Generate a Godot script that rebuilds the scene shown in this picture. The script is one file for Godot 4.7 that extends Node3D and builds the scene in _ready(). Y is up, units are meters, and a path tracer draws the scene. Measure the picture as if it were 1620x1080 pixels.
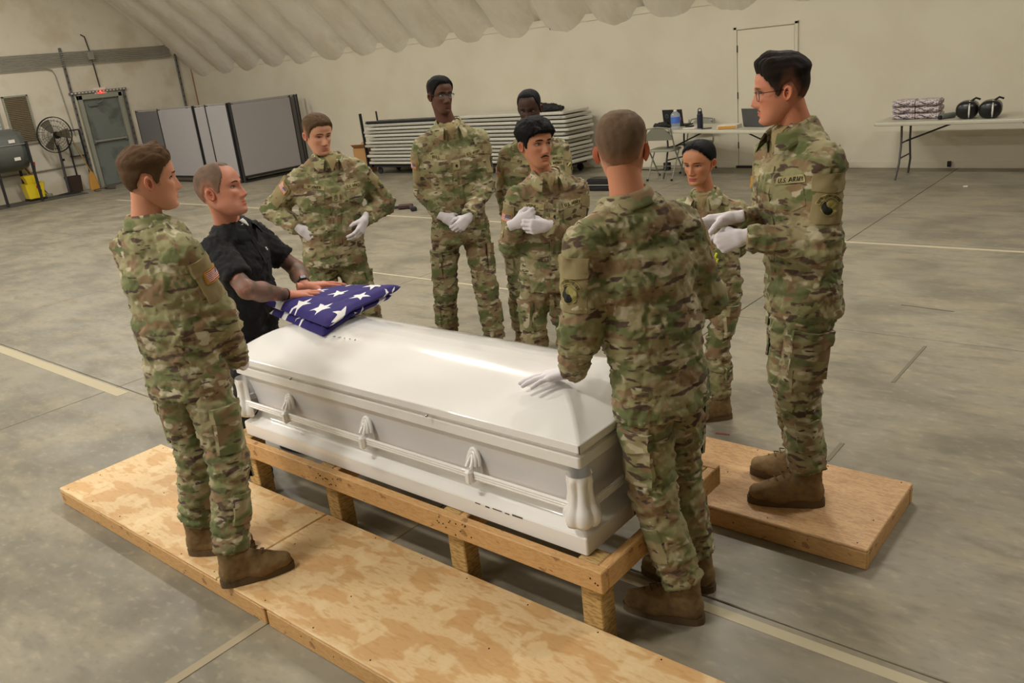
extends Node3D
# A honor-guard rehearsal round a white casket in an arched hall. World axes follow the hall:
# x runs along the long beige wall, z across it, y is up. The camera stands at x = 0, z = 0.

const BACK_Z := -12.45
const END_X := -21.4
const WALL_TOP := 2.56

var M := {}
var used := {}
var rng := RandomNumberGenerator.new()

# ------------------------------------------------------------------ naming
func numbered(called: String) -> String:
	if not used.has(called):
		used[called] = 0
		return called
	used[called] += 1
	return "%s_%03d" % [called, used[called]]

func tag(o: Node, label: String, category: String, group := "", kind := "") -> Node:
	if label: o.set_meta("label", label)
	if category: o.set_meta("category", category)
	if group: o.set_meta("group", group)
	if kind: o.set_meta("kind", kind)
	return o

func thing(called: String, label: String, category: String, at := Vector3.ZERO, turn := 0.0, group := "") -> Node3D:
	var o := Node3D.new()
	o.name = numbered(called)
	add_child(o)
	o.position = at
	o.rotation.y = turn
	tag(o, label, category, group)
	return o

func setting(called: String, label: String, category: String, at := Vector3.ZERO) -> Node3D:
	var o := thing(called, label, category, at)
	o.set_meta("kind", "structure")
	return o

func part(called: String, mesh: Mesh, m: Material, parent: Node, xf := Transform3D(), label := "") -> MeshInstance3D:
	var o := MeshInstance3D.new()
	o.name = called if parent != self else numbered(called)
	o.mesh = mesh
	if m: o.material_override = m
	o.cast_shadow = GeometryInstance3D.SHADOW_CASTING_SETTING_ON
	parent.add_child(o, true)
	o.transform = xf
	if label: o.set_meta("label", label)
	return o

func done(st: SurfaceTool, called: String, m: Material, parent: Node, at := Vector3.ZERO, label := "") -> MeshInstance3D:
	return part(called, st.commit(), m, parent, Transform3D(Basis(), at), label)

func copy(o: Node3D, label: String, at: Vector3, turn := 0.0) -> Node3D:
	var c: Node3D = o.duplicate()
	c.name = numbered(String(o.name).get_slice("_0", 0))
	add_child(c)
	c.position = at
	c.rotation.y = turn
	if label: c.set_meta("label", label)
	return c

# ------------------------------------------------------------------ mesh building
func new_st() -> SurfaceTool:
	var st := SurfaceTool.new()
	st.begin(Mesh.PRIMITIVE_TRIANGLES)
	return st

func tri(st: SurfaceTool, a: Vector3, b: Vector3, c: Vector3) -> void:
	# a b c counter-clockwise seen from outside; written clockwise for Godot, flat normal
	var n := (b - a).cross(c - a)
	if n.length_squared() < 1e-16: return
	n = n.normalized()
	st.set_normal(n); st.add_vertex(a)
	st.set_normal(n); st.add_vertex(c)
	st.set_normal(n); st.add_vertex(b)

func quad(st: SurfaceTool, a: Vector3, b: Vector3, c: Vector3, d: Vector3) -> void:
	tri(st, a, b, c)
	tri(st, a, c, d)

# a box with chamfered edges, centred at xf.origin
func cbox(st: SurfaceTool, size: Vector3, xf := Transform3D(), bev := 0.004) -> void:
	var h := size * 0.5
	bev = minf(bev, minf(h.x, minf(h.y, h.z)) * 0.6)
	var f := func(ax: int, s: float, u: float, v: float) -> Vector3:
		var p := Vector3()
		p[ax] = s * h[ax]
		p[(ax + 1) % 3] = u * (h[(ax + 1) % 3] - bev)
		p[(ax + 2) % 3] = v * (h[(ax + 2) % 3] - bev)
		return xf * p
	for ax in 3:
		for s in [-1.0, 1.0]:
			var a: Vector3 = f.call(ax, s, -1.0, -1.0)
			var b: Vector3 = f.call(ax, s, 1.0, -1.0)
			var c: Vector3 = f.call(ax, s, 1.0, 1.0)
			var d: Vector3 = f.call(ax, s, -1.0, 1.0)
			if s > 0: quad(st, a, b, c, d)
			else: quad(st, a, d, c, b)
	if bev <= 0.0: return
	for ax in 3:  # edges parallel to ax, between faces u and v
		var iu := (ax + 1) % 3
		var iv := (ax + 2) % 3
		for su in [-1.0, 1.0]:
			for sv in [-1.0, 1.0]:
				var p := [Vector3(), Vector3(), Vector3(), Vector3()]
				for k in 2:
					var e := -1.0 if k == 0 else 1.0
					p[k][ax] = e * (h[ax] - bev); p[k][iu] = su * h[iu]; p[k][iv] = sv * (h[iv] - bev)
					p[3 - k][ax] = e * (h[ax] - bev); p[3 - k][iu] = su * (h[iu] - bev); p[3 - k][iv] = sv * h[iv]
				if su * sv > 0: quad(st, xf * p[0], xf * p[3], xf * p[2], xf * p[1])
				else: quad(st, xf * p[0], xf * p[1], xf * p[2], xf * p[3])
	for sx in [-1.0, 1.0]:
		for sy in [-1.0, 1.0]:
			for sz in [-1.0, 1.0]:
				var a := xf * Vector3(sx * h.x, sy * (h.y - bev), sz * (h.z - bev))
				var b := xf * Vector3(sx * (h.x - bev), sy * h.y, sz * (h.z - bev))
				var c := xf * Vector3(sx * (h.x - bev), sy * (h.y - bev), sz * h.z)
				if sx * sy * sz > 0: tri(st, a, b, c)
				else: tri(st, a, c, b)

func at(x: float, y: float, z: float) -> Transform3D:
	return Transform3D(Basis(), Vector3(x, y, z))

func turned(p: Vector3, rot: Vector3) -> Transform3D:
	return Transform3D(Basis.from_euler(rot), p)

func box_mesh(size: Vector3, bev := 0.004) -> Mesh:
	var st := new_st()
	cbox(st, size, Transform3D(), bev)
	return st.commit()

# grid of points, smooth: rows of equal length; wraps columns when closed
func sheet(st: SurfaceTool, rows: Array, closed := false, flip := false, uv := false) -> void:
	var nr := rows.size()
	var nc: int = rows[0].size()
	var nrm := []
	for r in nr:
		var line := PackedVector3Array()
		for c in nc:
			var l: Vector3 = rows[r][(c - 1 + nc) % nc] if closed or c > 0 else rows[r][c]
			var g: Vector3 = rows[r][(c + 1) % nc] if closed or c < nc - 1 else rows[r][c]
			var d: Vector3 = rows[maxi(r - 1, 0)][c]
			var u: Vector3 = rows[mini(r + 1, nr - 1)][c]
			var n := (g - l).cross(u - d)
			if n.length_squared() < 1e-18: n = (rows[r][c] - rows[nr / 2][0])
			n = n.normalized()
			line.append(-n if flip else n)
		nrm.append(line)
	for r in nr - 1:
		for c in (nc if closed else nc - 1):
			var c2 := (c + 1) % nc
			var idx := [[r, c], [r + 1, c2], [r, c2], [r, c], [r + 1, c], [r + 1, c2]]
			if flip: idx = [[r, c], [r, c2], [r + 1, c2], [r, c], [r + 1, c2], [r + 1, c]]
			for k in idx:
				st.set_normal(nrm[k[0]][k[1]])
				if uv: st.set_uv(Vector2(float(k[1]) / (nc - 1), float(k[0]) / (nr - 1)))
				st.add_vertex(rows[k[0]][k[1]])

# a round tube along points
func tube(st: SurfaceTool, pts: Array, r: float, seg := 8, caps := true, r_end := -1.0) -> void:
	var rows := []
	var side := Vector3.ZERO
	for i in pts.size():
		var t: Vector3 = ((pts[mini(i + 1, pts.size() - 1)] as Vector3) - (pts[maxi(i - 1, 0)] as Vector3)).normalized()
		if side == Vector3.ZERO:
			side = t.cross(Vector3.UP if absf(t.y) < 0.9 else Vector3.RIGHT).normalized()
		side = (side - t * side.dot(t)).normalized()
		var up := side.cross(t)
		var rr := r if r_end < 0.0 else lerpf(r, r_end, float(i) / (pts.size() - 1))
		var ring := PackedVector3Array()
		for k in seg:
			var a := TAU * k / seg
			ring.append(pts[i] + (side * cos(a) + up * sin(a)) * rr)
		rows.append(ring)
	sheet(st, rows, true, true)
	if caps:
		for e in [0, pts.size() - 1]:
			for k in seg:
				if e == 0: tri(st, pts[e], rows[e][(k + 1) % seg], rows[e][k])
				else: tri(st, pts[e], rows[e][k], rows[e][(k + 1) % seg])

# profile: [radius, height] pairs turned about y
func lathe(st: SurfaceTool, prof: Array, seg := 20, xf := Transform3D()) -> void:
	var rows := []
	for p in prof:
		var ring := PackedVector3Array()
		for k in seg:
			var a := TAU * k / seg
			ring.append(xf * Vector3(cos(a) * p[0], p[1], -sin(a) * p[0]))
		rows.append(ring)
	sheet(st, rows, true)

# an outline (counter-clockwise seen from +y) pulled up from y0 to y1
func prism(st: SurfaceTool, outline: PackedVector2Array, y0: float, y1: float, xf := Transform3D(), bev := 0.0) -> void:
	var n := outline.size()
	var top := outline
	var levels := [[y0, outline], [y1, outline]]
	if bev > 0.0:
		var off := Geometry2D.offset_polygon(outline, -bev)
		if off.size() > 0 and off[0].size() == n: levels = [[y0, outline], [y1 - bev, outline]]
	for i in n:
		var a := outline[i]
		var b := outline[(i + 1) % n]
		quad(st, xf * Vector3(b.x, y0, b.y), xf * Vector3(a.x, y0, a.y), xf * Vector3(a.x, y1, a.y), xf * Vector3(b.x, y1, b.y))
	var t := Geometry2D.triangulate_polygon(outline)
	for i in range(0, t.size(), 3):
		var p := [outline[t[i]], outline[t[i + 1]], outline[t[i + 2]]]
		var q := []
		for e in p: q.append(Vector3(e.x, 0, e.y))
		if ((q[1] - q[0]) as Vector3).cross(q[2] - q[0]).y < 0: q.reverse()
		tri(st, xf * (q[0] + Vector3(0, y1, 0)), xf * (q[1] + Vector3(0, y1, 0)), xf * (q[2] + Vector3(0, y1, 0)))
		tri(st, xf * (q[0] + Vector3(0, y0, 0)), xf * (q[2] + Vector3(0, y0, 0)), xf * (q[1] + Vector3(0, y0, 0)))

# ------------------------------------------------------------------ materials
func noise_bytes(sd: int, freq: float, w: int, h: int, squash := 1, oct := 4, kind := FastNoiseLite.TYPE_SIMPLEX_SMOOTH, fractal := FastNoiseLite.FRACTAL_FBM) -> PackedByteArray:
	var n := FastNoiseLite.new()
	n.seed = sd
	n.frequency = freq
	n.noise_type = kind
	n.fractal_type = fractal
	n.fractal_octaves = oct
	var im := n.get_seamless_image(w, h * squash)
	if squash != 1: im.resize(w, h, Image.INTERPOLATE_LANCZOS)
	im.convert(Image.FORMAT_L8)
	return im.get_data()

func plain(c: Color, rough := 0.6, metal := 0.0, spec := 0.5) -> StandardMaterial3D:
	var m := StandardMaterial3D.new()
	m.albedo_color = c
	m.roughness = rough
	m.metallic = metal
	m.metallic_specular = spec
	return m

func tri_tex(m: StandardMaterial3D, tex: Texture2D, scale: Vector3, world := false, sharp := 4.0) -> StandardMaterial3D:
	m.albedo_texture = tex
	m.uv1_triplanar = true
	m.uv1_world_triplanar = world
	m.uv1_triplanar_sharpness = sharp
	m.uv1_scale = scale
	return m

func normal_noise(sd: int, freq: float, strength: float, size := 512) -> Texture2D:
	var n := FastNoiseLite.new()
	n.seed = sd
	n.frequency = freq
	n.fractal_octaves = 3
	var im := n.get_seamless_image(size, size)
	im.convert(Image.FORMAT_RGBA8)
	im.bump_map_to_normal_map(strength)
	return ImageTexture.create_from_image(im)

# blends colours by layered noise: layers = [[bytes, low, high, colour], ...] over a ground colour
func layered(w: int, h: int, ground: Color, layers: Array) -> ImageTexture:
	var out := PackedByteArray()
	out.resize(w * h * 3)
	var nl := layers.size()
	var lo := PackedFloat32Array(); var inv := PackedFloat32Array()
	var cr := PackedFloat32Array(); var cg := PackedFloat32Array(); var cb := PackedFloat32Array(); var op := PackedFloat32Array()
	for l in layers:
		lo.append(l[1] * 255.0); inv.append(1.0 / ((l[2] - l[1]) * 255.0))
		cr.append(l[3].r * 255.0); cg.append(l[3].g * 255.0); cb.append(l[3].b * 255.0); op.append(l[3].a)
	var gr := ground.r * 255.0
	var gg := ground.g * 255.0
	var gb := ground.b * 255.0
	for i in w * h:
		var r := gr
		var g := gg
		var b := gb
		for k in nl:
			var src: PackedByteArray = layers[k][0]
			var t := (src[i] - lo[k]) * inv[k]
			if t > 0.0:
				if t > 1.0: t = 1.0
				t *= op[k]
				r += (cr[k] - r) * t
				g += (cg[k] - g) * t
				b += (cb[k] - b) * t
		out[i * 3] = int(r)
		out[i * 3 + 1] = int(g)
		out[i * 3 + 2] = int(b)
	return ImageTexture.create_from_image(Image.create_from_data(w, h, false, Image.FORMAT_RGB8, out))

func make_materials() -> void:
	# concrete: pale grey-tan slab with trowel sweeps and darker stains
	var a := noise_bytes(11, 0.004, 1024, 1024, 1, 5)
	var b := noise_bytes(12, 0.010, 1024, 1024, 3, 4)
	var c := noise_bytes(13, 0.05, 1024, 1024, 2, 3)
	var d := noise_bytes(14, 0.007, 1024, 1024, 2, 5)
	var conc := layered(1024, 1024, Color8(150, 145, 133), [
		[a, 0.35, 0.75, Color8(128, 124, 113)], [d, 0.45, 0.8, Color(0.63, 0.60, 0.52, 0.6)],
		[b, 0.55, 0.85, Color(0.46, 0.445, 0.41, 0.5)], [c, 0.6, 0.9, Color(0.46, 0.44, 0.39, 0.35)], [c, 0.35, 0.1, Color(0.72, 0.69, 0.62, 0.4)]])
	M.floor = tri_tex(plain(Color(0.93, 0.915, 0.875), 0.42, 0.0, 0.45), conc, Vector3(0.2, 0.2, 0.2), true)
	var rgh := layered(512, 512, Color(0.42, 0.42, 0.42), [[noise_bytes(15, 0.012, 512, 512, 2, 4), 0.3, 0.8, Color(0.62, 0.62, 0.62)]])
	M.floor.roughness = 1.0
	M.floor.roughness_texture = rgh
	M.joint = plain(Color8(96, 90, 78), 0.9)
	M.filler = plain(Color8(150, 138, 112), 0.85)
	# walls
	var wa := noise_bytes(21, 0.006, 512, 512, 1, 5)
	var wb := noise_bytes(22, 0.02, 512, 512, 1, 3)
	M.beige = tri_tex(plain(Color(1, 1, 1), 0.7), layered(512, 512, Color8(207, 200, 180), [[wa, 0.4, 0.9, Color8(202, 194, 172)], [wb, 0.6, 1.0, Color(0.83, 0.79, 0.70, 0.4)]]), Vector3(0.25, 0.25, 0.25), true)
	M.endwall = tri_tex(plain(Color(1, 1, 1), 0.85), layered(512, 512, Color8(220, 212, 194), [[wa, 0.55, 0.9, Color(0.74, 0.68, 0.56, 0.5)], [wb, 0.55, 0.95, Color(0.80, 0.76, 0.67, 0.4)]]), Vector3(0.22, 0.22, 0.22), true)
	M.foam = tri_tex(plain(Color(1, 1, 1), 0.9), layered(512, 512, Color8(226, 219, 204), [[wa, 0.55, 0.95, Color(0.78, 0.72, 0.61, 0.5)], [wb, 0.5, 0.9, Color(0.83, 0.79, 0.72, 0.4)]]), Vector3(0.3, 0.3, 0.3), true)
	M.foam.normal_enabled = true
	M.foam.normal_texture = normal_noise(23, 0.03, 6.0)
	M.foam.normal_scale = 0.7
	# woods: streaks along u
	var s1 := noise_bytes(31, 0.012, 1024, 512, 1, 5)
	var im := Image.create_from_data(1024, 512, false, Image.FORMAT_L8, s1)
	var pa := noise_bytes(32, 0.008, 1024, 512, 3, 4)
	var pb := noise_bytes(33, 0.02, 1024, 512, 5, 4)
	var pc := noise_bytes(34, 0.06, 1024, 512, 8, 3)
	M.ply = tri_tex(plain(Color(1, 1, 1), 0.55), layered(1024, 512, Color8(220, 190, 142), [
		[pa, 0.50, 0.60, Color(0.80, 0.63, 0.42, 0.85)], [pb, 0.58, 0.72, Color(0.76, 0.58, 0.37, 0.5)], [pc, 0.5, 0.95, Color(0.74, 0.57, 0.38, 0.4)], [s1, 0.66, 0.76, Color(0.89, 0.79, 0.61, 0.7)]]), Vector3(0.36, 0.62, 0.62))
	M.ply2 = tri_tex(plain(Color(1, 1, 1), 0.55), layered(1024, 512, Color8(206, 170, 124), [
		[pb, 0.45, 0.62, Color(0.72, 0.54, 0.38, 0.6)], [pc, 0.45, 0.7, Color(0.66, 0.48, 0.33, 0.6)], [pa, 0.6, 0.7, Color(0.84, 0.69, 0.49, 0.5)]]), Vector3(0.55, 1.3, 1.3))
	M.lumber = tri_tex(plain(Color(1, 1, 1), 0.6), layered(1024, 512, Color8(208, 166, 110), [
		[pb, 0.4, 0.7, Color(0.74, 0.56, 0.34, 0.7)], [pc, 0.4, 0.75, Color(0.68, 0.50, 0.30, 0.5)], [s1, 0.80, 0.83, Color(0.5, 0.34, 0.2, 0.6)]]), Vector3(0.7, 2.2, 2.2))
	M.lumber_z = M.lumber.duplicate()
	M.post = tri_tex(plain(Color(1, 1, 1), 0.7), layered(512, 512, Color8(190, 158, 100), [[noise_bytes(35, 0.02, 512, 512, 4, 4), 0.45, 0.7, Color8(152, 122, 72)]]), Vector3(2.0, 2.0, 2.0))
	M.hole = plain(Color8(46, 34, 26), 0.9)
	# casket
	M.gloss = plain(Color8(240, 238, 234), 0.14, 0.0, 0.5)
	M.gloss.clearcoat_enabled = true
	M.gloss.clearcoat = 1.0
	M.gloss.clearcoat_roughness = 0.05
	M.silver = plain(Color8(216, 215, 216), 0.32, 0.0, 0.5)
	M.scratch = plain(Color8(90, 72, 60), 0.8)
	M.steel = plain(Color8(200, 200, 198), 0.25, 1.0)
	# metals and plastics of the background
	M.dark_metal = plain(Color8(44, 43, 44), 0.5, 0.3)
	M.galv = plain(Color8(158, 157, 148), 0.45, 0.3)
	M.grey_metal = plain(Color8(118, 122, 116), 0.5, 0.2)
	M.black = plain(Color8(22, 22, 24), 0.7)
	M.black_gloss = plain(Color8(18, 18, 22), 0.3)
	M.doorpaint = tri_tex(plain(Color(1, 1, 1), 0.5), layered(256, 256, Color8(116, 122, 116), [[noise_bytes(41, 0.012, 256, 256, 1, 5), 0.5, 0.85, Color8(92, 97, 92)]]), Vector3(0.5, 0.5, 0.5))
	M.frame = plain(Color8(150, 150, 136), 0.6)
	M.beige_door = plain(Color8(209, 202, 180), 0.55)
	M.yellow = plain(Color8(232, 205, 40), 0.4)
	M.brown_bin = plain(Color8(58, 40, 32), 0.6)
	M.red = plain(Color8(190, 40, 34), 0.5)
	M.white_paint = plain(Color8(224, 220, 210), 0.6)
	M.straw = plain(Color8(190, 140, 62), 0.9)
	M.broom_wood = plain(Color8(186, 146, 70), 0.6)
	var fa := noise_bytes(42, 0.25, 256, 256, 1, 2)
	M.divider = tri_tex(plain(Color(1, 1, 1), 0.95), layered(256, 256, Color8(168, 164, 164), [[fa, 0.4, 0.8, Color8(148, 144, 146)]]), Vector3(1.5, 1.5, 1.5))
	M.stack = plain(Color8(196, 193, 180), 0.5)
	M.stack2 = plain(Color8(172, 170, 158), 0.5)
	M.tabletop = tri_tex(plain(Color(1, 1, 1), 0.45), layered(256, 256, Color8(190, 186, 168), [[fa, 0.5, 0.9, Color8(180, 176, 158)]]), Vector3(1.0, 1.0, 1.0))
	M.chair = plain(Color8(132, 132, 116), 0.5, 0.1)
	M.chair_seat = plain(Color8(138, 138, 120), 0.6)
	M.cardboard = plain(Color8(176, 132, 82), 0.9)
	M.navy = plain(Color8(24, 27, 48), 0.4)
	M.laptop = plain(Color8(86, 88, 88), 0.4, 0.4)
	M.paper = plain(Color8(214, 208, 196), 0.8)
	M.blue_tape = plain(Color8(60, 84, 140), 0.7)
	M.rubber = plain(Color8(30, 30, 30), 0.8)
	M.glass = plain(Color(0.93, 0.96, 0.97, 0.12), 0.03)
	M.glass.transparency = BaseMaterial3D.TRANSPARENCY_ALPHA
	M.lens = plain(Color(0.8, 0.85, 0.85, 0.1), 0.03)
	M.lens.transparency = BaseMaterial3D.TRANSPARENCY_ALPHA
	M.lamp = plain(Color8(240, 240, 235), 0.5)
	M.lamp.emission_enabled = true
	M.lamp.emission = Color(1.0, 0.96, 0.88)
	M.lamp.emission_energy_multiplier = 8.0
	M.lamp_up = M.lamp.duplicate()
	M.lamp_up.emission_energy_multiplier = 2.0
	M.exit_glow = plain(Color8(230, 60, 50), 0.5)
	M.exit_glow.emission_enabled = true
	M.exit_glow.emission = Color(1.0, 0.10, 0.08)
	M.exit_glow.emission_energy_multiplier = 0.55

# ------------------------------------------------------------------ camera, light
func make_view() -> void:
	var cam := Camera3D.new()
	cam.name = "camera"
	cam.fov = rad_to_deg(2.0 * atan(540.0 / 1315.0))
	cam.near = 0.1
	cam.far = 200.0
	add_child(cam)
	cam.transform = Transform3D(Basis(Vector3(0.7663, -0.1028, -0.6342), Vector3(-0.1338, 0.9399, -0.3141), Vector3(0.6284, 0.3255, 0.7065)).orthonormalized(), Vector3(0, 2.067, 0))
	cam.current = true
	var e := Environment.new()
	e.background_mode = Environment.BG_COLOR
	e.background_color = Color(0.02, 0.02, 0.02)
	e.tonemap_mode = Environment.TONE_MAPPER_LINEAR
	e.tonemap_exposure = EXPOSURE
	e.sdfgi_enabled = true
	e.ssao_enabled = true
	e.ssil_enabled = true
	var w := WorldEnvironment.new()
	w.name = "environment"
	w.environment = e
	add_child(w)

const EXPOSURE := 0.5
const LAMP_POWER := 30.0

# high-bay panel lamps hung in two rows under the arch
func make_lamps() -> void:
	for row in [[1.2, "middle"], [-6.2, "wall side"], [6.4, "far side"]]:
		var n := 0
		for x in ([-17.0, -12.2, -7.6, -3.4] if row[0] != -6.2 else [-17.0, -12.2, -7.6, -3.2, 1.4]):
			var y := 5.6
			var t := thing("ceiling_lamp", "white panel lamp, %s from the end wall in the %s roof row" % [["first", "second", "third", "fourth", "fifth"][n], row[1]], "lamp", Vector3(x, y, row[0]), 0.0, "panel lamps under the arched roof")
			var st := new_st()
			cbox(st, Vector3(1.25, 0.07, 0.42), at(0, 0.045, 0), 0.01)
			done(st, "housing", M.white_paint, t)
			st = new_st()
			cbox(st, Vector3(1.18, 0.012, 0.35), at(0, 0.004, 0), 0.003)
			done(st, "diffuser", M.lamp, t)
			st = new_st()
			cbox(st, Vector3(1.0, 0.010, 0.25), at(0, 0.084, 0), 0.003)
			done(st, "upper_diffuser", M.lamp_up, t)
			var ul := AreaLight3D.new()
			ul.name = "uplight"
			ul.area_size = Vector2(1.0, 0.25)
			ul.light_energy = LAMP_POWER * 0.22
			ul.light_color = Color(1.0, 0.985, 0.96)
			ul.area_range = 40.0
			ul.shadow_enabled = true
			t.add_child(ul)
			ul.position = Vector3(0, 0.10, 0)
			ul.rotation.x = PI / 2
			for s in [-0.5, 0.5]:
				st = new_st()
				tube(st, [Vector3(s, 0.08, 0), Vector3(s, 1.5, 0)], 0.004, 5)
				done(st, "hanger", M.galv, t)
			var l := AreaLight3D.new()
			l.name = "panel_light"
			l.area_size = Vector2(1.18, 0.35)
			l.light_energy = LAMP_POWER
			l.light_color = Color(1.0, 0.985, 0.96)
			l.area_range = 40.0
			l.shadow_enabled = true
			t.add_child(l)
			l.position = Vector3(0, -0.012, 0)
			l.rotation.x = -PI / 2
			n += 1

# ------------------------------------------------------------------ hall
func arch_y(z: float) -> float:
	return -8.8 + sqrt(maxf(16.95 * 16.95 - z * z, 0.0))

func make_hall() -> void:
	# floor: concrete slabs with recessed joints
	var xs := [-22.0, -16.58, -13.12, -9.66, -6.2, -2.74, 0.72, 4.18, 7.64, 12.0]
	var zs := [-13.4, -11.3, -8.22, -5.65, -2.46, 0.7, 3.8, 6.9, 10.0, 13.4]
	var fl := setting("floor", "worn grey concrete slab floor with straight joints", "floor")
	var bed := new_st()
	cbox(bed, Vector3(34.2, 0.2, 26.9), at(-5.0, -0.118, 0), 0)
	done(bed, "joint_bed", M.joint, fl)
	for i in xs.size() - 1:
		for j in zs.size() - 1:
			var w: float = xs[i + 1] - xs[i] - 0.008
			var dz: float = zs[j + 1] - zs[j] - 0.008
			var st := new_st()
			cbox(st, Vector3(w, 0.03, dz), Transform3D(), 0.003)
			done(st, "slab", M.floor, fl, Vector3((xs[i] + xs[i + 1]) / 2, -0.015, (zs[j] + zs[j + 1]) / 2))
	# filler poured beside the joints, worn through in places
	for f in [[-2.74, -0.75, 0.022, 1.4], [-2.74, -2.0, 0.022, 0.55], [-1.32, -3.84, 0.012, 0.22], [-1.335, -5.18, 0.010, 0.68]]:
		var st := new_st()
		cbox(st, Vector3(f[2] * 2, 0.004, f[3]), at(f[0], 0.001, f[1]), 0.001)
		done(st, "joint_filler", M.filler if f[0] < -2 else M.crack, fl)
	for f in [[-12.5, -2.39, 13.0, 0.09], [-3.0, -8.12, 30.0, 0.05], [-0.2, -2.40, 3.0, 0.05], [-7.5, -5.62, 9.0, 0.03]]:
		var st := new_st()
		cbox(st, Vector3(f[2], 0.003, f[3]), at(f[0], 0.0006, f[1]), 0.001)
		done(st, "mortar_edge", M.mortar, fl)
	var sk := new_st()
	cbox(sk, Vector3(0.37, 0.002, 0.012), turned(Vector3(-1.53, 0.001, -6.31), Vector3(0, -0.1, 0)), 0)
	done(sk, "skid_mark", M.joint, fl)
	# long beige wall with a thin capping line, a base trim and a flush door
	var wb := setting("wall_back", "long beige drywall along the arch", "wall")
	var st2 := new_st()
	cbox(st2, Vector3(34.4, WALL_TOP, 0.15), at(-4.2, WALL_TOP / 2, BACK_Z - 0.075), 0.005)
	done(st2, "drywall", M.beige, wb)
	st2 = new_st()
	cbox(st2, Vector3(34.4, 0.11, 0.012), at(-4.2, WALL_TOP - 0.055, BACK_Z + 0.006), 0.002)
	done(st2, "capping_board", M.beige, wb)
	st2 = new_st()
	cbox(st2, Vector3(0.02, WALL_TOP, 0.17), at(END_X + 0.06, WALL_TOP / 2, BACK_Z - 0.06), 0.004)
	done(st2, "edge_angle", M.rust, wb)
	var bb := setting("baseboard_back", "painted base board along the beige wall", "baseboard")
	st2 = new_st()
	cbox(st2, Vector3(34.4, 0.095, 0.014), at(-4.2, 0.0475, BACK_Z + 0.007), 0.003)
	done(st2, "board", M.beige, bb)
	for q in [[-10.24, 2.47, 0.03], [-9.38, 2.43, 0.09]]:
		st2 = new_st()
		cbox(st2, Vector3(0.018, q[2], 0.003), at(q[0], q[1], BACK_Z + 0.014), 0)
		done(st2, "tape_mark", M.blue_tape, wb)
	var dr := setting("door_1", "flush beige door in the long wall", "door", Vector3(-5.44, 0, BACK_Z))
	st2 = new_st()
	cbox(st2, Vector3(0.88, 2.02, 0.02), at(0, 1.03, 0.008), 0.004)
	done(st2, "leaf", M.beige_door, dr)
	for a in [[-0.47, 1.03, 0.05, 2.12], [0.47, 1.03, 0.05, 2.12]]:
		st2 = new_st()
		cbox(st2, Vector3(a[2], a[3], 0.03), at(a[0], a[1], 0.012), 0.004)
		done(st2, "jamb", M.beige, dr)
	st2 = new_st()
	cbox(st2, Vector3(0.99, 0.05, 0.03), at(0, 2.075, 0.012), 0.004)
	done(st2, "head_jamb", M.beige, dr)
	for y in [0.35, 1.1, 1.78]:
		st2 = new_st()
		tube(st2, [Vector3(-0.44, y - 0.05, 0.024), Vector3(-0.44, y + 0.05, 0.024)], 0.009, 8)
		done(st2, "hinge", M.dark_metal, dr)
	st2 = new_st()
	cbox(st2, Vector3(0.95, 0.035, 0.05), at(0.0, 0.018, 0.03), 0.004)
	done(st2, "threshold", M.black, dr)
	# end wall
	var we := setting("wall_left", "tall whitewashed end wall with stains", "wall")
	st2 = new_st()
	cbox(st2, Vector3(0.3, 8.4, 26.8), at(END_X - 0.15, 4.2, 0), 0)
	done(st2, "masonry", M.endwall, we)
	var wr := setting("wall_right", "plain far end wall behind the viewer", "wall")
	st2 = new_st()
	cbox(st2, Vector3(0.3, 8.4, 26.8), at(11.2, 4.2, 0), 0)
	done(st2, "masonry", M.endwall, wr)
	var wf := setting("wall_front", "beige side wall opposite", "wall")
	st2 = new_st()
	cbox(st2, Vector3(33.0, 3.2, 0.2), at(-5.0, 1.6, 12.5), 0)
	done(st2, "drywall", M.beige, wf)
	# arched roof sprayed with foam over its ribs
	var roof := setting("ceiling", "arched roof sprayed with ribbed off-white foam", "ceiling")
	var fn := FastNoiseLite.new()
	fn.seed = 5
	fn.frequency = 0.7
	var f2 := FastNoiseLite.new()
	f2.seed = 6
	f2.frequency = 5.0
	var rows := []
	var back := []
	var nx := 304
	for i in nx + 1:
		var x := lerpf(END_X - 0.05, 11.1, float(i) / nx)
		var line := PackedVector3Array()
		var outer := PackedVector3Array()
		var fine := 26 if x < -4 else 26
		for j in fine * 2 + 1:
			var u := float(j) / (fine * 2)
			# denser towards the long wall, where the photograph looks
			var ang := lerpf(-0.86, 0.86, u * u * 0.6 + u * 0.4)
			var ph := fposmod((x + 21.3) / 1.06 + fn.get_noise_2d(x * 0.5, ang * 6.0) * 0.12, 1.0)
			var lobe := sqrt(maxf(0.0, 1.0 - pow(absf(ph * 2.0 - 1.0), 2.0)))
			var bump := 0.30 * lobe + 0.03 * fn.get_noise_2d(x * 3.0, ang * 30.0) + 0.015 * f2.get_noise_2d(x, ang * 16.95)
			var rr := 17.0 - bump
			line.append(Vector3(x, -8.8 + cos(ang) * rr, sin(ang) * rr))
			outer.append(Vector3(x, -8.8 + cos(ang) * 17.25, sin(ang) * 17.25))
		rows.append(line)
		if i % 19 == 0: back.append(outer)
	st2 = new_st()
	sheet(st2, rows, false, false)
	done(st2, "foam_lining", M.foam, roof)
	st2 = new_st()
	sheet(st2, back, false, true)
	done(st2, "outer_shell", M.galv, roof)

# ------------------------------------------------------------------ platforms, trestle
func plank(called: String, size: Vector3, pos: Vector3, m: Material, parent: Node, turn := Vector3.ZERO) -> MeshInstance3D:
	return part(called, box_mesh(size, 0.004), m, parent, Transform3D(Basis.from_euler(turn), pos))

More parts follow.
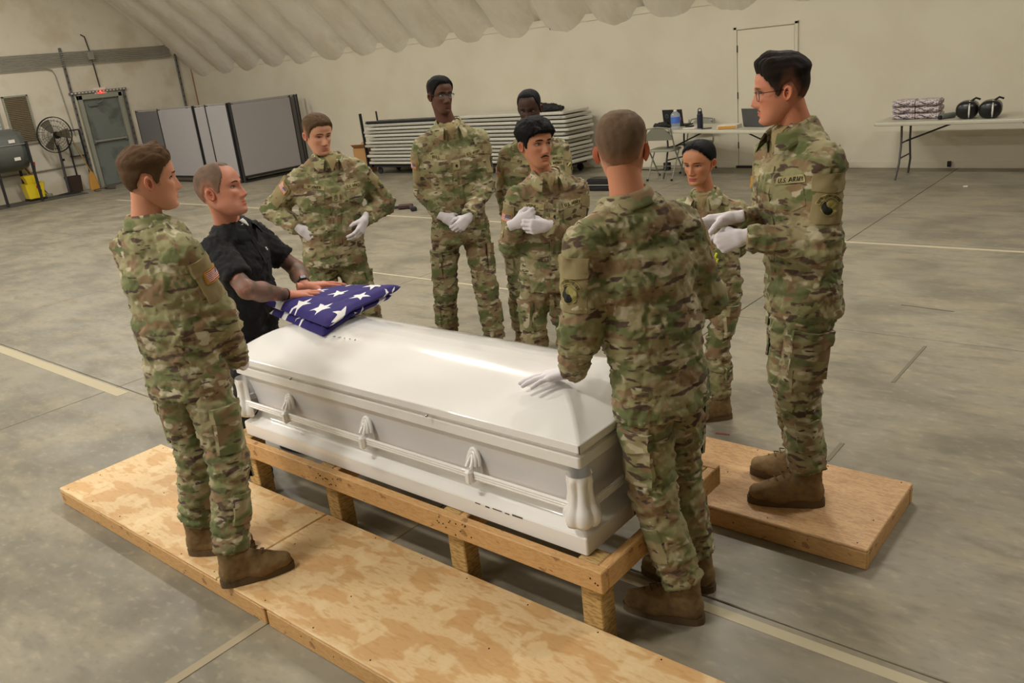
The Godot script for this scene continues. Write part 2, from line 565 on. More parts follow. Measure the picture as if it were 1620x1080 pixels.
func nails(parent: Node, pts: Array, r := 0.004, face := Vector3.UP) -> void:
	var st := new_st()
	lathe(st, [[0.0, 0.0012], [r * 0.8, 0.0012], [r, 0.0]], 8)
	var m := st.commit()
	var b := Basis()
	if face == Vector3.BACK: b = Basis(Vector3.RIGHT, PI / 2)
	for p in pts: part("screw", m, M.hole, parent, Transform3D(b, p))

func make_platform(label: String, x0: float, x1: float, z0: float, z1: float, ply: Material, top_x0: float, top_x1: float) -> void:
	var h := 0.094
	var t := thing("plywood_platform", label, "platform", Vector3((x0 + x1) / 2, 0, (z0 + z1) / 2), 0.0, "low plywood platforms beside the casket stand")
	var lx := x1 - x0
	var lz := z1 - z0
	var y := (h - 0.015) / 2
	var mx := (x0 + x1) / 2
	plank("side_rail", Vector3(lx - 0.004, h - 0.016, 0.038), Vector3(0, y, lz / 2 - 0.019), M.lumber, t)
	plank("side_rail", Vector3(lx - 0.004, h - 0.016, 0.038), Vector3(0, y, -lz / 2 + 0.019), M.lumber, t)
	for s in [-1.0, 1.0]:
		plank("end_rail", Vector3(lz - 0.078, h - 0.016, 0.038), Vector3(s * (lx / 2 - 0.022), y, 0), M.lumber, t, Vector3(0, PI / 2, 0))
	var n := int(lx / 0.5)
	for i in range(1, n):
		plank("joist", Vector3(lz - 0.078, h - 0.018, 0.038), Vector3(-lx / 2 + lx * i / n, y, 0), M.lumber, t, Vector3(0, PI / 2, 0))
	plank("plywood_deck", Vector3(top_x1 - top_x0 - 0.004, 0.015, lz), Vector3((top_x0 + top_x1) / 2 - mx, h - 0.0075, 0), ply, t)
	var pts := []
	var k := int((top_x1 - top_x0) / 0.3)
	for i in k + 1:
		var px := lerpf(top_x0 + 0.05, top_x1 - 0.05, float(i) / k) - mx
		pts.append(Vector3(px + rng.randf_range(-0.03, 0.03), h, lz / 2 - 0.02 - rng.randf() * 0.012))
		pts.append(Vector3(px + rng.randf_range(-0.03, 0.03), h, -lz / 2 + 0.02 + rng.randf() * 0.012))
		if i % 2 == 0: pts.append(Vector3(px + rng.randf_range(-0.05, 0.05), h, rng.randf_range(-0.1, 0.1)))
	nails(t, pts, 0.0035)
	var fp := []
	for i in k:
		fp.append(Vector3(lerpf(-lx / 2 + 0.08, lx / 2 - 0.08, (i + 0.5) / k) + rng.randf_range(-0.05, 0.05), rng.randf_range(0.02, 0.06), lz / 2 - 0.0005))
	nails(t, fp, 0.0035, Vector3.BACK)

func make_trestle() -> void:
	var t := thing("casket_trestle", "low wooden trestle of lumber beams and square posts carrying the casket", "trestle", Vector3(-2.56, 0, -2.388))
	var x0 := -1.18
	var x1 := 1.12
	var zf := 0.442
	var top := 0.37
	plank("long_beam", Vector3(x1 - x0, 0.089, 0.038), Vector3((x0 + x1) / 2, top - 0.0445, zf - 0.019), M.lumber, t)
	plank("long_beam", Vector3(x1 - x0, 0.089, 0.038), Vector3((x0 + x1) / 2, top - 0.0445, -zf + 0.019), M.lumber, t)
	plank("end_beam", Vector3(zf * 2 - 0.078, 0.089, 0.038), Vector3(x1 - 0.019, top - 0.0445, 0), M.lumber, t, Vector3(0, PI / 2, 0))
	plank("end_beam", Vector3(zf * 2 - 0.078, 0.089, 0.038), Vector3(x0 + 0.019, top - 0.0445, 0), M.lumber, t, Vector3(0, PI / 2, 0))
	for x in [x1 - 0.038 - 0.046, 0.37, -0.43, x0 + 0.038 + 0.046]:
		for s in [-1.0, 1.0]:
			plank("post", Vector3(0.089, top - 0.001, 0.082), Vector3(x, (top - 0.001) / 2, s * (zf - 0.038 - 0.044)), M.post, t)
	for x in [0.37 + 0.066, -0.43 + 0.066]:
		plank("cross_beam", Vector3(zf * 2 - 0.08, 0.085, 0.038), Vector3(x, top - 0.0435, 0), M.lumber, t, Vector3(0, PI / 2, 0))
	var pts := []
	for x in [1.07, 1.09, 1.10]: pts.append(Vector3(x, top - 0.02 - rng.randf() * 0.05, zf + 0.0004))
	for c in [0.38, -0.42, 0.45, -0.36]:
		for i in 7: pts.append(Vector3(c + rng.randf_range(-0.06, 0.06), top - rng.randf_range(0.01, 0.075), zf + 0.0004))
	nails(t, pts, 0.0035, Vector3.BACK)

# ------------------------------------------------------------------ casket
# rounded rectangle ring in plan; hx, hz half sizes, r corner radius
func ring(hx: float, hz: float, r: float, y: float, n := 5) -> PackedVector3Array:
	var out := PackedVector3Array()
	for c in [[1, 1], [-1, 1], [-1, -1], [1, -1]]:
		for i in n + 1:
			var a := (PI / 2) * i / n
			var v := Vector2(cos(a), sin(a))
			if c[0] * c[1] < 0: v = Vector2(sin(a), cos(a))
			out.append(Vector3(c[0] * (hx - r + v.x * r), y, c[1] * (hz - r + v.y * r)))
	return out

func loft(st: SurfaceTool, rings: Array, close_top := true, close_bottom := true) -> void:
	# rings run so that x+ -> z+ ; outward normals need flip
	sheet(st, rings, true, true)
	var n: int = rings[0].size()
	for e in [0, rings.size() - 1]:
		if (e == 0 and not close_bottom) or (e > 0 and not close_top): continue
		var c := Vector3()
		for p in rings[e]: c += p
		c /= n
		for k in n:
			if e == 0: tri(st, c, rings[e][k], rings[e][(k + 1) % n])
			else: tri(st, c, rings[e][(k + 1) % n], rings[e][k])

# rings joined in groups: each inner list is smooth in itself, edges between lists stay crisp
func bands(st: SurfaceTool, groups: Array, close_top := true, close_bottom := true) -> void:
	for i in groups.size():
		loft(st, groups[i], close_top and i == groups.size() - 1, close_bottom and i == 0)

func hard_ring(hx: float, hz: float, r: float, ys: Array) -> Array:
	var out := []
	for y in ys: out.append(ring(hx, hz, r, y))
	return out

func make_casket() -> void:
	var base := 0.37
	var t := thing("casket", "glossy white metal casket with domed lid and swing bar handles", "casket", Vector3(-2.60, base, -2.355))
	var hx := 1.065
	var hz := 0.352
	# bottom plinth moulding
	var st := new_st()
	bands(st, [[ring(hx - 0.004, hz - 0.004, 0.012, 0.0), ring(hx, hz, 0.010, 0.004)], [ring(hx, hz, 0.010, 0.004), ring(hx, hz, 0.010, 0.068)], [ring(hx, hz, 0.010, 0.068), ring(hx - 0.003, hz - 0.003, 0.010, 0.0735)],
		[ring(hx - 0.003, hz - 0.003, 0.010, 0.0735), ring(hx - 0.03, hz - 0.03, 0.012, 0.090), ring(hx - 0.046, hz - 0.046, 0.014, 0.102), ring(hx - 0.056, hz - 0.056, 0.02, 0.125)]], false)
	done(st, "plinth", M.gloss, t)
	# side walls, slightly hollow
	st = new_st()
	var rings := []
	for i in 9:
		var u := i / 8.0
		rings.append(ring(hx - 0.056 + 0.03 * pow(u, 2.0), hz - 0.056 + 0.03 * pow(u, 2.0), 0.05, 0.11 + u * 0.225))
	loft(st, rings, false, false)
	done(st, "side_panel", M.silver, t)
	# rail under the lid
	st = new_st()
	bands(st, [[ring(hx - 0.04, hz - 0.04, 0.02, 0.325), ring(hx - 0.012, hz - 0.012, 0.012, 0.338)], [ring(hx - 0.012, hz - 0.012, 0.012, 0.338), ring(hx - 0.010, hz - 0.010, 0.012, 0.378)], [ring(hx - 0.010, hz - 0.010, 0.012, 0.378), ring(hx - 0.022, hz - 0.022, 0.012, 0.382)], [ring(hx - 0.022, hz - 0.022, 0.012, 0.382), ring(hx - 0.022, hz - 0.022, 0.012, 0.408)]], false, false)
	done(st, "top_rail", M.gloss, t)
	# lid: rim, ogee slope, flat crown
	st = new_st()
	var lid := [ring(hx, hz, 0.010, 0.4390)]
	var rim_ := [[ring(hx - 0.03, hz - 0.03, 0.012, 0.405), ring(hx, hz, 0.010, 0.405)], [ring(hx, hz, 0.010, 0.405), ring(hx + 0.003, hz + 0.003, 0.010, 0.408)], [ring(hx + 0.003, hz + 0.003, 0.010, 0.408), ring(hx + 0.003, hz + 0.003, 0.010, 0.436)], [ring(hx + 0.003, hz + 0.003, 0.010, 0.436), ring(hx, hz, 0.010, 0.4390)]]
	var prof := [[0.016, 0.446], [0.05, 0.4665], [0.09, 0.490], [0.13, 0.512], [0.165, 0.529], [0.19, 0.539], [0.21, 0.545], [0.23, 0.5495], [0.255, 0.5535], [0.29, 0.5575], [0.32, 0.559]]
	for p in prof: lid.append(ring(hx - p[0] * (0.8 + p[0]), hz - p[0], clampf((p[0] - 0.15) * 0.5, 0.014, (hz - p[0]) * 0.9), p[1]))
	bands(st, rim_, false)
	loft(st, lid, true, false)
	done(st, "lid", M.gloss, t)
	# lid split line
	# swing bars along both sides and both ends with their lugs
	for s in [-1.0, 1.0]:
		var zb: float = s * (hz - 0.005)
		var bar := new_st()
		for dy in [-0.0105, 0.0, 0.0105]:
			tube(bar, [Vector3(-hx + 0.05, 0.185 + dy, zb), Vector3(hx - 0.06, 0.185 + dy, zb)], 0.0075, 8)
		cbox(bar, Vector3(hx * 2 - 0.12, 0.032, 0.008), at(-0.005, 0.185, zb), 0.002)
		done(bar, "handle_bar", M.gloss, t)
		for x in [-0.66, -0.1, 0.53]:
			var lug := new_st()
			shell_lug(lug, Vector3(x, 0.185, s * (hz - 0.045)), s)
			done(lug, "handle_lug", M.gloss, t)
		bar = new_st()
		for dy in [-0.0105, 0.0, 0.0105]:
			tube(bar, [Vector3(s * (hx - 0.005), 0.185 + dy, -hz + 0.06), Vector3(s * (hx - 0.005), 0.185 + dy, hz - 0.06)], 0.0075, 8)
		cbox(bar, Vector3(0.008, 0.032, hz * 2 - 0.12), at(s * (hx - 0.005), 0.185, 0), 0.002)
		done(bar, "end_bar", M.gloss, t)
	# fluted corner urns
	for cx in [-1.0, 1.0]:
		for cz in [-1.0, 1.0]:
			var u := new_st()
			corner_urn(u, Vector3(cx * (hx - 0.035), 0, cz * (hz - 0.035)), atan2(cx, cz))
			done(u, "corner_ornament", M.gloss, t)
	for x in [-0.55, 0.34]:
		var kn := new_st()
		lathe(kn, [[0.0, 0.012], [0.005, 0.011], [0.007, 0.006], [0.005, 0.0]], 10, turned(Vector3(x, 0.40, hz + 0.002), Vector3(PI / 2, 0, 0)))
		done(kn, "catch", M.steel, t)
	var sc := new_st()
	for i in 5:
		cbox(sc, Vector3(rng.randf_range(0.015, 0.05), rng.randf_range(0.003, 0.007), 0.0012), at(0.55 + i * 0.05, 0.066 + rng.randf_range(-0.003, 0.003), hz + 0.0004), 0)
	cbox(sc, Vector3(0.003, 0.028, 0.003), at(hx + 0.002, 0.42, hz + 0.002), 0)
	for i in 5:
		cbox(sc, Vector3(rng.randf_range(0.006, 0.014), 0.001, 0.004), turned(Vector3(-0.46 + i * 0.035, 0.5485 , 0.145 - i * 0.002), Vector3(0.2, rng.randf() * 2.0, 0)), 0)
	done(sc, "paint_chip", M.scratch, t)

func shell_lug(st: SurfaceTool, p: Vector3, s: float) -> void:
	# three nested arched ridges standing out from the wall, clasping the bar
	for i in 3:
		var w := 0.030 - i * 0.009
		var dep := 0.020 + i * 0.014
		var pts := []
		for k in 9:
			var a := PI * k / 8.0
			pts.append(p + Vector3(cos(a) * w, 0.035 + sin(a) * (0.062 - i * 0.012) , s * dep * (0.45 + 0.55 * (1.0 - sin(a)))))
		tube(st, pts, 0.009, 7)
	var rows := []
	for r in 7:
		var v := r / 6.0
		var line := PackedVector3Array()
		for k in 9:
			var a := -PI / 2 + PI * k / 8.0
			line.append(p + Vector3(sin(a) * 0.034 * (1.0 - 0.55 * v * v), 0.0 + v * 0.09, s * (0.008 + cos(a) * 0.045 * (1.0 - v * 0.75))))
		rows.append(line)
	sheet(st, rows, false, s < 0)
	cbox(st, Vector3(0.036, 0.062, 0.05), at(p.x, p.y - 0.004, p.z + s * 0.042), 0.01)

func corner_urn(st: SurfaceTool, p: Vector3, turn: float) -> void:
	var rows := []
	for r in 19:
		var v := r / 18.0
		var y := 0.095 + v * 0.215
		var rad := 0.060 + 0.014 * sin(clampf((v - 0.02) * 2.2, 0.0, 1.0) * PI) - 0.010 * smoothstep(0.35, 0.7, v) + 0.008 * smoothstep(0.8, 1.0, v)
		if r == 0: rad = 0.020
		if r == 1: rad = 0.048
		var line := PackedVector3Array()
		for k in 45:
			var a := -2.0 + 4.0 * k / 44.0
			var flute := 0.010 * absf(cos(a * 3.2 + (0.5 - v) * 0.6)) * (1.0 - smoothstep(0.86, 1.0, v))
			line.append(p + Vector3(sin(a + turn), 0, cos(a + turn)) * (rad + flute - 0.012) + Vector3(0, y, 0))
		rows.append(line)
	sheet(st, rows, false, false)

# ------------------------------------------------------------------ folded flag
func star_pixels(im: Image, c: Vector2, r: float, rot: float, col: Color) -> void:
	var pts := PackedVector2Array()
	for k in 10:
		var rr := r if k % 2 == 0 else r * 0.40
		pts.append(c + Vector2(sin(rot + k * PI / 5), -cos(rot + k * PI / 5)) * rr)
	for y in range(maxi(0, int(c.y - r)), mini(im.get_height(), int(c.y + r) + 1)):
		for x in range(maxi(0, int(c.x - r)), mini(im.get_width(), int(c.x + r) + 1)):
			if Geometry2D.is_point_in_polygon(Vector2(x, y), pts): im.set_pixel(x, y, col)

func make_flag() -> void:
	var t := thing("folded_flag", "folded flag of white stars on dark blue resting on the casket lid", "flag", Vector3(-3.38, 0.927, -2.42))
	var navy := Color8(40, 27, 104)
	var im := Image.create(512, 512, false, Image.FORMAT_RGB8)
	im.fill(navy)
	var stars := []
	for r in 4:
		for c in 4: stars.append([40 + c * 128 + (64 if r % 2 else 0), 62 + r * 128, 46, 0.2 + 0.37 * ((r * 4 + c) % 5)])
	for s in stars:
		star_pixels(im, Vector2(s[0], s[1]), s[2], s[3], Color8(236, 234, 232))
	var m := plain(Color(1, 1, 1), 0.8)
	m.albedo_texture = ImageTexture.create_from_image(im)
	m.cull_mode = BaseMaterial3D.CULL_DISABLED
	# corners in plan: left, near, right tip, back (local metres)
	var lay := [
		{"q": [Vector2(-0.30, 0.135), Vector2(0.27, 0.235), Vector2(0.20, -0.27), Vector2(-0.11, -0.21)], "y": 0.024, "th": 0.044, "uv": 0.35, "n": "lower_fold"},
		{"q": [Vector2(-0.345, 0.12), Vector2(0.285, 0.215), Vector2(0.235, -0.315), Vector2(-0.12, -0.225)], "y": 0.062, "th": 0.046, "uv": 1.0, "n": "upper_fold"},
	]
	var fn := FastNoiseLite.new()
	fn.seed = 77
	fn.frequency = 6.0
	for l in lay:
		var st := new_st()
		for side in [1.0, -1.0]:
			var rows := []
			for r in 25:
				var line := PackedVector3Array()
				for c in 33:
					var u := c / 32.0
					var v := r / 24.0
					var p: Vector2 = (l.q[0] as Vector2).lerp(l.q[1], u).lerp((l.q[3] as Vector2).lerp(l.q[2], u), v)
					var e := minf(minf(u, 1.0 - u) * 9.0, minf(v, 1.0 - v) * 8.0)
					var puff := sqrt(clampf(1.0 - pow(1.0 - minf(e, 1.0), 2.0), 0.0, 1.0))
					var crease := 0.010 * exp(-pow((u - 0.72 - v * 0.06) / 0.02, 2.0)) + 0.006 * exp(-pow((v - 0.45 + u * 0.1) / 0.03, 2.0))
					var tip := 0.015 * v * u
					var y: float = l.y + tip + side * (l.th * 0.5 * puff * (1.0 + 0.22 * fn.get_noise_2d(p.x, p.y)))
					if side > 0: y -= crease * puff
					y -= maxf(0.0, p.y - 0.03) * 0.16
					line.append(Vector3(p.x + 0.006 * fn.get_noise_2d(p.y * 2.0, 9.0), y, p.y))
				rows.append(line)
			# uv by plan position so that the stars keep their size
			flag_sheet(st, rows, side < 0, l.uv)
		done(st, l.n, m, t)

func flag_sheet(st: SurfaceTool, rows: Array, flip: bool, off: float) -> void:
	var tmp := new_st()
	var nr := rows.size()
	var nc: int = rows[0].size()
	for r in nr - 1:
		for c in nc - 1:
			var idx := [[r, c], [r + 1, c + 1], [r, c + 1], [r, c], [r + 1, c], [r + 1, c + 1]]
			if flip: idx = [[r, c], [r, c + 1], [r + 1, c + 1], [r, c], [r + 1, c + 1], [r + 1, c]]
			for k in idx:
				var p: Vector3 = rows[k[0]][k[1]]
				var q: Array = [rows[k[0]][maxi(k[1] - 1, 0)], rows[k[0]][mini(k[1] + 1, nc - 1)], rows[maxi(k[0] - 1, 0)][k[1]], rows[mini(k[0] + 1, nr - 1)][k[1]]]
				var n: Vector3 = (q[1] - q[0]).cross(q[3] - q[2]).normalized()
				st.set_normal(n if n.y * (-1.0 if flip else 1.0) > 0.0 else -n)
				st.set_uv(Vector2((p.x + 0.35) / 0.65, (p.z + 0.33) / 0.65 + (p.y * 1.2)) + Vector2(off, off) * 0.37)
				st.add_vertex(p)

# ------------------------------------------------------------------ implicit surfaces for bodies and clothes
class Flesh:
	# tapered capsules, optionally flattened (wide along e) and cut flat at an end, joined by a smooth minimum
	var a := PackedVector3Array()
	var u := PackedVector3Array()
	var e := PackedVector3Array()
	var ln := PackedFloat32Array()
	var ra := PackedFloat32Array()
	var rb := PackedFloat32Array()
	var wide := PackedFloat32Array()
	var cut := PackedInt32Array()
	var kk := PackedFloat32Array()
	var k := 0.04
	var folds := []          # [point, axis, reach, amplitude, wave]
	var wrinkle := 0.004
	var soft := FastNoiseLite.new()
	var verts := PackedVector3Array()
	var norms := PackedVector3Array()
	var idx := PackedInt32Array()
	var cell := 0.012
	var all := PackedInt32Array()

	func add(p: Vector3, q: Vector3, r0: float, r1: float, w := 1.0, axis := Vector3.RIGHT, flat := 0, kj := -1.0) -> void:
		var d := q - p
		all.append(a.size())
		a.append(p)
		ln.append(maxf(d.length(), 1e-4))
		u.append(d.normalized() if d.length() > 1e-5 else Vector3.UP)
		e.append(axis.normalized())
		ra.append(r0); rb.append(r1); wide.append(1.0 - 1.0 / w); cut.append(flat)
		kk.append(k if kj < 0.0 else kj)

	func one(i: int, p: Vector3) -> float:
		var q := p - a[i]
		var h := q.dot(u[i])
		var l := ln[i]
		var t := clampf(h / l, 0.0, 1.0)
		var r := q - u[i] * (t * l)
		if wide[i] > 0.0:
			r -= e[i] * (r.dot(e[i]) * wide[i])
		var d := r.length() - (ra[i] + (rb[i] - ra[i]) * t)
		var c := cut[i]
		if c != 0:
			if c & 1: d = maxf(d, -h)
			if c & 2: d = maxf(d, h - l)
		return d

	func dist(p: Vector3, act: PackedInt32Array) -> float:
		var d := 10.0
		for i in act:
			var x := one(i, p)
			var kj := kk[i]
			var g := d - x
			if g > kj: d = x
			elif g > -kj:
				var h := 0.5 + 0.5 * g / kj
				d = d + (x - d) * h - kj * h * (1.0 - h)
		return d

	func march(from: Vector3, dir: Vector3, most := 0.6) -> Vector3:
		var t := 0.0
		for s in 24:
			var d := dist(from + dir * t, all)
			if d < 0.0006: break
			t += d * 0.9
			if t > most:
				t = most
				break
		return from + dir * t

	func build() -> void:
		var lo := Vector3(9, 9, 9)
		var hi := -lo
		for i in a.size():
			var w := 1.0 / (1.0 - wide[i])
			var r := maxf(ra[i], rb[i]) * w + cell * 2.0 + 0.01
			var b := a[i] + u[i] * ln[i]
			lo = lo.min(a[i].min(b) - Vector3(r, r, r))
			hi = hi.max(a[i].max(b) + Vector3(r, r, r))
		var s := cell
		var bs := s * 4.0
		var nb := Vector3i(((hi - lo) / bs).ceil())
		var nx := nb.x * 4 + 2
		var ny := nb.y * 4 + 2
		var reach := bs * 0.87 + s
		var cells := {}
		var edges := PackedInt64Array()  # cell key * 8 + axis * 2 + sign
		var f := PackedFloat32Array()
		f.resize(125)
		var n := a.size()
		var di := PackedFloat32Array()
		di.resize(n)
		for bz in nb.z:
			for by in nb.y:
				for bx in nb.x:
					var o := lo + Vector3(bx, by, bz) * bs
					var c := o + Vector3(bs, bs, bs) * 0.5
					var dm := 10.0
					var km := 0.0
					for i in n:
						di[i] = one(i, c)
						if di[i] < dm: dm = di[i]
						if kk[i] > km: km = kk[i]
					if dm - km * 0.5 > reach or dm < -reach * 1.02 - 0.0: continue
					var act := PackedInt32Array()
					for i in n:
						if di[i] < dm + 2.0 * reach + km: act.append(i)
					var some_in := false
					var some_out := false
					var m := 0
					for z in 5:
						for y in 5:
							for x in 5:
								var v := dist(o + Vector3(x, y, z) * s, act)
								f[m] = v
								m += 1
								if v < 0.0: some_in = true
								else: some_out = true
					if not (some_in and some_out): continue
					for z in 4:
						for y in 4:
							for x in 4:
								var q := x + y * 5 + z * 25
								var c0 := f[q]; var c1 := f[q + 1]; var c2 := f[q + 5]; var c3 := f[q + 6]
								var c4 := f[q + 25]; var c5 := f[q + 26]; var c6 := f[q + 30]; var c7 := f[q + 31]
								var mask := int(c0 < 0.0) + int(c1 < 0.0) + int(c2 < 0.0) + int(c3 < 0.0) + int(c4 < 0.0) + int(c5 < 0.0) + int(c6 < 0.0) + int(c7 < 0.0)
								if mask == 0 or mask == 8: continue
								var p := Vector3()
								var w := 0
								if (c0 < 0.0) != (c1 < 0.0): p += Vector3(c0 / (c0 - c1), 0, 0); w += 1
								if (c2 < 0.0) != (c3 < 0.0): p += Vector3(c2 / (c2 - c3), 1, 0); w += 1
								if (c4 < 0.0) != (c5 < 0.0): p += Vector3(c4 / (c4 - c5), 0, 1); w += 1
								if (c6 < 0.0) != (c7 < 0.0): p += Vector3(c6 / (c6 - c7), 1, 1); w += 1
								if (c0 < 0.0) != (c2 < 0.0): p += Vector3(0, c0 / (c0 - c2), 0); w += 1
								if (c1 < 0.0) != (c3 < 0.0): p += Vector3(1, c1 / (c1 - c3), 0); w += 1
								if (c4 < 0.0) != (c6 < 0.0): p += Vector3(0, c4 / (c4 - c6), 1); w += 1
								if (c5 < 0.0) != (c7 < 0.0): p += Vector3(1, c5 / (c5 - c7), 1); w += 1
								if (c0 < 0.0) != (c4 < 0.0): p += Vector3(0, 0, c0 / (c0 - c4)); w += 1
								if (c1 < 0.0) != (c5 < 0.0): p += Vector3(1, 0, c1 / (c1 - c5)); w += 1
								if (c2 < 0.0) != (c6 < 0.0): p += Vector3(0, 1, c2 / (c2 - c6)); w += 1
								if (c3 < 0.0) != (c7 < 0.0): p += Vector3(1, 1, c3 / (c3 - c7)); w += 1
								var key := (bx * 4 + x) + nx * ((by * 4 + y) + ny * (bz * 4 + z))
								cells[key] = verts.size()
								verts.append(o + (Vector3(x, y, z) + p / w) * s)
								if (c0 < 0.0) != (c1 < 0.0): edges.append(key * 8 + (0 if c0 < 0.0 else 1))
								if (c0 < 0.0) != (c2 < 0.0): edges.append(key * 8 + 2 + (0 if c0 < 0.0 else 1))
								if (c0 < 0.0) != (c4 < 0.0): edges.append(key * 8 + 4 + (0 if c0 < 0.0 else 1))
		var sy := nx
		var sz := nx * ny
		for en in edges:
			var key := en / 8
			var ax := (en % 8) / 2
			var flip := en % 2
			var d1 := sy if ax == 0 else (sz if ax == 1 else 1)
			var d2 := sz if ax == 0 else (1 if ax == 1 else sy)
			var i0: int = cells.get(key, -1)
			var i1: int = cells.get(key - d1, -1)
			var i2: int = cells.get(key - d1 - d2, -1)
			var i3: int = cells.get(key - d2, -1)
			if i0 < 0 or i1 < 0 or i2 < 0 or i3 < 0: continue
			if flip == 0:  # outside lies towards + axis; clockwise seen from there
				idx.append_array(PackedInt32Array([i0, i2, i1, i0, i3, i2]))
			else:
				idx.append_array(PackedInt32Array([i0, i1, i2, i0, i2, i3]))

	func normals() -> void:
		norms = PackedVector3Array()
		norms.resize(verts.size())
		for t in range(0, idx.size(), 3):
			var n := (verts[idx[t + 2]] - verts[idx[t]]).cross(verts[idx[t + 1]] - verts[idx[t]])
			norms[idx[t]] += n; norms[idx[t + 1]] += n; norms[idx[t + 2]] += n
		for i in norms.size(): norms[i] = norms[i].normalized()

	# how far cloth stands off the smooth form at p
	func drape(p: Vector3) -> float:
		var d := soft.get_noise_3dv(p) * wrinkle
		var rg := soft.get_noise_3d(p.x * 1.6 + 7.0, p.y * 2.4, p.z * 1.6)
		d += (1.0 - 3.0 * absf(rg)) * wrinkle * 0.7
		if wrinkle > 0.004:
			var r2 := soft.get_noise_3d(p.x * 2.3 + p.y * 1.3 + 20.0, p.y * 1.5 - p.x * 0.5, p.z * 2.3)
			d += maxf(0.0, 1.0 - 5.0 * absf(r2)) * wrinkle * 1.15
			var r3 := soft.get_noise_3d(p.x * 2.6 - p.y * 1.6, p.y * 2.9 + p.z, p.z * 2.6 + 40.0)
			d -= maxf(0.0, 1.0 - 6.0 * absf(r3)) * wrinkle * 0.8
		for fd in folds:
			var q: Vector3 = p - fd[0]
			var h: float = q.dot(fd[1])
			var w: float = 1.0 - q.length() / fd[2]
			if w > 0.0:
				var wob := soft.get_noise_3d(p.x * 0.6, p.y * 0.6 + 3.0, p.z * 0.6) * 3.0
				d += sin(h * TAU / fd[4] + wob * 2.0) * fd[3] * w * (0.55 + 0.45 * sin(wob * 3.0 + p.x * 20.0))
		return d

	func finish(cloth := true) -> void:
		build()
		normals()
		if cloth:
			for i in verts.size(): verts[i] += norms[i] * drape(verts[i])
			normals()

	func arrays(colors := PackedColorArray()) -> ArrayMesh:
		var ar := []
		ar.resize(Mesh.ARRAY_MAX)
		ar[Mesh.ARRAY_VERTEX] = verts
		ar[Mesh.ARRAY_NORMAL] = norms
		ar[Mesh.ARRAY_INDEX] = idx
		if colors.size(): ar[Mesh.ARRAY_COLOR] = colors
		var m := ArrayMesh.new()
		m.add_surface_from_arrays(Mesh.PRIMITIVE_TRIANGLES, ar)
		return m

# ------------------------------------------------------------------ hands
# right hand, wrist at the origin, fingers along +y, palm towards +z, thumb towards +x
func hand_flesh(curl: Array, thumb: float, spread: float, fat: float, cell: float, sizes := 1.0) -> Flesh:
	var h := Flesh.new()
	h.cell = cell
	h.k = 0.012
	var s := sizes
	var root := [Vector3(0.016, 0.012, 0), Vector3(0.005, 0.010, 0), Vector3(-0.006, 0.010, 0), Vector3(-0.017, 0.014, 0)]
	var knuck := [Vector3(0.030, 0.092, -0.002), Vector3(0.0095, 0.097, -0.005), Vector3(-0.0115, 0.092, -0.004), Vector3(-0.031, 0.082, 0.001)]
	var lens := [[0.044, 0.027, 0.022], [0.048, 0.031, 0.023], [0.045, 0.029, 0.023], [0.035, 0.021, 0.020]]
	h.add(Vector3(0, -0.045, 0) * s, Vector3(0, 0.012, 0) * s, 0.023 + fat, 0.022 + fat, 1.25, Vector3.RIGHT, 1)
	for i in 4:
		h.add(root[i] * s, knuck[i] * s, 0.0165 + fat, 0.0125 + fat)
		var p: Vector3 = knuck[i] * s
		var ang := 0.0
		var sp: float = spread * (1.5 - i) * 0.5
		var r := (0.0098 if i < 3 else 0.0086) + fat
		for j in 3:
			ang += deg_to_rad(curl[i][j])
			var d := Vector3(sin(sp) * cos(ang), cos(sp) * cos(ang), sin(ang))
			var q: Vector3 = p + d * lens[i][j] * s
			h.add(p, q, r, r * 0.9, 1.0, Vector3.RIGHT, 0, 0.005)
			r *= 0.93
			p = q
	var t0 := Vector3(0.016, 0.018, 0.004) * s
	var t1 := Vector3(0.040, 0.048, 0.012 + thumb * 0.010) * s
	h.add(t0, t1, 0.0165 + fat, 0.0135 + fat)
	var dir := Vector3(0.62 - 0.55 * thumb, 0.75, 0.25 + 0.5 * thumb).normalized()
	var t2 := t1 + dir * 0.034 * s
	var dir2 := Vector3(0.35 - 0.75 * thumb, 0.85, 0.30 + 0.35 * thumb).normalized()
	var t3 := t2 + dir2 * 0.027 * s
	h.add(t1, t2, 0.0125 + fat, 0.0108 + fat, 1.0, Vector3.RIGHT, 0, 0.006)
	h.add(t2, t3, 0.0108 + fat, 0.0090 + fat, 1.0, Vector3.RIGHT, 0, 0.005)
	return h

func mirrored(f: Flesh) -> Flesh:
	var o := Flesh.new()
	o.verts = f.verts.duplicate()
	o.norms = f.norms.duplicate()
	o.idx = f.idx.duplicate()
	for i in o.verts.size():
		o.verts[i].x = -o.verts[i].x
		o.norms[i].x = -o.norms[i].x
	for t in range(0, o.idx.size(), 3):
		var k := o.idx[t]
		o.idx[t] = o.idx[t + 1]
		o.idx[t + 1] = k
	return o

const HAND_SHAPES := {
	"flat": [[[6, 8, 6], [4, 8, 6], [5, 9, 6], [8, 10, 8]], 0.0, 0.22],
	"rest": [[[22, 26, 16], [26, 30, 18], [30, 32, 20], [34, 34, 20]], 0.3, 0.10],
	"fist": [[[62, 88, 50], [72, 92, 55], [76, 92, 55], [78, 88, 50]], 0.9, 0.0],
	"clasp": [[[38, 46, 26], [44, 50, 28], [48, 52, 28], [52, 50, 28]], 0.6, 0.02],
	"hip": [[[16, 26, 14], [20, 30, 16], [24, 32, 18], [30, 34, 18]], 0.1, 0.20],
	"point": [[[14, 10, 6], [24, 26, 14], [36, 40, 22], [46, 46, 26]], 0.95, 0.02],
}
var hands := {}

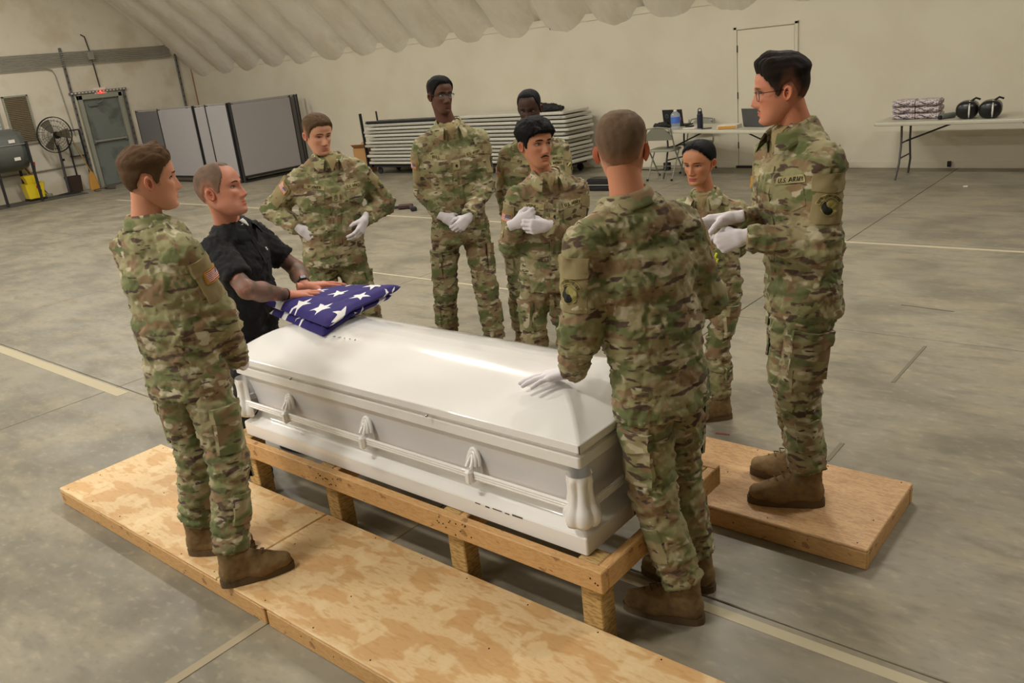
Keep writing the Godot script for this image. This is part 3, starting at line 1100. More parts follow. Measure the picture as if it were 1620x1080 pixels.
# basis whose y runs along the fingers and whose z leaves the palm
func hand_basis(fingers: Vector3, palm: Vector3) -> Basis:
	var y := fingers.normalized()
	var z := (palm - y * palm.dot(y)).normalized()
	return Basis(y.cross(z), y, z)

# ------------------------------------------------------------------ heads
class Hide:
	var v := PackedVector3Array()
	var n := PackedVector3Array()
	var c := PackedColorArray()
	var i := PackedInt32Array()
	# rows counter-clockwise seen from outside: columns to the right, rows upwards
	func grid(rows: Array, cols: Array, closed: bool) -> void:
		var nr := rows.size()
		var nc: int = rows[0].size()
		var b := v.size()
		for r in nr:
			for k in nc:
				var l: Vector3 = rows[r][(k - 1 + nc) % nc] if closed or k > 0 else rows[r][k]
				var g: Vector3 = rows[r][(k + 1) % nc] if closed or k < nc - 1 else rows[r][k]
				var d: Vector3 = rows[maxi(r - 1, 0)][k]
				var u: Vector3 = rows[mini(r + 1, nr - 1)][k]
				v.append(rows[r][k])
				n.append((g - l).cross(u - d).normalized())
				c.append(cols[r][k])
		for r in nr - 1:
			for k in (nc if closed else nc - 1):
				var k2 := (k + 1) % nc
				var p := b + r * nc + k
				var q := b + r * nc + k2
				i.append_array(PackedInt32Array([p, p + nc, q + nc, p, q + nc, q]))
	func flesh(f: Flesh, xf: Transform3D, colors: PackedColorArray) -> void:
		var b := v.size()
		for k in f.verts.size():
			v.append(xf * f.verts[k])
			n.append((xf.basis * f.norms[k]).normalized())
			c.append(colors[k % colors.size()])
		for k in f.idx: i.append(b + k)
	func mesh() -> ArrayMesh:
		var ar := []
		ar.resize(Mesh.ARRAY_MAX)
		ar[Mesh.ARRAY_VERTEX] = v
		ar[Mesh.ARRAY_NORMAL] = n
		if c.size(): ar[Mesh.ARRAY_COLOR] = c
		ar[Mesh.ARRAY_INDEX] = i
		var m := ArrayMesh.new()
		m.add_surface_from_arrays(Mesh.PRIMITIVE_TRIANGLES, ar)
		return m

# height, half width, front reach, back reach; eye level is 0
const SKULL := [[-0.1215, 0.014, 0.058, -0.036], [-0.117, 0.029, 0.074, -0.022], [-0.107, 0.041, 0.084, -0.004], [-0.090, 0.0505, 0.0865, 0.020], [-0.070, 0.0585, 0.0855, 0.046],
	[-0.045, 0.065, 0.0855, 0.070], [-0.020, 0.0695, 0.0860, 0.087], [0.0, 0.0725, 0.0855, 0.096], [0.030, 0.0760, 0.0905, 0.1015], [0.060, 0.0745, 0.0870, 0.0990],
	[0.080, 0.0690, 0.0770, 0.0900], [0.100, 0.0550, 0.0580, 0.0710], [0.112, 0.0385, 0.0385, 0.0510], [0.119, 0.017, 0.016, 0.022], [0.1205, 0.001, 0.001, 0.001]]

func skull_at(y: float) -> Vector3:
	var k := 0
	while k < SKULL.size() - 2 and SKULL[k + 1][0] < y: k += 1
	var p: Array = SKULL[maxi(k - 1, 0)]
	var a: Array = SKULL[k]
	var b: Array = SKULL[k + 1]
	var q: Array = SKULL[mini(k + 2, SKULL.size() - 1)]
	var t := clampf((y - a[0]) / (b[0] - a[0]), 0.0, 1.0)
	var out := Vector3()
	for i in 3:
		out[i] = cubic_interpolate_in_time(a[i + 1], b[i + 1], p[i + 1], q[i + 1], t, b[0] - a[0], minf(p[0] - a[0], -1e-4), maxf(q[0] - a[0], b[0] - a[0] + 1e-4))
	out.x = maxf(out.x, 0.001)
	return out

func bell(x: float, y: float, cx: float, cy: float, sx: float, sy: float) -> float:
	var a := (x - cx) / sx
	var b := (y - cy) / sy
	return exp(-a * a - b * b)

func nose_out(y: float) -> float:
	var t := [[-0.060, 0.0], [-0.052, 0.004], [-0.046, 0.019], [-0.038, 0.0265], [-0.028, 0.0225], [-0.010, 0.0150], [0.004, 0.0090], [0.016, 0.0060], [0.034, 0.0]]
	if y < t[0][0] or y > t[8][0]: return 0.0
	var k := 0
	while k < 7 and t[k + 1][0] < y: k += 1
	return lerpf(t[k][1], t[k + 1][1], smoothstep(t[k][0], t[k + 1][0], y) * 0.5 + 0.5 * (y - t[k][0]) / (t[k + 1][0] - t[k][0]))

# the face as a function of x and y: how far it stands out beyond the skull
func face_out(x: float, y: float, o: Dictionary) -> float:
	var ax := absf(x)
	var nw: float = lerpf(0.0085, 0.0135, smoothstep(0.0, -0.04, y)) * o.get("nose_w", 1.0)
	var z: float = nose_out(y) * o.get("nose", 1.0) * exp(-pow(ax / nw, 2.2))
	z += 0.0065 * bell(ax, y, 0.0145 * o.get("nose_w", 1.0), -0.0425, 0.0065, 0.0060)
	z -= 0.0115 * bell(ax, y, 0.032, 0.001, 0.019, 0.0125)
	z -= 0.003 * bell(ax, y, 0.018, 0.004, 0.007, 0.010)
	z += 0.0045 * bell(ax, y, 0.031, 0.0225, 0.022, 0.0085) * o.get("brow", 1.0)
	z += 0.0045 * bell(ax, y, 0.047, -0.022, 0.017, 0.017)
	z -= 0.003 * bell(ax, y, 0.045, -0.060, 0.016, 0.020)
	var lip: float = o.get("lips", 1.0)
	z += 0.0040 * bell(ax, y, 0.0, -0.068, 0.030, 0.016)
	z += 0.0042 * lip * bell(ax, y, 0.0, -0.0655, 0.0200, 0.0042)
	z += 0.0048 * lip * bell(ax, y, 0.0, -0.0765, 0.0165, 0.0048)
	z -= 0.0030 * bell(ax, y, 0.0, -0.0708, 0.024, 0.0018)
	z -= 0.0030 * bell(ax, y, 0.0, -0.0875, 0.018, 0.0050)
	z += 0.0060 * bell(ax, y, 0.0, -0.1035, 0.018, 0.0120)
	return z

func head_point(th: float, y: float, o: Dictionary) -> Vector3:
	var s := skull_at(y)
	var w: float = s.x * o.get("wide", 1.0)
	if y < -0.03: w *= lerpf(1.0, o.get("jaw", 1.0), smoothstep(-0.03, -0.08, y))
	var zc := (s.y - s.z) * 0.5
	var hz := (s.y + s.z) * 0.5
	var ex := 2.0 / 2.35
	var cx := signf(sin(th)) * pow(absf(sin(th)), ex) * w
	var cz := zc + signf(cos(th)) * pow(absf(cos(th)), ex) * hz
	var front := smoothstep(0.0, 0.05, cz)
	if front > 0.0: cz += face_out(cx, y, o) * front
	return Vector3(cx, y, cz)

func face_z(x: float, y: float, o: Dictionary) -> float:
	var s := skull_at(y)
	var zc := (s.y - s.z) * 0.5
	var hz := (s.y + s.z) * 0.5
	var w: float = s.x * o.get("wide", 1.0)
	var k := pow(maxf(0.0, 1.0 - pow(minf(absf(x) / w, 1.0), 2.35)), 1.0 / 2.35)
	return zc + k * hz + face_out(x, y, o)

# lower edge of the hair by angle round the head, 0 front, PI back
func hairline(th: float, o: Dictionary) -> float:
	var d := rad_to_deg(absf(th))
	var f: float = o.get("line", 0.066)
	var nape: float = o.get("nape", -0.056)
	var t := [[0.0, f], [28.0, f - 0.001], [44.0, f - 0.012 + o.get("recede", 0.0)], [58.0, 0.036], [68.0, 0.010], [76.0, -0.022], [82.0, -0.024], [90.0, 0.012], [103.0, 0.016], [114.0, -0.012], [128.0, -0.040], [180.0, nape]]
	if o.get("swept", false): t = [[0.0, f], [25.0, f - 0.006], [45.0, f - 0.022], [60.0, 0.046], [72.0, 0.026], [82.0, 0.006], [95.0, -0.002], [110.0, -0.012], [130.0, -0.036], [180.0, nape]]
	for k in t.size() - 1:
		if d <= t[k + 1][0]: return lerpf(t[k][1], t[k + 1][1], smoothstep(t[k][0], t[k + 1][0], d))
	return nape

func head_angles(n: int) -> PackedFloat32Array:
	var out := PackedFloat32Array()
	for k in n:
		var t := -1.0 + 2.0 * k / n
		out.append(PI * signf(t) * pow(absf(t), 1.35))
	return out

func build_head(sk: Hide, xf: Transform3D, o: Dictionary) -> void:
	var skin: Color = o.skin
	var scalp: Color = skin.lerp(o.hair_color, o.get("fade", 0.55))
	var lip: Color = o.get("lip", Color(skin.r * 0.86, skin.g * 0.60, skin.b * 0.60))
	var ruddy := Color(skin.r * 1.02, skin.g * 0.80, skin.b * 0.76)
	var ths := head_angles(84)
	var rows := []
	var cols := []
	var nr := 66
	var nz := FastNoiseLite.new()
	nz.frequency = 60.0
	for r in nr:
		var y := lerpf(-0.1213, 0.1204, pow(float(r) / (nr - 1), 0.96))
		var line := PackedVector3Array()
		var cl := PackedColorArray()
		for th in ths:
			var p := head_point(th, y, o)
			line.append(xf * p)
			var c := skin
			var ax := absf(p.x)
			if p.z > 0.02:
				c = c.lerp(ruddy, 0.55 * bell(ax, y, 0.042, -0.03, 0.022, 0.02) + 0.5 * bell(ax, y, 0.0, -0.038, 0.014, 0.012))
				var lm := clampf(1.25 - pow(ax / 0.0235, 2.0) - pow((y + 0.0710) / 0.0095, 2.0), 0.0, 1.0)
				c = c.lerp(lip, minf(lm * 2.5, 1.0))
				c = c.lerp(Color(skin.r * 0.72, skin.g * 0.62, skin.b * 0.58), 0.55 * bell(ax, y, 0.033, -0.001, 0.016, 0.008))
				if o.has("stubble"):
					c = c.lerp(o.hair_color, o.stubble * smoothstep(-0.048, -0.060, y) * (1.0 - minf(lm * 2.5, 1.0)))
			var hl := hairline(th, o)
			if y > hl - 0.006:
				c = c.lerp(scalp, smoothstep(hl - 0.006, hl + 0.012, y) * (0.9 + 0.1 * nz.get_noise_3dv(p)))
			cl.append(c)
		rows.append(line)
		cols.append(cl)
	sk.grid(rows, cols, true)
	# ears
	for s in [-1.0, 1.0]:
		var er := []
		var ec := []
		for r in 8:
			var q := float(r) / 7.0
			var line := PackedVector3Array()
			var cl := PackedColorArray()
			for k in 18:
				var a := TAU * k / 18.0
				var rad: float = q if r < 6 else [0.96, 0.55][r - 6]
				var lobe := 1.0 - 0.22 * maxf(0.0, -sin(a))
				var ez := cos(a) * 0.0175 * rad * lobe - 0.004 * sin(a) * rad
				var ey := sin(a) * 0.031 * rad
				var outw := [0.004, 0.001, -0.001, 0.002, 0.008, 0.0095, 0.005, -0.004][r] as float
				var base := Vector3(s * (0.0700 * o.get("wide", 1.0) + outw + 0.012 * clampf(-ez / 0.0175 + 0.25, 0.0, 1.2)), -0.010 + ey, -0.014 + ez)
				line.append(xf * base)
				cl.append(skin.lerp(ruddy, 0.6 if r > 2 else 0.9))
			if s < 0:
				pass
			else:
				line.reverse()
			er.append(line)
			ec.append(cl)
		er.reverse()
		ec.reverse()
		sk.grid(er, ec, true)

func build_hair(xf: Transform3D, o: Dictionary) -> ArrayMesh:
	var sk := Hide.new()
	var ths := head_angles(150)
	var rows := []
	var cols := []
	var nr := 84
	var nz := FastNoiseLite.new()
	nz.seed = o.get("seed", 1)
	nz.frequency = 38.0
	var n2 := FastNoiseLite.new()
	n2.seed = o.get("seed", 1) + 50
	n2.frequency = 9.0
	for r in nr:
		var y := lerpf(-0.075, 0.1203, float(r) / (nr - 1))
		var line := PackedVector3Array()
		var cl := PackedColorArray()
		for th in ths:
			var p := head_point(th, y, o)
			var hl := hairline(th, o) + 0.004 * n2.get_noise_2d(th * 3.0, 4.0) + 0.003 * nz.get_noise_2d(th * 1.6, 1.0)
			var m := smoothstep(hl - 0.002, hl + o.get("edge", 0.024), y)
			var up := smoothstep(o.get("fade_low", 0.015), o.get("fade_high", 0.070), y)
			var thick: float = lerpf(o.side, o.top, up)
			var face := smoothstep(-0.01, 0.05, p.z)
			if o.has("quiff"): thick += o.quiff * face * smoothstep(0.055, 0.09, y) * (1.0 + 0.5 * n2.get_noise_2d(p.x * 6.0, 2.0))
			if o.has("part"):
				thick *= 1.0 - 0.45 * exp(-pow((p.x - o.part) / 0.0035, 2.0)) * smoothstep(0.05, 0.07, y) * smoothstep(-0.09, -0.02, p.z)
			var rough: float = o.get("rough", 0.3)
			var st: float = nz.get_noise_3d(p.x * o.get("sx", 1.0), p.y * o.get("sy", 0.5), p.z * o.get("sz", 0.5))
			thick *= 1.0 + rough * st + rough * 0.7 * n2.get_noise_3dv(p * 2.0)
			var dir := Vector3(p.x * 0.9, maxf(p.y - 0.01, 0.0) * 1.0 + 0.002, p.z * 0.9 + 0.01).normalized()
			if o.has("sweep"): dir = (dir + Vector3(0, 0.0, o.sweep) * up).normalized()
			if o.has("fringe"): dir = (dir + Vector3(0.25, -0.35, 0.5) * face * up * o.fringe).normalized()
			line.append(xf * (p + dir * lerpf(-0.004, thick, m)))
			var c: Color = o.hair_color
			c = c.lerp(o.skin, o.get("thin", 0.0) * (1.0 - face) * (1.0 - smoothstep(hl, hl + 0.065, y)))
			cl.append(c * (1.0 + 0.35 * st))
		rows.append(line)
		cols.append(cl)
	sk.grid(rows, cols, true)
	if o.has("bun"):
		var rr := []
		var cc := []
		for r in 13:
			var a := -PI / 2 + PI * r / 12.0
			var line := PackedVector3Array()
			var cl := PackedColorArray()
			for k in 20:
				var b := TAU * k / 20.0
				line.append(xf * (Vector3(0, -0.030, -0.112) + Vector3(sin(b) * cos(a) * 0.037, sin(a) * 0.034, cos(b) * cos(a) * 0.026) * (1.0 + 0.05 * sin(a * 9.0 + b * 2.0))))
				cl.append(o.hair_color)
			rr.append(line)
			cc.append(cl)
		sk.grid(rr, cc, true)
	return sk.mesh()

func face_strip(xf: Transform3D, o: Dictionary, pts: Array, r: float, flat := 0.5, lift := 0.0) -> Mesh:
	# a tapering ribbon of hair along points (x, y) on the face
	var st := new_st()
	var rows := []
	for i in pts.size():
		var t := float(i) / (pts.size() - 1)
		var rad: float = r * (0.35 + 0.65 * sin(PI * clampf(t * 0.8 + 0.12, 0.0, 1.0)))
		var line := PackedVector3Array()
		for k in 8:
			var a := TAU * k / 8.0
			var x: float = pts[i][0]
			var y: float = pts[i][1] + sin(a) * rad
			line.append(xf * Vector3(x, y, face_z(x, y, o) + lift + cos(a) * rad * flat))
		rows.append(line)
	sheet(st, rows, true, pts[0][0] < pts[-1][0])
	return st.commit()

func eye_meshes(who: Node, xf: Transform3D, o: Dictionary) -> void:
	var gaze: Vector2 = o.get("gaze", Vector2.ZERO)
	var open: float = o.get("open", 1.0)
	for s in [-1.0, 1.0]:
		var c := Vector3(s * 0.0320, 0.0015, 0)
		c.z = face_z(c.x, c.y, o) + 0.0015
		var st := new_st()
		var white := new_st()
		for layer in 2:
			var rx := 0.0135 if layer == 0 else 0.0058
			var ry := (0.0056 if layer == 0 else 0.0054) * open
			var off := Vector3(gaze.x * 0.006, gaze.y * 0.002, 0) if layer == 1 else Vector3.ZERO
			var rows := []
			for r in 5:
				var q := [0.01, 0.4, 0.7, 0.9, 1.0][r] as float
				var line := PackedVector3Array()
				for k in 16:
					var a := TAU * k / 16.0
					var x := cos(a) * rx * q
					var y := sin(a) * ry * q * (1.0 - 0.25 * absf(cos(a)))
					line.append(xf * (c + off + Vector3(x, y, 0.0035 * sqrt(maxf(0.0, 1.0 - pow((x + off.x) / 0.0145, 2.0))) - 0.0025 + layer * 0.0007 - (0.0015 if q > 0.95 else 0.0))))
				rows.append(line)
			rows.reverse()
			sheet(white if layer == 0 else st, rows, true)
		var w := done(white, "eye", M.eye_white, who)
		done(st, "iris", M.iris, w)
		# upper lash line
		var lash := []
		for k in 9:
			var t := k / 8.0
			lash.append([s * (0.018 + t * 0.029), 0.0015 + (0.0062 * open) * sin(PI * t) + 0.0005 + t * 0.0012])
		part("eyelash", face_strip(xf, o, lash, 0.0013 * o.get("lash", 1.0), 1.2, 0.003), M.lash, who)
		var bp := []
		for k in 9:
			var t := k / 8.0
			bp.append([s * (0.013 + t * 0.036), 0.0195 + o.get("brow_y", 0.0) + 0.0050 * sin(PI * (0.15 + 0.7 * t)) - 0.001 * t])
		part("eyebrow", face_strip(xf, o, bp, 0.0036 * o.get("brow_r", 1.0), 0.6), o.brow_m, who)

func make_glasses(who: Node, xf: Transform3D, o: Dictionary, kind: String) -> void:
	var t := Node3D.new()
	t.name = "eyeglasses"
	who.add_child(t, true)
	t.set_meta("label", "thin framed eyeglasses")
	var zf := face_z(0.0, 0.004, o) + 0.005
	for s in [-1.0, 1.0]:
		var pts := []
		var inner := PackedVector3Array()
		for k in 21:
			var a := TAU * k / 20.0
			var sq := 2.0 / (3.0 if kind == "half" else 2.3)
			var rx := 0.0255
			var ry := 0.0165 if kind == "half" else 0.0215
			var p := Vector3(s * 0.0330 + signf(cos(a)) * pow(absf(cos(a)), sq) * rx, -0.002 + signf(sin(a)) * pow(absf(sin(a)), sq) * ry, 0)
			p.z = zf - 0.010 - 0.18 * maxf(0.0, absf(p.x) - 0.02)
			inner.append(xf * p)
			if kind != "half" or sin(a) > -0.1 and k < 12: pts.append(xf * p)
		var st := new_st()
		tube(st, pts, 0.0017 if kind == "half" else 0.0012, 6)
		done(st, "rim", M.frame_dark, t)
		st = new_st()
		var cc := Vector3()
		for p in inner: cc += p
		cc /= inner.size()
		for k in 20: tri(st, cc, inner[k], inner[k + 1])
		done(st, "glass_lens", M.lens, t)
		st = new_st()
		tube(st, [xf * Vector3(s * 0.058, 0.006, zf - 0.016), xf * Vector3(s * 0.0745, 0.006, zf - 0.035), xf * Vector3(s * 0.0775, 0.004, 0.0), xf * Vector3(s * 0.0745, -0.004, -0.022)], 0.0016, 6)
		done(st, "temple", M.frame_dark, t)
	var st := new_st()
	tube(st, [xf * Vector3(-0.009, 0.005, zf - 0.009), xf * Vector3(0, 0.008, zf - 0.004), xf * Vector3(0.009, 0.005, zf - 0.009)], 0.0014, 6)
	done(st, "bridge", M.frame_dark, t)

# ------------------------------------------------------------------ appliques: cloth sewn on a garment
# grid = rows of Vector2 offsets (metres, x to the viewer's right, y up)
func applique(f: Flesh, c: Vector3, out: Vector3, up: Vector3, grid: Array, lift: float, uv := [], skirt := true) -> Dictionary:
	out = out.normalized()
	up = (up - out * up.dot(out)).normalized()
	var right := up.cross(out)
	var rows := []
	var mid := 0.16 - (f.march(c + out * 0.16, -out, 0.30) - c).dot(out)
	for r in grid:
		var line := PackedVector3Array()
		for q in r:
			var from: Vector3 = c + right * q.x + up * q.y + out * 0.16
			var p := f.march(from, -out, mid + 0.035)
			p += out * (f.drape(p) * 0.9 + lift)
			line.append(p)
		rows.append(line)
	var nr := rows.size()
	var nc: int = rows[0].size()
	var st := new_st()
	var full := rows.duplicate()
	var nrm := func(r: int, k: int) -> Vector3:
		var n: Vector3 = (rows[r][mini(k + 1, nc - 1)] - rows[r][maxi(k - 1, 0)]).cross(rows[mini(r + 1, nr - 1)][k] - rows[maxi(r - 1, 0)][k])
		return n.normalized() if n.dot(out) > 0 else -n.normalized()
	for r in nr - 1:
		for k in nc - 1:
			var qs := [[r, k], [r + 1, k + 1], [r, k + 1], [r, k], [r + 1, k], [r + 1, k + 1]]
			for q in qs:
				st.set_normal(nrm.call(q[0], q[1]))
				if uv.size(): st.set_uv(uv[q[0]][q[1]])
				else: st.set_uv(Vector2(float(q[1]) / (nc - 1), 1.0 - float(q[0]) / (nr - 1)))
				st.add_vertex(rows[q[0]][q[1]])
	if skirt:
		var rim := []
		for k in nc: rim.append(rows[0][k])
		for r in range(1, nr): rim.append(rows[r][nc - 1])
		for k in range(nc - 2, -1, -1): rim.append(rows[nr - 1][k])
		for r in range(nr - 2, 0, -1): rim.append(rows[r][0])
		var dn := -out * (lift + 0.004)
		for k in rim.size():
			var a: Vector3 = rim[k]
			var b: Vector3 = rim[(k + 1) % rim.size()]
			var n := (b - a).cross(out).normalized()
			for q in [a, b, b + dn, a, b + dn, a + dn]:
				st.set_normal(n)
				st.set_uv(Vector2(0.02, 0.02))
				st.add_vertex(q)
	return {"st": st, "rows": rows, "out": out}

func box_grid(w: float, h: float, nx := 7, ny := 5, drop := 0.0) -> Array:
	var g := []
	for r in ny:
		var line := []
		for k in nx:
			var u := float(k) / (nx - 1) - 0.5
			var v := float(r) / (ny - 1) - 0.5
			line.append(Vector2(u * w, v * h - (drop * (0.5 - absf(u)) * 2.0 if r == 0 else 0.0)))
		g.append(line)
	return g

func sewn(who: Node, called: String, f: Flesh, c: Vector3, out: Vector3, up: Vector3, w: float, h: float, lift: float, m: Material, text := "", label := "", drop := 0.0) -> MeshInstance3D:
	var r := applique(f, c, out, up, box_grid(w, h, 9, 5, drop), lift)
	var mesh: ArrayMesh = r.st.commit()
	if text:
		var tm := TextMesh.new()
		var font := SystemFont.new()
		font.font_names = PackedStringArray(["Droid Sans"])
		font.font_weight = 700
		tm.font = font
		tm.text = text
		tm.font_size = 32
		tm.pixel_size = 0.01
		tm.depth = 0.0
		tm.curve_step = 3.0
		var ar := tm.surface_get_arrays(0)
		var vs: PackedVector3Array = ar[Mesh.ARRAY_VERTEX]
		if vs.size():
			var bb := tm.get_aabb()
			var sc := minf(w * 0.84 / bb.size.x, h * 0.62 / bb.size.y)
			var ix: PackedInt32Array = ar[Mesh.ARRAY_INDEX]
			var st := new_st()
			var rows: Array = r.rows
			var place := func(p: Vector3) -> Vector3:
				var u := clampf(((p.x - bb.get_center().x) * sc / w + 0.5), 0.0, 0.999) * 8.0
				var v := clampf(((p.y - bb.get_center().y) * sc / h + 0.5), 0.0, 0.999) * 4.0
				var i := int(u)
				var j := int(v)
				var a: Vector3 = (rows[j][i] as Vector3).lerp(rows[j][i + 1], u - i)
				var b: Vector3 = (rows[j + 1][i] as Vector3).lerp(rows[j + 1][i + 1], u - i)
				return a.lerp(b, v - j) + r.out * 0.0012
			var list := ix if ix.size() else PackedInt32Array(range(vs.size()))
			for k in list:
				st.set_normal(r.out)
				st.add_vertex(place.call(vs[k]))
			st.commit(mesh)
	var o := MeshInstance3D.new()
	o.name = called
	o.mesh = mesh
	mesh.surface_set_material(0, m)
	if mesh.get_surface_count() > 1: mesh.surface_set_material(1, M.thread)
	who.add_child(o, true)
	if label: o.set_meta("label", label)
	return o

func disc_patch(who: Node, f: Flesh, c: Vector3, out: Vector3, up: Vector3, rad: float, lift: float) -> void:
	var g := []
	var uvs := []
	for r in 6:
		var line := []
		var ul := []
		var q := maxf(0.02, r / 5.0)
		for k in 25:
			var a := -TAU * k / 24.0
			line.append(Vector2(cos(a), sin(a)) * rad * q)
			ul.append(Vector2(0.5 + 0.5 * cos(a) * q, 0.5 - 0.5 * sin(a) * q))
		g.append(line)
		uvs.append(ul)
	var d := applique(f, c, out, up, g, lift, uvs, false)
	done(d.st, "division_patch", M.yinyang, who, Vector3.ZERO, "round black and tan swirl patch")
	# the curved tab above it
	g = []
	uvs = []
	for r in 4:
		var line := []
		var ul := []
		var q := rad * lerpf(1.12, 1.62, r / 3.0)
		for k in 21:
			var a := deg_to_rad(lerpf(166.0, 24.0, k / 20.0))
			line.append(Vector2(cos(a), sin(a)) * q)
			ul.append(Vector2(k / 20.0, 1.0 - r / 3.0))
		g.append(line)
		uvs.append(ul)
	d = applique(f, c, out, up, g, lift, uvs, true)
	done(d.st, "patch_tab", M.tab, who, Vector3.ZERO, "curved tan tab with dark marks")

# ------------------------------------------------------------------ figures
var boot_mesh: Mesh
var sole_mesh: Mesh
var lace_mesh: Mesh
var shoe_mesh: Mesh

func sole_outline(len0: float, len1: float, w: float) -> PackedVector2Array:
	var o := PackedVector2Array()
	for k in 28:
		var a := TAU * k / 28.0
		var c := cos(a)
		var s := sin(a)
		var z := s * (len1 if s > 0 else len0)
		var waist := 1.0 - 0.14 * exp(-pow((z - 0.02) / 0.045, 2.0)) - (0.10 if z < -0.02 else 0.0)
		o.append(Vector2(c * w * waist * pow(absf(c), -0.25 if absf(c) > 0.05 else 0.0), z))
	return o

func make_boots() -> void:
	var f := Flesh.new()
	f.cell = 0.008
	f.k = 0.030
	f.add(Vector3(0, 0.052, -0.050), Vector3(0, 0.050, 0.080), 0.042, 0.043)
	f.add(Vector3(0, 0.048, 0.080), Vector3(0, 0.050, 0.172), 0.042, 0.032, 1.25)
	f.add(Vector3(0, 0.118, -0.005), Vector3(0, 0.066, 0.120), 0.043, 0.031)
	f.add(Vector3(0, 0.085, -0.038), Vector3(0, 0.205, -0.034), 0.046, 0.050, 1.0, Vector3.RIGHT, 2)
	f.soft.seed = 9
	f.soft.frequency = 14.0
	f.wrinkle = 0.0022
	f.folds = [[Vector3(0, 0.10, 0.04), Vector3(0, 0.6, 0.8), 0.09, 0.0025, 0.022]]
	f.finish()
	boot_mesh = f.arrays()
	var st := new_st()
	prism(st, sole_outline(0.098, 0.213, 0.048), 0.0, 0.030, Transform3D(), 0.0)
	prism(st, sole_outline(0.094, 0.208, 0.045), 0.028, 0.044, Transform3D(), 0.0)
	sole_mesh = st.commit()
	st = new_st()
	for i in 7:
		var t := i / 6.0
		var y := lerpf(0.100, 0.215, t)
		var z := lerpf(0.122, 0.026, minf(t * 1.5, 1.0)) + 0.004
		tube(st, [Vector3(-0.022, y - 0.004, z - 0.012), Vector3(0, y + 0.006, z + 0.002), Vector3(0.022, y - 0.004, z - 0.012)], 0.0028, 5)
	lace_mesh = st.commit()
	f = Flesh.new()
	f.cell = 0.009
	f.k = 0.03
	f.add(Vector3(0, 0.050, -0.045), Vector3(0, 0.042, 0.170), 0.040, 0.034, 1.12)
	f.add(Vector3(0, 0.10, -0.03), Vector3(0, 0.06, 0.10), 0.042, 0.034)
	f.finish(false)
	shoe_mesh = f.arrays()

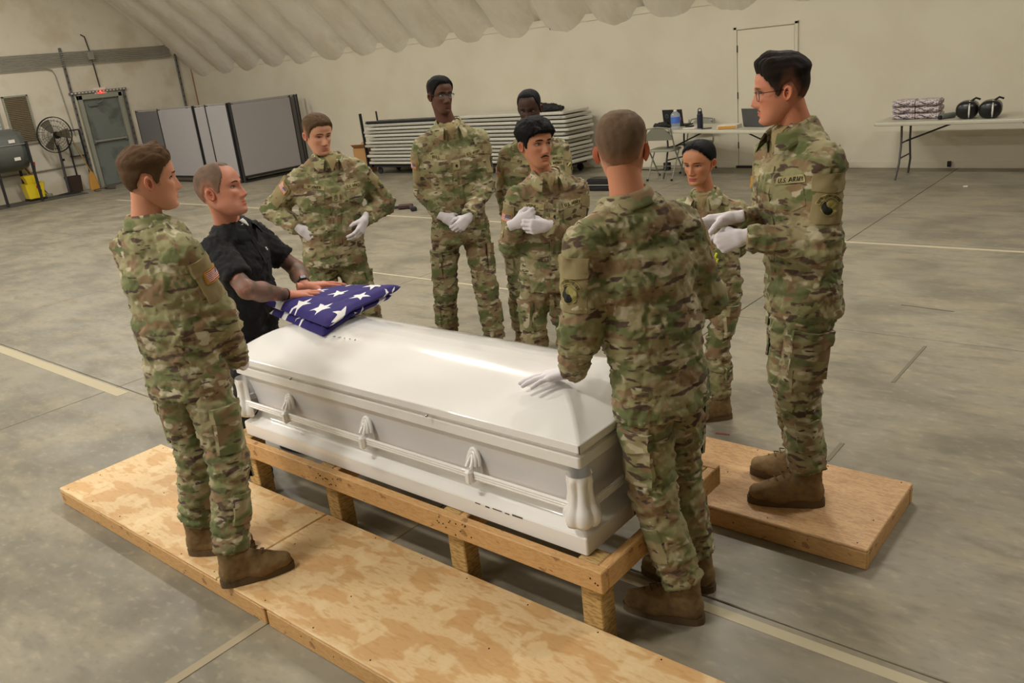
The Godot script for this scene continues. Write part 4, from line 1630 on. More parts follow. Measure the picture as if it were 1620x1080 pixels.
func make_cloth() -> void:
	# woodland-and-khaki camouflage: soft ground, green and brown clouds, pale and dark flecks drawn out sideways
	var W := 1024
	var g1 := noise_bytes(101, 0.0060, W, W, 2, 3)
	var g2 := noise_bytes(102, 0.0100, W, W, 2, 3)
	var g3 := noise_bytes(103, 0.0110, W, W, 2, 3)
	var g4 := noise_bytes(104, 0.0170, W, W, 2, 3)
	var g5 := noise_bytes(105, 0.0150, W, W, 3, 3)
	var g6 := noise_bytes(106, 0.0150, W, W, 3, 3)
	var tex := layered(W, W, Color8(158, 147, 112), [
		[g1, 0.40, 0.64, Color8(149, 145, 106)], [g2, 0.52, 0.62, Color8(118, 122, 82)], [g3, 0.56, 0.63, Color8(138, 115, 86)],
		[g4, 0.68, 0.71, Color8(184, 175, 147)], [g5, 0.71, 0.74, Color8(92, 76, 64)], [g6, 0.74, 0.76, Color8(86, 70, 60)], [g2, 0.70, 0.74, Color8(102, 108, 70)]])
	var weave := normal_noise(111, 0.35, 2.0, 256)
	M.camo = []
	for k in 9:
		var m := plain(Color(1, 1, 1), 0.92, 0.0, 0.3)
		tri_tex(m, tex, Vector3(0.38, 0.38, 0.38), false, 8.0)
		m.uv1_offset = Vector3(0.137 * k + 0.11 * (k % 3), 0.291 * k, 0.417 * k)
		m.rim_enabled = true
		m.rim = 0.15
		M.camo.append(m)
	M.boot = tri_tex(plain(Color(1, 1, 1), 0.85), layered(256, 256, Color8(126, 101, 64), [[noise_bytes(112, 0.03, 256, 256, 1, 4), 0.4, 0.9, Color8(108, 86, 54)]]), Vector3(3, 3, 3))
	M.sole = plain(Color8(94, 76, 52), 0.9)
	M.lace = plain(Color8(104, 82, 50), 0.9)
	M.thread = plain(Color8(34, 30, 26), 0.9)
	M.tape = plain(Color8(164, 152, 108), 0.9)
	M.loop = plain(Color8(146, 132, 94), 0.95)
	M.tee = plain(Color8(150, 132, 92), 0.95)
	M.glove = plain(Color8(224, 218, 222), 0.9)
	M.glove.rim_enabled = true
	M.glove.rim = 0.2
	M.polo = plain(Color8(19, 19, 21), 0.9)
	M.polo.rim_enabled = true
	M.polo.rim = 0.08
	M.slacks = plain(Color8(19, 19, 22), 0.9)
	M.shoe = plain(Color8(20, 19, 19), 0.45)
	M.white_tee = plain(Color8(226, 226, 224), 0.9)
	M.eye_white = plain(Color8(206, 200, 192), 0.3)
	M.iris = plain(Color8(38, 26, 20), 0.15)
	M.lash = plain(Color8(26, 20, 18), 0.9)
	M.frame_dark = plain(Color8(30, 28, 28), 0.4, 0.3)
	M.skin = plain(Color(1, 1, 1), 0.55, 0.0, 0.45)
	M.skin.vertex_color_use_as_albedo = true
	M.skin.subsurf_scatter_enabled = true
	M.skin.subsurf_scatter_strength = 0.08
	M.hair = plain(Color(1, 1, 1), 0.75, 0.0, 0.3)
	M.hair.vertex_color_use_as_albedo = true
	# prints
	var im := Image.create(190, 110, false, Image.FORMAT_RGB8)
	im.fill(Color8(190, 140, 62))
	for s in 13: im.fill_rect(Rect2i(10, 10 + int(s * 6.93), 170, 7), Color8(176, 52, 50) if s % 2 == 0 else Color8(222, 212, 204))
	im.fill_rect(Rect2i(108, 10, 72, 48), Color8(66, 62, 92))
	for r in 5:
		for c in 6: im.fill_rect(Rect2i(113 + c * 11, 14 + r * 9, 4, 4), Color8(200, 198, 204))
	M.flag_patch = plain(Color(1, 1, 1), 0.85)
	M.flag_patch.albedo_texture = ImageTexture.create_from_image(im)
	im = Image.create(128, 128, false, Image.FORMAT_RGB8)
	for y in 128:
		for x in 128:
			var p := Vector2(x - 63.5, y - 63.5) / 64.0
			var q := p.rotated(-0.1)
			var c := Color8(168, 158, 92)
			if p.length() < 0.88:
				var dark := q.x < 0.0
				if (q - Vector2(0, -0.44)).length() < 0.44: dark = false
				if (q - Vector2(0, 0.44)).length() < 0.44: dark = true
				c = Color8(36, 36, 32) if dark else Color8(156, 146, 84)
			elif p.length() < 0.93: c = Color8(84, 82, 44)
			im.set_pixel(x, y, c)
	M.yinyang = plain(Color(1, 1, 1), 0.85)
	M.yinyang.albedo_texture = ImageTexture.create_from_image(im)
	im = Image.create(200, 40, false, Image.FORMAT_RGB8)
	im.fill(Color8(168, 158, 92))
	im.fill_rect(Rect2i(5, 5, 190, 30), Color8(112, 100, 62))
	for x in [14, 24, 48, 96, 104, 138, 170, 182]: im.fill_rect(Rect2i(x, 10, 5, 20), Color8(40, 36, 28))
	M.tab = plain(Color(1, 1, 1), 0.85)
	M.tab.albedo_texture = ImageTexture.create_from_image(im)
	im = Image.create(96, 128, false, Image.FORMAT_RGB8)
	im.fill(Color8(40, 40, 30))
	im.fill_rect(Rect2i(8, 8, 80, 112), Color8(104, 98, 64))
	im.fill_rect(Rect2i(14, 14, 68, 100), Color8(52, 50, 36))
	for x in [26, 46, 66]: im.fill_rect(Rect2i(x, 24, 6, 76), Color8(112, 106, 70))
	for k in 24: im.fill_rect(Rect2i(24 + k, 60 + k, 5, 5), Color8(112, 106, 70))
	for k in 24: im.fill_rect(Rect2i(70 - k, 60 + k, 5, 5), Color8(112, 106, 70))
	M.unit_patch = plain(Color(1, 1, 1), 0.85)
	M.unit_patch.albedo_texture = ImageTexture.create_from_image(im)
	for k in [["spade", 0], ["chevron", 1]]:
		im = Image.create(96, 96, false, Image.FORMAT_RGB8)
		im.fill(Color8(164, 152, 108))
		for y in 96:
			for x in 96:
				var p := Vector2(x - 47.5, y - 47.5)
				var on := false
				if k[1] == 0: on = (absf(p.x) + absf(p.y + 2.0) * 0.8 < 20.0) or (p - Vector2(-9, 6)).length() < 10.0 or (p - Vector2(9, 6)).length() < 10.0 or (absf(p.x) < 3.0 and p.y > 0 and p.y < 28)
				else:
					for off in [-26.0, -10.0, 6.0]: on = on or (absf(p.y - off - absf(p.x) * 0.7) < 4.0 and absf(p.x) < 24)
					on = on or (absf(p.y - 34.0 + p.x * p.x * 0.012) < 3.0 and absf(p.x) < 22)
				if on: im.set_pixel(x, y, Color8(34, 30, 26))
		var m := plain(Color(1, 1, 1), 0.9)
		m.albedo_texture = ImageTexture.create_from_image(im)
		M[k[0]] = m

func lin(r: int, g: int, b: int) -> Color:
	return Color8(r, g, b).srgb_to_linear()

# geometry of one soldier's or visitor's clothes, made apart from the scene tree
func dress(j: Dictionary, o: Dictionary) -> Dictionary:
	var g: float = j.h / 1.8
	var b: float = o.get("bulk", 1.0) * g
	var up: Vector3 = (j.chest - j.pelvis).normalized()
	var rt: Vector3 = (j.tf as Vector3).cross(up).normalized()
	var rp: Vector3 = (j.pf as Vector3).cross(Vector3.UP).normalized()
	var fwd: Vector3 = j.tf
	var jk := Flesh.new()
	jk.cell = o.get("cell", 0.012)
	jk.k = 0.045 * g
	jk.soft.seed = o.seed
	jk.soft.frequency = 4.0
	jk.wrinkle = 0.0062
	var hem: Vector3 = j.pelvis - Vector3(0, o.get("hem", 0.125) * g, 0)
	var waist: Vector3 = j.pelvis.lerp(j.chest, 0.30) + fwd * o.get("belly", 0.0)
	var low: Vector3 = j.pelvis.lerp(j.chest, 0.72) + fwd * 0.012
	var top: Vector3 = j.chest + up * 0.015 * g
	jk.add(hem, waist, 0.139 * b, 0.124 * b * o.get("waist", 1.0), 1.38, rp, 1)
	jk.add(waist, low, 0.124 * b * o.get("waist", 1.0), 0.124 * b, 1.40, rt)
	jk.add(low, top, 0.124 * b, 0.088 * b, 1.50, rt)
	var neck: Vector3 = j.chest + up * 0.075 * g + fwd * 0.008
	jk.add(top, neck, 0.082 * b, 0.066 * g, 1.12, rt, 2)
	for s in ["r", "l"]:
		var sh: Vector3 = j["s" + s] - up * 0.022 * g - rt * (0.012 if s == "r" else -0.012) * g
		jk.add(j.chest.lerp(neck, 0.62), sh, 0.056 * b, 0.052 * b)
		var el: Vector3 = j["e" + s]
		var wr: Vector3 = j["w" + s]
		if o.get("polo", false):
			var cuff := sh.lerp(el, 0.72)
			jk.add(sh, cuff, 0.072 * b, 0.064 * b, 1.0, Vector3.RIGHT, 2, 0.03)
		else:
			jk.add(sh - up * 0.012 * g, el, 0.068 * b, 0.063 * b, 1.0, Vector3.RIGHT, 0, 0.035)
			var fa := (wr - el).normalized()
			jk.add(el, wr - fa * 0.012, 0.065 * b, 0.049 * b, 1.0, Vector3.RIGHT, 2, 0.030)
			jk.folds.append([el, (el - sh).normalized(), 0.17, 0.011, 0.050])
			jk.folds.append([wr, fa, 0.13, 0.0075, 0.038])
			jk.folds.append([sh - up * 0.06, (el - sh).normalized() + fwd * 0.5, 0.14, 0.005, 0.055])
	jk.folds.append([waist, (up + rt * 0.3).normalized(), 0.30, 0.007, 0.085])
	jk.folds.append([hem + Vector3(0, 0.05, 0), rt, 0.25, 0.007, 0.09])
	var tr := Flesh.new()
	tr.cell = jk.cell
	tr.k = 0.035 * g
	tr.soft.seed = o.seed + 40
	tr.soft.frequency = 4.2
	tr.wrinkle = 0.0065
	tr.add(j.pelvis + Vector3(0, 0.09, 0) * g, j.pelvis - Vector3(0, 0.05, 0) * g, 0.104 * b, 0.106 * b, 1.34, rp)
	for s in ["r", "l"]:
		var hp: Vector3 = j["h" + s]
		var kn: Vector3 = j["k" + s]
		var an: Vector3 = j["a" + s]
		var dn := (an - kn).normalized()
		var cuff: Vector3 = an - dn * o.get("cuff", 0.065) * g
		tr.add(hp - Vector3(0, 0.03, 0), kn, 0.093 * b, 0.074 * b)
		tr.add(kn, cuff, 0.075 * b, 0.071 * b, 1.0, Vector3.RIGHT, 2)
		tr.folds.append([kn, dn, 0.20, 0.012, 0.058])
		tr.folds.append([cuff, dn, 0.20, 0.013, 0.050])
		tr.folds.append([hp - Vector3(0, 0.12, 0), (rp + Vector3.UP).normalized(), 0.17, 0.009, 0.065])
	jk.finish()
	tr.finish()
	return {"jacket": jk, "trousers": tr, "up": up, "right": rt, "neck": neck, "g": g, "b": b, "hem": hem, "waist": waist, "low": low}

func undressed(j: Dictionary, o: Dictionary) -> Hide:
	var g: float = j.h / 1.8
	var sk := Hide.new()
	var up: Vector3 = (j.chest - j.pelvis).normalized()
	var z: Vector3 = (j.hf as Vector3).normalized()
	var x := Vector3.UP.cross(z).normalized()
	var y := z.cross(x)
	var hb := Basis(x, y, z)
	hb = Basis(z, deg_to_rad(j.tilt)) * hb
	var hs: float = o.get("head", 1.04)
	var xf := Transform3D(hb.scaled_local(Vector3(hs, hs * o.get("tall", 1.0), hs)), j.head + Vector3(0, o.get("head_y", 0.0), 0))
	o["xf"] = xf
	build_head(sk, xf, o)
	# neck
	var p0: Vector3 = xf * Vector3(0, -0.035, -0.022)
	var p1: Vector3 = j.chest + up * 0.05 * g - (j.tf as Vector3) * 0.01
	var rows := []
	var cols := []
	var rn: float = o.get("neck", 0.053) * g
	for r in 9:
		var t := r / 8.0
		var c := p1.lerp(p0, t)
		var d := (p0 - p1).normalized()
		var sx := (j.tf as Vector3).cross(d).normalized()
		var sz := d.cross(-sx).normalized()
		var rad := rn * (1.0 + 0.30 * pow(1.0 - t, 2.0)) * (1.0 - 0.04 * sin(PI * t))
		var line := PackedVector3Array()
		var cl := PackedColorArray()
		for k in 20:
			var a := TAU * k / 20.0
			line.append(c + sx * cos(a) * rad + d.cross(sx) * -sin(a) * rad)
			cl.append(Color(o.skin.r * 0.98, o.skin.g * 0.93, o.skin.b * 0.90))
		rows.append(line)
		cols.append(cl)
	var probe: Vector3 = (rows[4][1] - rows[4][0]).cross(rows[5][0] - rows[4][0])
	if probe.dot(rows[4][0] - p0.lerp(p1, 0.5)) < 0:
		for r in rows: r.reverse()
	sk.grid(rows, cols, true)
	# the body under the clothes
	var bd := Flesh.new()
	bd.cell = 0.026
	bd.k = 0.03
	bd.add(j.pelvis, j.chest, 0.075 * g, 0.070 * g, 1.4, (j.tf as Vector3).cross(up))
	for s in ["r", "l"]:
		var bs: Vector3 = j["s" + s] - up * 0.035 * g
		bd.add(j.chest - up * 0.02, bs, 0.036 * g, 0.030 * g)
		bd.add(j["h" + s], j["k" + s], 0.06 * g, 0.045 * g)
		bd.add(j["k" + s], j["a" + s], 0.045 * g, 0.035 * g)
		if not o.get("polo", false):
			bd.add(bs, j["e" + s], 0.030 * g, 0.030 * g)
			bd.add(j["e" + s], j["w" + s], 0.030 * g, 0.024 * g)
	bd.finish(false)
	sk.flesh(bd, Transform3D(), PackedColorArray([o.skin]))
	if o.get("polo", false):
		var nz := FastNoiseLite.new()
		nz.seed = 3
		nz.frequency = 11.0
		nz.fractal_type = FastNoiseLite.FRACTAL_RIDGED
		nz.domain_warp_enabled = true
		nz.domain_warp_amplitude = 0.06
		nz.domain_warp_frequency = 9.0
		var n2 := FastNoiseLite.new()
		n2.seed = 8
		n2.frequency = 12.0
		for s in ["r", "l"]:
			var ar := Flesh.new()
			ar.cell = 0.007
			ar.k = 0.02
			var sh: Vector3 = j["s" + s]
			var el: Vector3 = j["e" + s]
			var wr: Vector3 = j["w" + s]
			ar.add(sh - up * 0.03, el, 0.046, 0.044)
			ar.add(el, el.lerp(wr, 0.35), 0.044, 0.049)
			ar.add(el.lerp(wr, 0.35), wr, 0.048, 0.029)
			ar.finish(false)
			var cs := PackedColorArray()
			for p in ar.verts:
				var c: Color = o.skin
				var toward := (p - el).dot((wr - el).normalized()) / (wr - el).length()
				var ink := smoothstep(0.1, 0.55, nz.get_noise_3dv(p) * 0.5 + 0.45) * (1.0 - smoothstep(0.86, 0.94, toward))
				c = c.lerp(lin(78, 72, 66), ink * 0.75)
				var hue := n2.get_noise_3dv(p)
				if hue > 0.3: c = c.lerp(lin(150, 86, 72), 0.35 * (1.0 - smoothstep(0.86, 0.94, toward)))
				elif hue < -0.22: c = c.lerp(lin(72, 84, 66), 0.5 * (1.0 - smoothstep(0.86, 0.94, toward)))
				cs.append(c)
			sk.flesh(ar, Transform3D(), cs)
			var hd := hand_flesh(HAND_SHAPES["flat"][0], 0.0, 0.30, 0.0005, 0.0045, 1.06)
			hd.finish(false)
			if s == "l": hd = mirrored(hd)
			var hv: Array = o["hand_" + s]
			sk.flesh(hd, Transform3D(hand_basis(hv[1], hv[2]), wr + (hv[1] as Vector3).normalized() * 0.004), PackedColorArray([Color(o.skin.r * 1.02, o.skin.g * 0.92, o.skin.b * 0.9)]))
	return sk

func collar(who: Node, d: Dictionary, j: Dictionary, m: Material, tall := 1.0) -> void:
	# stand-and-fall collar: a strip round the neck, open in front
	var g: float = d.g
	var f: Vector3 = j.tf
	var r: Vector3 = d.right
	var u: Vector3 = d.up
	var c: Vector3 = d.neck + u * 0.004 * g
	var st := new_st()
	var rows := []
	for k in 31:
		var a := lerpf(-2.62, 2.62, k / 30.0)   # 0 is the nape
		var dir := -f * cos(a) + r * sin(a)
		var open := smoothstep(1.3, 2.62, absf(a))
		var rad := (0.070 + 0.014 * open) * g
		var drop := 0.050 * open * g
		var base := c + dir * rad + f * 0.020 * open
		var line := PackedVector3Array()
		line.append(base + u * (-0.030 - drop) )
		line.append(base + u * (0.020 * tall - drop) - dir * 0.002)
		line.append(base + u * (0.040 * tall - drop * 0.9) - dir * 0.003)
		line.append(base + u * (0.044 * tall - drop * 0.9) + dir * 0.006)
		line.append(base + u * (0.030 * tall - drop * 1.0) + dir * (0.016 + 0.004 * open))
		line.append(base + u * (0.004 - drop * 1.18) + dir * (0.026 + 0.010 * open))
		line.append(base + u * (-0.006 - drop * 1.35) + dir * (0.030 + 0.014 * open))
		line.append(base + u * (-0.004 - drop * 1.30) + dir * (0.024 + 0.012 * open))
		rows.append(line)
	sheet(st, rows, false, false)
	var mm := m.duplicate()
	mm.cull_mode = BaseMaterial3D.CULL_DISABLED
	done(st, "collar", mm, who)

func undershirt(who: Node, d: Dictionary, j: Dictionary, m: Material) -> void:
	var g: float = d.g
	var st := new_st()
	var rows := []
	for k in 8:
		var t := k / 7.0
		var c: Vector3 = (d.neck as Vector3) + (d.up as Vector3) * lerpf(-0.06, 0.014, t) * g + (j.tf as Vector3) * 0.006
		var ring_ := PackedVector3Array()
		for q in 24:
			var a := TAU * q / 24.0
			ring_.append(c + ((j.tf as Vector3) * cos(a) + (d.right as Vector3) * sin(a)) * lerpf(0.078, 0.066, t) * g)
		rows.append(ring_)
	sheet(st, rows, true, true)
	var mm := m.duplicate()
	mm.cull_mode = BaseMaterial3D.CULL_DISABLED
	done(st, "undershirt", mm, who)

func make_person(key: String, label: String, o: Dictionary, j: Dictionary, d: Dictionary, sk: Hide) -> Node3D:
	var t := thing("person", label, "person", j.at)
	var polo: bool = o.get("polo", false)
	var cloth: StandardMaterial3D = M.polo if polo else M.camo[o.camo]
	var cloth2: StandardMaterial3D = M.slacks if polo else M.camo[(o.camo + 4) % 9]
	var xf: Transform3D = o.xf
	part("body", sk.mesh(), M.skin, t)
	part("hair", build_hair(xf, o), M.hair, t)
	eye_meshes(t, xf, o)
	if o.has("moustache"):
		var pts := []
		for k in 13:
			var u := k / 6.0 - 1.0
			pts.append([u * 0.026, -0.0575 - 0.006 * u * u])
		part("moustache", face_strip(xf, o, pts, o.moustache, 0.55), o.brow_m, t)
	if o.has("goatee"):
		var st := new_st()
		var rows := []
		for r in 9:
			var line := PackedVector3Array()
			for k in 15:
				var x := (k / 14.0 - 0.5) * 0.056
				var y := lerpf(-0.121, -0.082, r / 8.0)
				var e := 1.0 - pow(absf(x) / 0.028, 4.0) 
				line.append(xf * Vector3(x, y, face_z(x, maxf(y, -0.116), o) + 0.004 * e * sin(PI * (0.15 + 0.8 * r / 8.0)) - 0.001))
			rows.append(line)
		sheet(st, rows)
		done(st, "goatee", o.brow_m, t)
	if o.has("glasses"): make_glasses(t, xf, o, o.glasses)
	var jk: Flesh = d.jacket
	var tr: Flesh = d.trousers
	var jn := part("polo_shirt" if polo else "jacket", jk.arrays(), cloth, t)
	var tn := part("trousers", tr.arrays(), cloth2, t)
	collar(jn, d, j, cloth, 0.75 if polo else o.get("collar", 1.0))
	undershirt(t, d, j, M.white_tee if polo else M.tee)
	var f: Vector3 = j.tf
	var r: Vector3 = d.right
	var u: Vector3 = d.up
	var g: float = d.g
	if o.get("front", true):
		# the shirt shows in the open neck
		var gv := []
		for q in 6:
			var v := q / 5.0
			var line := []
			for k in 7: line.append(Vector2((k / 3.0 - 1.0) * lerpf(0.004, 0.042, v), lerpf(-0.070, 0.030, v)) * g * (0.5 if polo else 1.0))
			gv.append(line)
		var ap := applique(jk, d.neck - u * (0.012 if polo else 0.040) * g, f + u * 0.55, u, gv, 0.0045)
		done(ap.st, "shirt_front", M.white_tee if polo else M.tee, t)
	if not polo:
		if o.get("front", true):
			var tapes: Array = o.get("tapes", [])
			var ch: Vector3 = d.low + u * 0.055 * g
			sewn(jn, "placket", jk, d.low.lerp(d.waist, 0.5), f, u, 0.055, 0.40 * g, 0.004, cloth)
			if tapes.size():
				sewn(jn, "name_tape", jk, ch + r * 0.082 * g, f + r * 0.35, u - r * 0.10, 0.128, 0.028, 0.0045, M.tape, tapes[0], "tan name tape")
				sewn(jn, "service_tape", jk, ch - r * 0.086 * g, f - r * 0.35, u + r * 0.10, 0.128, 0.028, 0.0045, M.tape, tapes[1], "tan service tape")
				if o.has("rank"): sewn(jn, "rank_patch", jk, d.low - u * 0.008, f, u, 0.046, 0.050, 0.008, M[o.rank], "", "square rank patch")
			for s in [-1.0, 1.0]:
				sewn(jn, "chest_pocket", jk, ch + r * s * 0.086 * g - u * 0.060, f + r * s * 0.35, u - r * s * 0.10, 0.128, 0.080, 0.003, cloth, "", "", 0.02)
		for s in ["r", "l"]:
			var sg := 1.0 if s == "r" else -1.0
			var sh: Vector3 = j["s" + s]
			var el: Vector3 = j["e" + s]
			var ax := (sh - el).normalized()
			var outv: Vector3 = (r * sg + f * o.get("sleeve_f", 0.15)).normalized()
			if o.has("out_" + s): outv = o["out_" + s]
			outv = (outv - ax * outv.dot(ax)).normalized()
			var mid := sh.lerp(el, 0.52)
			sewn(jn, "sleeve_pocket", jk, mid, outv, ax, 0.108 * g, 0.135 * g, 0.005, M.loop if o.get("loop", true) else cloth)
			sewn(jn, "pocket_flap", jk, mid + ax * 0.078 * g, outv, ax, 0.116 * g, 0.060 * g, 0.010, M.loop if o.get("loop", true) else cloth, "", "", 0.006)
			if s == "r": sewn(jn, "flag_patch", jk, mid + ax * (0.066 if o.has("flag_up") else 0.035) * g, outv + f * 0.2, ax, 0.082, 0.049, 0.015, M.flag_patch, "", "red white and blue flag patch")
			elif o.get("patch", "disc") == "disc": disc_patch(jn, jk, mid - ax * 0.008 * g, outv, ax, 0.031, 0.0085)
			else: sewn(jn, "unit_patch", jk, mid + ax * 0.0 * g, outv, ax, 0.050, 0.066, 0.0085, M.unit_patch, "", "dark upright unit patch")
		for s in ["r", "l"]:
			var sg := 1.0 if s == "r" else -1.0
			var hp: Vector3 = j["h" + s]
			var kn: Vector3 = j["k" + s]
			var an: Vector3 = j["a" + s]
			var rp: Vector3 = (j.pf as Vector3).cross(Vector3.UP).normalized()
			var ov := (rp * sg + (j.pf as Vector3) * 0.1).normalized()
			var ax := (hp - kn).normalized()
			sewn(tn, "cargo_pocket", tr, hp.lerp(kn, 0.62), ov, ax, 0.150 * g, 0.185 * g, 0.012, cloth2)
			sewn(tn, "pocket_flap", tr, hp.lerp(kn, 0.62) + ax * 0.075 * g, ov, ax, 0.160 * g, 0.060 * g, 0.018, cloth2, "", "", 0.014)
			sewn(tn, "calf_pocket", tr, kn.lerp(an, 0.42), ov, (kn - an).normalized(), 0.095 * g, 0.130 * g, 0.009, cloth2)
			sewn(tn, "knee_panel", tr, kn + (kn - an).normalized() * 0.02, (j.pf as Vector3), ax, 0.12 * g, 0.19 * g, 0.004, cloth2)
	else:
		var chest_p: Vector3 = d.low + u * 0.03
		sewn(jn, "placket", jk, chest_p + u * 0.02, f, u, 0.034, 0.14, 0.003, cloth)
		sewn(jn, "chest_logo", jk, chest_p - r * 0.085, f, u, 0.018, 0.014, 0.004, M.white_paint, "", "tiny white emblem")
	# hands
	if not polo:
		for s in ["r", "l"]:
			var hv: Array = o["hand_" + s]
			var hm: Mesh = hands[hv[0] + "_" + s]
			part("glove", hm, M.glove, t, Transform3D(hand_basis(hv[1], hv[2]).scaled_local(Vector3.ONE * (0.97 * o.get("hand", 1.0))), j["w" + s] + (hv[1] as Vector3).normalized() * 0.004))
	# boots
	for s in ["r", "l"]:
		var dir: Vector3 = j["t" + s]
		var an: Vector3 = j["a" + s]
		var bs := Basis(Vector3.UP.cross(dir).normalized(), Vector3.UP, dir) 
		var bt := part("shoe" if polo else "boot", shoe_mesh if polo else boot_mesh, M.shoe if polo else M.boot, t, Transform3D(bs.scaled_local(Vector3(g, g, g)), Vector3(an.x, 0.0, an.z) + dir * 0.032 * g))
		part("sole", sole_mesh, M.rubber if polo else M.sole, bt)
		if not polo: part("laces", lace_mesh, M.lace, bt)
	return t

func make_people() -> void:
	var order := ["A", "B", "C", "D", "E", "F", "G", "H", "I"]
	var brown := plain(Color8(70, 52, 38), 0.9)
	var dark := plain(Color8(24, 19, 17), 0.9)
	var sandy := plain(Color8(112, 84, 60), 0.9)
	var opts := {
		"A": {"fade_low": 0.035, "seed": 1, "camo": 0, "edge": 0.026, "cell": 0.011, "skin": lin(206, 146, 116), "hair_color": lin(88, 66, 46), "top": 0.013, "side": 0.003, "quiff": 0.007, "rough": 0.5, "fade": 0.5, "brow_m": brown, "line": 0.062, "head": 0.98, "front": false, "jaw": 1.02, "gaze": Vector2(0, 0), "sleeve_f": 0.5},
		"B": {"thin": 0.45, "seed": 2, "camo": 1, "cell": 0.012, "polo": true, "bulk": 1.14, "belly": 0.02, "hem": 0.06, "cuff": -0.01, "skin": lin(202, 138, 112), "hair_color": lin(112, 92, 78), "top": 0.004, "side": 0.004, "recede": 0.016, "line": 0.088, "rough": 0.3, "fade": 0.45, "brow_m": brown, "head": 1.14, "wide": 1.05, "jaw": 1.12, "neck": 0.062, "nose_w": 1.1, "stubble": 0.10, "open": 0.8, "gaze": Vector2(0.5, 0.3)},
		"C": {"thin": 0.35, "seed": 3, "camo": 2, "bulk": 1.06, "hem": 0.09, "skin": lin(204, 150, 120), "hair_color": lin(86, 66, 46), "top": 0.012, "side": 0.005, "rough": 0.4, "fade": 0.55, "brow_m": brown, "line": 0.064, "head": 1.0, "wide": 1.03, "open": 0.55, "gaze": Vector2(0.2, -0.7), "tapes": ["WYNER", "U.S. ARMY"], "rank": "chevron", "flag_up": true, "sleeve_f": 0.6},
		"D": {"thin": 0.25, "seed": 4, "camo": 3, "bulk": 0.94, "skin": lin(96, 63, 46), "hair_color": lin(20, 17, 16), "top": 0.012, "side": 0.006, "rough": 0.25, "fade": 0.6, "brow_m": dark, "line": 0.070, "head": 0.96, "wide": 0.96, "jaw": 0.98, "nose_w": 1.2, "lips": 1.5, "glasses": "half", "gaze": Vector2(0.6, 0.2), "tapes": ["BELL", "U.S. ARMY"], "rank": "spade", "patch": "unit", "sleeve_f": 0.3, "lip": lin(96, 54, 48)},
		"E": {"thin": 0.3, "seed": 5, "camo": 4, "bulk": 0.98, "skin": lin(74, 50, 40), "hair_color": lin(18, 16, 15), "top": 0.005, "side": 0.003, "rough": 0.2, "fade": 0.6, "brow_m": dark, "line": 0.082, "recede": 0.008, "head": 1.0, "wide": 0.98, "nose_w": 1.2, "lips": 1.4, "goatee": true, "open": 0.6, "gaze": Vector2(0, -0.6), "tapes": ["RIE", "U.S. ARMY"], "rank": "spade", "sleeve_f": 0.3, "lip": lin(88, 52, 46)},
		"F": {"thin": 0.0, "seed": 6, "camo": 5, "bulk": 0.96, "skin": lin(186, 128, 96), "hair_color": lin(17, 15, 15), "top": 0.024, "side": 0.005, "rough": 0.3, "fade": 0.75, "fade_low": 0.012, "fade_high": 0.060, "brow_m": dark, "line": 0.055, "fringe": 0.7, "head": 1.03, "wide": 1.02, "moustache": 0.0042, "gaze": Vector2(0.9, 0.2), "tapes": ["VIDAL", "U.S. ARMY"], "rank": "spade", "patch": "unit", "sleeve_f": 0.5, "edge": 0.012, "brow_r": 1.2},
		"G": {"thin": 0.42, "seed": 7, "camo": 6, "cell": 0.010, "bulk": 0.99, "skin": lin(206, 144, 114), "hair_color": lin(104, 84, 66), "top": 0.007, "side": 0.003, "rough": 0.35, "fade": 0.55, "brow_m": brown, "head": 1.0, "front": false, "nape": -0.060, "head_y": -0.025},
		"H": {"collar": 0.7, "head_y": 0.012, "tall": 0.92, "seed": 8, "camo": 7, "bulk": 0.88, "skin": lin(198, 138, 102), "hair_color": lin(20, 16, 16), "top": 0.009, "side": 0.008, "rough": 0.08, "fade": 0.8, "brow_m": dark, "line": 0.088, "recede": 0.0, "edge": 0.03, "part": 0.0, "bun": true, "swept": true, "head": 0.95, "wide": 0.98, "jaw": 0.92, "nose": 0.85, "lips": 1.4, "brow": 0.5, "lip": lin(170, 86, 82), "neck": 0.048, "open": 0.5, "gaze": Vector2(-0.3, -0.6), "lash": 1.5, "brow_r": 0.8, "tapes": ["", "U.S. ARMY"], "hand": 0.9, "nape": -0.045, "fade_low": -0.05, "fade_high": 0.03},
		"I": {"thin": 0.22, "seed": 9, "camo": 8, "cell": 0.011, "bulk": 0.98, "skin": lin(206, 138, 108), "hair_color": lin(36, 29, 27), "top": 0.017, "side": 0.005, "quiff": 0.014, "rough": 0.22, "sz": 0.15, "sx": 1.6, "fade": 0.7, "fade_low": 0.035, "fade_high": 0.062, "brow_m": sandy, "line": 0.070, "head": 1.02, "moustache": 0.0040, "glasses": "round", "nose": 1.1, "gaze": Vector2(0, -0.3), "tapes": ["", "U.S. ARMY"], "sleeve_f": 0.25, "sweep": -0.25},
	}
	var U := Vector3.UP
